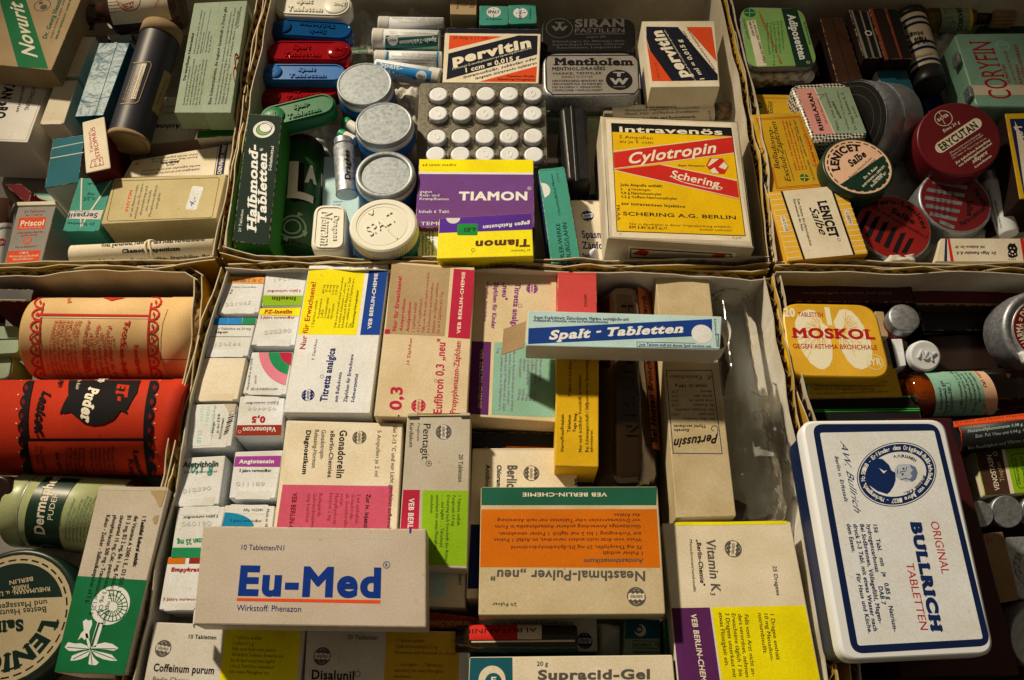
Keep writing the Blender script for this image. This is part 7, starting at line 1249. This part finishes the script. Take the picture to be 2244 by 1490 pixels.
b = Box('crescent_carton', 'carton with a turquoise top and a white crescent, below the banded one', 'carton', 'S', [(1560,1055),(1805,1055),(1808,1330),(1545,1330)], 38, 24, 'sage', rot='180'); b.poly([(1560,1055),(1805,1055),(1806,1190),(1555,1190)], 'petrol:paper'); b.circ(1665,1130,42,'cream'); b.circ(1652,1120,30,'petrol:paper',L=3); b.t('E',1670,1112,1642,1112,24,'cream:ink',b=.03,up=(0,1),L=5); b.lines([(1615,1205),(1800,1210),(1800,1260),(1615,1258)],4,'ink:ink',closed=True); b.t('Rp 15/04/278', 1800,1222,1625,1222, 26, up=(0,1), b=.01); b.t('te Schmerzen', 1800,1280,1612,1282, 26, up=(0,1), b=.02)
b = Box('green_carton', 'dark green carton edge standing between the crescent carton and the plum striped one', 'carton', 'S', [(1835,1050),(1885,1040),(1910,1310),(1850,1330)], 42, 34, 'dgreen')
# ------------------------------------------------------------------ bottom right tray
b = Box('long_dark_carton', 'long dark violet carton with pale upside-down lettering at the back wall', 'carton', 'U', [(178,196),(1272,196),(1332,352),(215,345)], 40, 28, 'bordo:coated', rot='180'); PAL.update(dusty=(120,104,96)); b.t('Kühl und trocken aufbewahren', 1128,268,375,268, 26, 'dusty:ink', b=.01, up=(0,1)); b.flap(1, a=.03, b=.97, d=.05, m='dbrown')
b = Box('maroon_carton', 'long maroon carton beside the dark violet one, running off to the right', 'carton', 'U', [(1305,232),(2330,236),(2360,385),(1335,372)], 34, 26, 'maroon:coated', side='brown'); b.lines([(1335,366),(2330,374)], 6, 'tan:ink')
b = Box('black_carton', 'black carton below the maroon one', 'carton', 'U', [(1360,425),(2080,425),(2080,585),(1400,590)], 26, 20, 'black:coated')
b = Box('brown_case', 'flat chocolate brown case behind the amber bottle', 'case', 'U', [(1440,640),(2110,612),(2220,950),(1490,950)], 22, 16, 'dbrown:coated', r=1.5); b.lines([(1400,622),(2110,600)], 5, 'tan:ink')
# yellow tin with lungs
b = Box('flat_tin', 'yellow flat tin with a pair of white lungs and dark red capitals', 'tin', 'U', [(190,356),(990,372),(1140,1000),(275,985)], 56, 9, 'amberyel:tinprint', side='gold:tinprint', r=11, bevel=1.4, body='tin_lid'); PAL.update(lung=(240,222,176)); lg = 'lung:ink'
b.poly([(560,395),(605,398),(632,550),(590,548)], lg, L=1, name='printed_windpipe')
b.poly([(430,415),(480,425),(520,470),(548,530),(590,560),(612,640),(630,740),(632,830),(605,890),(560,920),(515,915),(450,870),(390,790),(345,700),(322,600),(315,520),(340,465),(380,430)], lg, L=1, name='printed_lung')
b.poly([(665,470),(690,420),(735,412),(790,430),(850,490),(900,570),(945,660),(968,750),(965,830),(930,900),(880,922),(820,905),(760,850),(710,760),(680,680),(665,590),(640,520)], lg, L=1, name='printed_lung')
r3 = random.Random(5); yk = 'amberyel:ink'
for side, root, cx_ in ((-1,(560,540),470),(1,(650,520),800)):
    for k in range(15):
        a = math.radians(100+k*14) if side < 0 else math.radians(80-k*14); ln = 160+r3.uniform(-20,30)+ (130 if 5 < k < 11 else 0)
        x0, y0 = (530,590) if side < 0 else (720,590); x1, y1 = x0+ln*.72*math.cos(a)*1.0, y0-ln*.9*math.sin(a) if True else 0
        b.lines([(x0,y0),((x0+x1)/2+r3.uniform(-8,8),(y0+y1)/2),(x1,y1)], 5, yk, L=2)
        for f_ in (.55,.75): b.lines([(x0+(x1-x0)*f_,y0+(y1-y0)*f_),(x0+(x1-x0)*f_+28*math.cos(a+.7),y0+(y1-y0)*f_-28*math.sin(a+.7))], 3.5, yk, L=2)
b.t('20', 225,474,320,474, 78, lg, b=.05); b.t('TABLETTEN', 345,475,552,480, 38, 'inkred:ink', b=.01); b.t('MOSKOL', 288,650,992,664, 88, 'inkred:ink', b=.048, serif=1.1); b.t('GEGEN ASTHMA BRONCHIALE', 300,742,1008,754, 40, 'inkred:ink', b=.015); b.ring(986,858,72,5,lg); b.t('BYR', 925,885,1045,885, 62, lg, b=.02)
b = Box('flat_carton', 'yellow and green carton with black dosage text under the yellow tin', 'carton', 'U', [(280,880),(1150,880),(1218,1142),(312,1160)], 44, 12, 'mustard'); b.poly([(285,960),(405,960),(432,1156),(318,1160)], 'puregreen'); b.t('Medexport', 345,1150,320,1005, 22, up=(-1,0)); b.t('UdSSR', 385,1120,365,1005, 24, up=(-1,0)); b.poly([(405,960),(415,960),(442,1156),(432,1156)], 'cream', L=2)
b.blk(['Wenn vom Arzt nicht anders verordnet, bei','Schmerzen und bei fieberhaften Erkrankun-','gen 2 bis 3 mal täglich 1-2 Tabletten'], 472,1036,1100,1036, 29, 20); b.t('Vor Kindern sicher geschützt aufbewahren', 498,1134,1108,1112, 20)
b = Box('black_green_carton', 'black carton with two bright green lines above the large blue rimmed tin', 'carton', 'U', [(325,1160),(1336,1150),(1392,1400),(345,1400)], 42, 34, 'black'); b.lines([(328,1158),(1338,1148)], 10, 'leaf:ink'); b.lines([(338,1264),(1362,1250)], 7, 'leaf:ink'); b.lines([(338,1278),(1364,1266)], 7, 'leaf:ink')
b = Box('brown_card', 'worn brown card box behind the yellow tin', 'carton', 'U', [(990,432),(1060,436),(1100,640),(1020,640)], 40, 20, 'tan:card')
d = Disc('capped_bottle', 'small red bottle with a shiny ribbed metal cap', 'bottle', 'U', 1238,484,130,50,34, ry=106)
prof = [(.88,-7.5),(.97,-7.2)]+[(.99 if i % 2 else .97, -7+i*.7) for i in range(8)]+[(1.0,-1.0),(.97,-.2),(.9,0),(.85,.25),(.2,.3)]
d.turned('cap', prof, 'tin:metal'); d.turned('body', [(.85,-34),(.95,-32),(.98,-12),(.8,-7.5)], 'wine:plastic')
d = Disc('capped_bottle', 'small green bottle with a white ribbed plastic cap carrying a raised monogram', 'bottle', 'U', 1415,803,130,48,34, ry=122)
V = []; n = 120; m = MB(); prof = [(.6,-.1),(.88,0),(.96,-.3),(1.0,-1.0),(1.0,-5.5)]
for r_, h_ in prof:
    for i in range(n): k = 1.0 if r_ < .99 else (1.02 if i % 2 else .985); a = 2*math.pi*i/n; V.append(d.face.at(np.array([math.cos(a), math.sin(a)])*r_*k*d.r, h_/1000))
m.add(V, [(k*n+i,(k+1)*n+i,(k+1)*n+(i+1)%n,k*n+(i+1)%n) for k in range(len(prof)-1) for i in range(n)]+[tuple(range(n))], 'white:plastic', False); d.build(m, 'screw_cap'); d.turned('body', [(.8,-34),(.9,-32),(.92,-8),(.9,-5)], 'bottle:glass'); d.t('NX', 1345,820,1485,850, 75, 'white:plastic', b=.02, sh=.2, up=(.3,-1), emb=.8, part='raised_lettering')
b = Box('cream_carton', 'small white carton with a black stripe beside the yellow tin', 'carton', 'U', [(1085,664),(1220,660),(1256,888),(1140,915)], 44, 12, 'white', r=.8); b.poly([(1085,664),(1125,662),(1180,905),(1140,915)], 'black'); 
b = Box('brown_card', 'tan card box under the small white carton', 'carton', 'U', [(1215,668),(1258,690),(1310,920),(1150,935)], 34, 20, 'tan:card')
c = Cyl('amber_bottle', 'amber glass bottle with a mint and pink label lying on its side', 'bottle', 'U', (1218,1135),(2420,1085), 34, 196, up=(1,0))
PAL.update(amberglass=(176,92,14)); c.seg('glass', [(0,.75),(.02,.93),(.05,1.0),(.68,1.0),(.74,.95),(.78,.78),(1.0,.78)], 'amberglass:glass'); c.seg('tablets', [(.06,.55),(.5,.55)], 'amberyel:card')
c.poly([(1395,945),(1800,935),(1862,1312),(1462,1318)], 'mint', name='paper_label', L=2); c.poly([(1800,935),(1905,938),(1972,1308),(1862,1312)], 'peach', name='paper_label', L=2); up = (1,.05)
c.t('Colfarit', 1795,700,1805,935, 34, up=up); c.t('stin (R)', 1822,938,1905,1070, 30, 'inkbrown:ink', b=.01, up=up); c.blk(['Antithromboticum','Acetylsalicylsäure 500 mg','- spezial granuliert -','Sofern nicht anders verord.','tgl. 2-4 Tabletten täglich'], 1768,948,1838,1290, 38, 24, up=up, b=.01); c.lines([(1580,1038),(1622,1035),(1650,1270),(1596,1272)], 5, 'ink:ink', closed=True); c.t('ARp 04/03/60', 1592,1062,1612,1255, 28, up=up); c.t('VEB Chemisch-Pharmaz.', 1530,1015,1560,1300, 26, up=up, b=.01); c.t('Oranienburg', 1518,1070,1535,1255, 26, up=up, b=.01); c.t('30 Tabl.', 1895,1210,1905,1312, 26, 'inkbrown:ink', up=up)
d = Disc('round_tin', 'large round aluminium tin with a red lettered ring at the right border', 'tin', 'U', 2415,585,340,52,22, ry=340)
d.turned('tin_base', [(.95,-22),(1.0,-21),(1.0,-12)], 'tin:metal'); d.turned('lid', [(1.02,-14),(1.02,-2),(.99,0),(.88,.3),(.86,-.6),(.80,-.8),(.78,-.2)], 'tin:metal'); d.circ(2415,585,262,'cream:tinprint',L=1,name='printed_face'); d.ring(2415,585,258,85,'wine:ink',L=2); d.arc('PHARMA = DRESDEN - GEHE CHEM', 2415,585,182,225,-20,58,'cream:ink',b=.02,L=5)
crumple('tissue_paper', 'scrap of white tissue stuck on the large round aluminium tin', 'tissue', 'U', [(2205,775),(2330,760),(2340,900),(2230,890)], 53, .005, 'white:paper', 41, n=10)
c = Cyl('black_tube', 'black tube with an orange band and white type above the brown and lime carton', 'tube', 'V', (935,148),(1480,92), 44, 92)
c.seg('body', [(0,.95),(0,1.0),(1,1.0)], 'black:coated'); c.poly([(930,62),(1400,-5),(1400,40),(934,92)], 'orangered', L=2); c.t('trocken und feucht Wasser', 940,76,1330,28, 16, 'inkbrown:ink', sh=.2); c.t('Chemisch-pharmazeutische Fabrik Adolf Klinge & Co, München', 952,90,1440,40, 11, 'inkbrown:ink'); c.lines([(962,92),(975,120),(978,170),(970,225)], 5, 'orangered:ink'); w_ = 'lightblue:ink'; c.t('Hexamethylentetramin 0,08 g, Phenyl-', 1012,122,1400,72, 18, w_); c.t('Extr. Fol. Uvae ursi 0,04 g, Ol. Santali', 1055,150,1410,105, 18, w_); c.t('Vor Feuchtigkeit und Wärme schützen', 1012,215,1400,160, 18, w_, sh=.2)
b = Box('two_tone_carton', 'brown and lime carton with white sideways capitals under the black tube', 'carton', 'V', [(1052,220),(1440,200),(1470,445),(1110,465)], 40, 26, 'lime', side='cream', rot='L')
b.poly([(1052,220),(1198,214),(1248,458),(1110,465)], 'brown'); b.poly([(1198,214),(1216,213),(1270,457),(1248,458)], 'cream'); b.t('VENOSTASIN', 1190,440,1142,245, 28, 'cream:ink', b=.01, up=(-1,.05)); b.ring(1163,238,12,3,'cream:ink'); b.t('Tropfen', 1218,390,1190,285, 26, 'tan:ink', up=(-1,.05)); b.lines([(1252,250),(1268,240),(1400,230),(1430,420),(1300,428),(1285,410)], 3, 'ink:ink', closed=True); b.t('Schmerzstillend', 1305,408,1280,262, 18, 'ink:ink', sh=.2, up=(-1,.05)); b.t('krampflösend', 1335,395,1315,255, 18, 'ink:ink', sh=.2, up=(-1,.05))
for lab, x, y, r in (('round aluminium cap of a tablet tube, the one touching the large tin', 1085,572,72),('round aluminium cap of a tablet tube, middle one with a bright rim', 1232,558,88),('round aluminium cap of a tablet tube at the right border', 1395,552,82)):
    d = Disc('metal_tube', lab, 'tube', 'V', x, y, r, 38, 30, ry=r*1.0, group='aluminium tablet tubes standing upright'); d.turned('cap', [(.96,-5),(1.0,-4.6),(1.0,-4),(.97,-3.6),(1.0,-3.2),(1.0,-.8),(.96,0),(.9,-.1)], 'tin:metal'); d.turned('body', [(.9,-30),(.93,-29),(.93,-5)], 'tin:metal')
b = Box('worn_box', 'worn buff cardboard box with faded red print at the right', 'box', 'V', [(1098,682),(1204,672),(1296,1040),(1180,1062)], 38, 28, 'kraft:card', side='brownred', rot='L'); b.blk(['attims','stell'], 1130,740,1120,690, 22, 14, 'inkred:ink', up=(-1,0))
b = Box('embossed_tin', 'dark metal flat tin with raised letters at the right border', 'tin', 'V', [(1208,700),(1450,690),(1500,1030),(1296,1045)], 36, 12, 'tin:metal', r=2.5, rot='L'); b.arc('ALKOLOL', 1400,880,95,240,110,34,'tin:metal'); TEXTQ[-1]['emb'] = .7; b.ring(1400,880,130,6,'grey:ink')
d = Disc('round_tin', 'round steel tin in the lower right corner', 'tin', 'V', 1430,1262,180,40,24, ry=205); d.turned('tin_base', [(.95,-24),(1.02,-23),(1.02,-9),(1.0,-8)], 'tin:metal'); d.turned('lid', [(1.03,-9),(1.03,-1.5),(1.0,0),(.95,.2),(.93,-.3)], 'tin:metal')
crumple('plastic_wrap', 'crinkled clear wrapping beside the brown and lime carton', 'wrapping', 'V', [(985,260),(1075,235),(1120,470),(1010,480)], 22, .010, 'cell:clear', 43, n=16)
b = Box('dark_case', 'large dark brown case under the blue rimmed tin', 'case', 'V', [(560,40),(925,38),(1300,1462),(640,1480)], 44, 38, 'bordo:coated', r=2)
# big tin on top
b = Box('rimmed_tin', 'large white tin with a navy frame, oval portrait and red and navy lettering', 'tin', 'V', [(82,52),(884,44),(1172,1352),(318,1392)], 84, 8, 'white:plastic', side='white:plastic', r=7.5, bevel=1.6, rot='R', body='lid')
q = [b.face.hit(*p) for p in [(90,60),(876,52),(1162,1345),(328,1384)]]; b.build(prism(b.face, rounded(inset(q,.001),.007,7), -.0079, -.027, .0004, 'darkblue:plastic', smooth=True), 'tin_base')
fr = lambda pts, r: rounded([b.face.hit(*p) for p in pts], r, 7)
b.polyq(fr([(150,74),(846,72),(1142,1300),(372,1346)], .0055), 'darkblue:ink', 1, 'printed_frame'); b.polyq(fr([(193,122),(826,110),(1096,1262),(404,1300)], .0012), 'white:coated', 2, 'printed_field')
nv = 'navy:ink'; PAL.update(navyprint=(18,40,82)); nv = 'navyprint:ink'; up = (1,.2)
b.t('ORIGINAL', 804,612,868,902, 44, 'inkred:ink', L=4, up=(1,.03)); b.t('BULLRICH', 696,616,814,1222, 64, nv, b=.075, serif=.6, L=4, up=(1,.03)); b.t('TABLETTEN', 668,842,750,1212, 42, 'inkred:ink', L=4, up=(1,.03))
b.blk(['156   Tabl.   mit   je   0,85 g   Natrium-','hydrogencarbonat       DAB 7','Bei Sodbrennen, Völlegefühl, Magen-','druck 2-3 Tabl. mit etwas Wasser nach','dem Essen.'], 487,630,600,1222, 36.5, 24, nv, b=.03, L=4, up=(1,.03)); b.t('Für Haus und Küche.', 392,902,462,1232, 24, nv, b=.03, L=4, up=(1,.03)); b.t('Berlin u. Erftstadt', 274,252,330,502, 22, nv, b=.02, L=4, up=up)
b.t('AW. Bullrich', 305,165,385,562, 36, nv, sh=.45, L=4, up=up)
# oval medallion
cx_, cy_ = 618,352
def ell(rx, ry, n=64, tilt=-.22):
    return [(cx_+rx*math.cos(t_)*math.cos(tilt)-ry*math.sin(t_)*math.sin(tilt), cy_+rx*math.cos(t_)*math.sin(tilt)+ry*math.sin(t_)*math.cos(tilt)) for t_ in [2*math.pi*i/n for i in range(n)]]
b.poly(ell(222,176), nv, 3, 'medallion_ring'); b.poly(ell(217,171), 'white:ink', 4, 'medallion_ring'); b.poly(ell(212,166), nv, 5, 'medallion_ring'); b.poly(ell(165,122), 'white:coated', 6, 'medallion_field')
def arctext(s, a0, a1, r1, r2, cap, inside=False, m='white:ink', L=8):
    n = len(s)
    for i, ch in enumerate(s):
        if ch == ' ': continue
        a = math.radians(a0+(a1-a0)*(i+.5)/n); tilt = -.22
        x, y = r1*math.cos(a), -r2*math.sin(a); X, Y = cx_+x*math.cos(tilt)-y*math.sin(tilt), cy_+x*math.sin(tilt)+y*math.cos(tilt)
        nx, ny = math.cos(a)/r1, -math.sin(a)/r2; l = math.hypot(nx, ny); nx, ny = nx/l, ny/l; ux, uy = nx*math.cos(tilt)-ny*math.sin(tilt), nx*math.sin(tilt)+ny*math.cos(tilt)
        tx, ty = -uy, ux; wd = 7.5 if ch not in 'ilrftI.-' else 4
        b.t(ch, X-tx*wd,Y-ty*wd,X+tx*wd,Y+ty*wd, cap, m, up=(ux,uy), L=L, b=.02)
arctext('Erfinder des Original-Bullrich-Salzes vom Jahre 1827 - Markengesch. No 58168 - ', 128, -232, 178, 134, 24)
arctext('A.W.BULLRICH', 88, 30, 128, 92, 16, m=nv); arctext('APOTHEKER I.KL.', -20, -85, 150, 108, 15, m=nv)
# portrait as flat print: coat, face, hair
b.poly([(488,262),(540,268),(575,300),(588,330),(610,345),(612,385),(600,420),(580,450),(565,462),(510,445),(462,410),(446,370),(448,320),(465,285)], nv, 7, 'printed_portrait')
PAL.update(facep=(176,178,178), facem=(96,108,130)); b.poly([(608,320),(622,300),(655,294),(695,298),(722,318),(730,345),(722,375),(700,392),(668,392),(640,382),(615,370),(600,345)], 'facep:ink', 7, 'printed_portrait'); b.poly([(690,298),(722,312),(734,345),(722,380),(700,395),(688,380),(705,362),(692,345),(708,330),(695,315)], 'facem:ink', 8, 'printed_portrait')
for x, y in ((655,322),(650,352)): b.circ(x, y, 6, nv, 9, 'printed_portrait', n=10)
b.lines([(665,336),(638,338),(636,344)], 3, nv, L=9); b.lines([(622,326),(622,350)], 3, nv, L=9); b.lines([(672,312),(668,330)], 3, nv, L=9); b.lines([(640,382),(668,375),(690,382)], 5, 'facem:ink', L=9)
b.poly([(520,318),(548,335),(565,330),(545,348)], 'white:ink', 8, 'printed_portrait')
crumple('tissue_paper', 'torn white paper edge sticking out left of the blue rimmed tin', 'tissue', 'V', [(78,420),(110,430),(140,720),(85,700)], 44, .004, 'white:paper', 47, n=10)
flush_text()
bpy.context.view_layer.update()
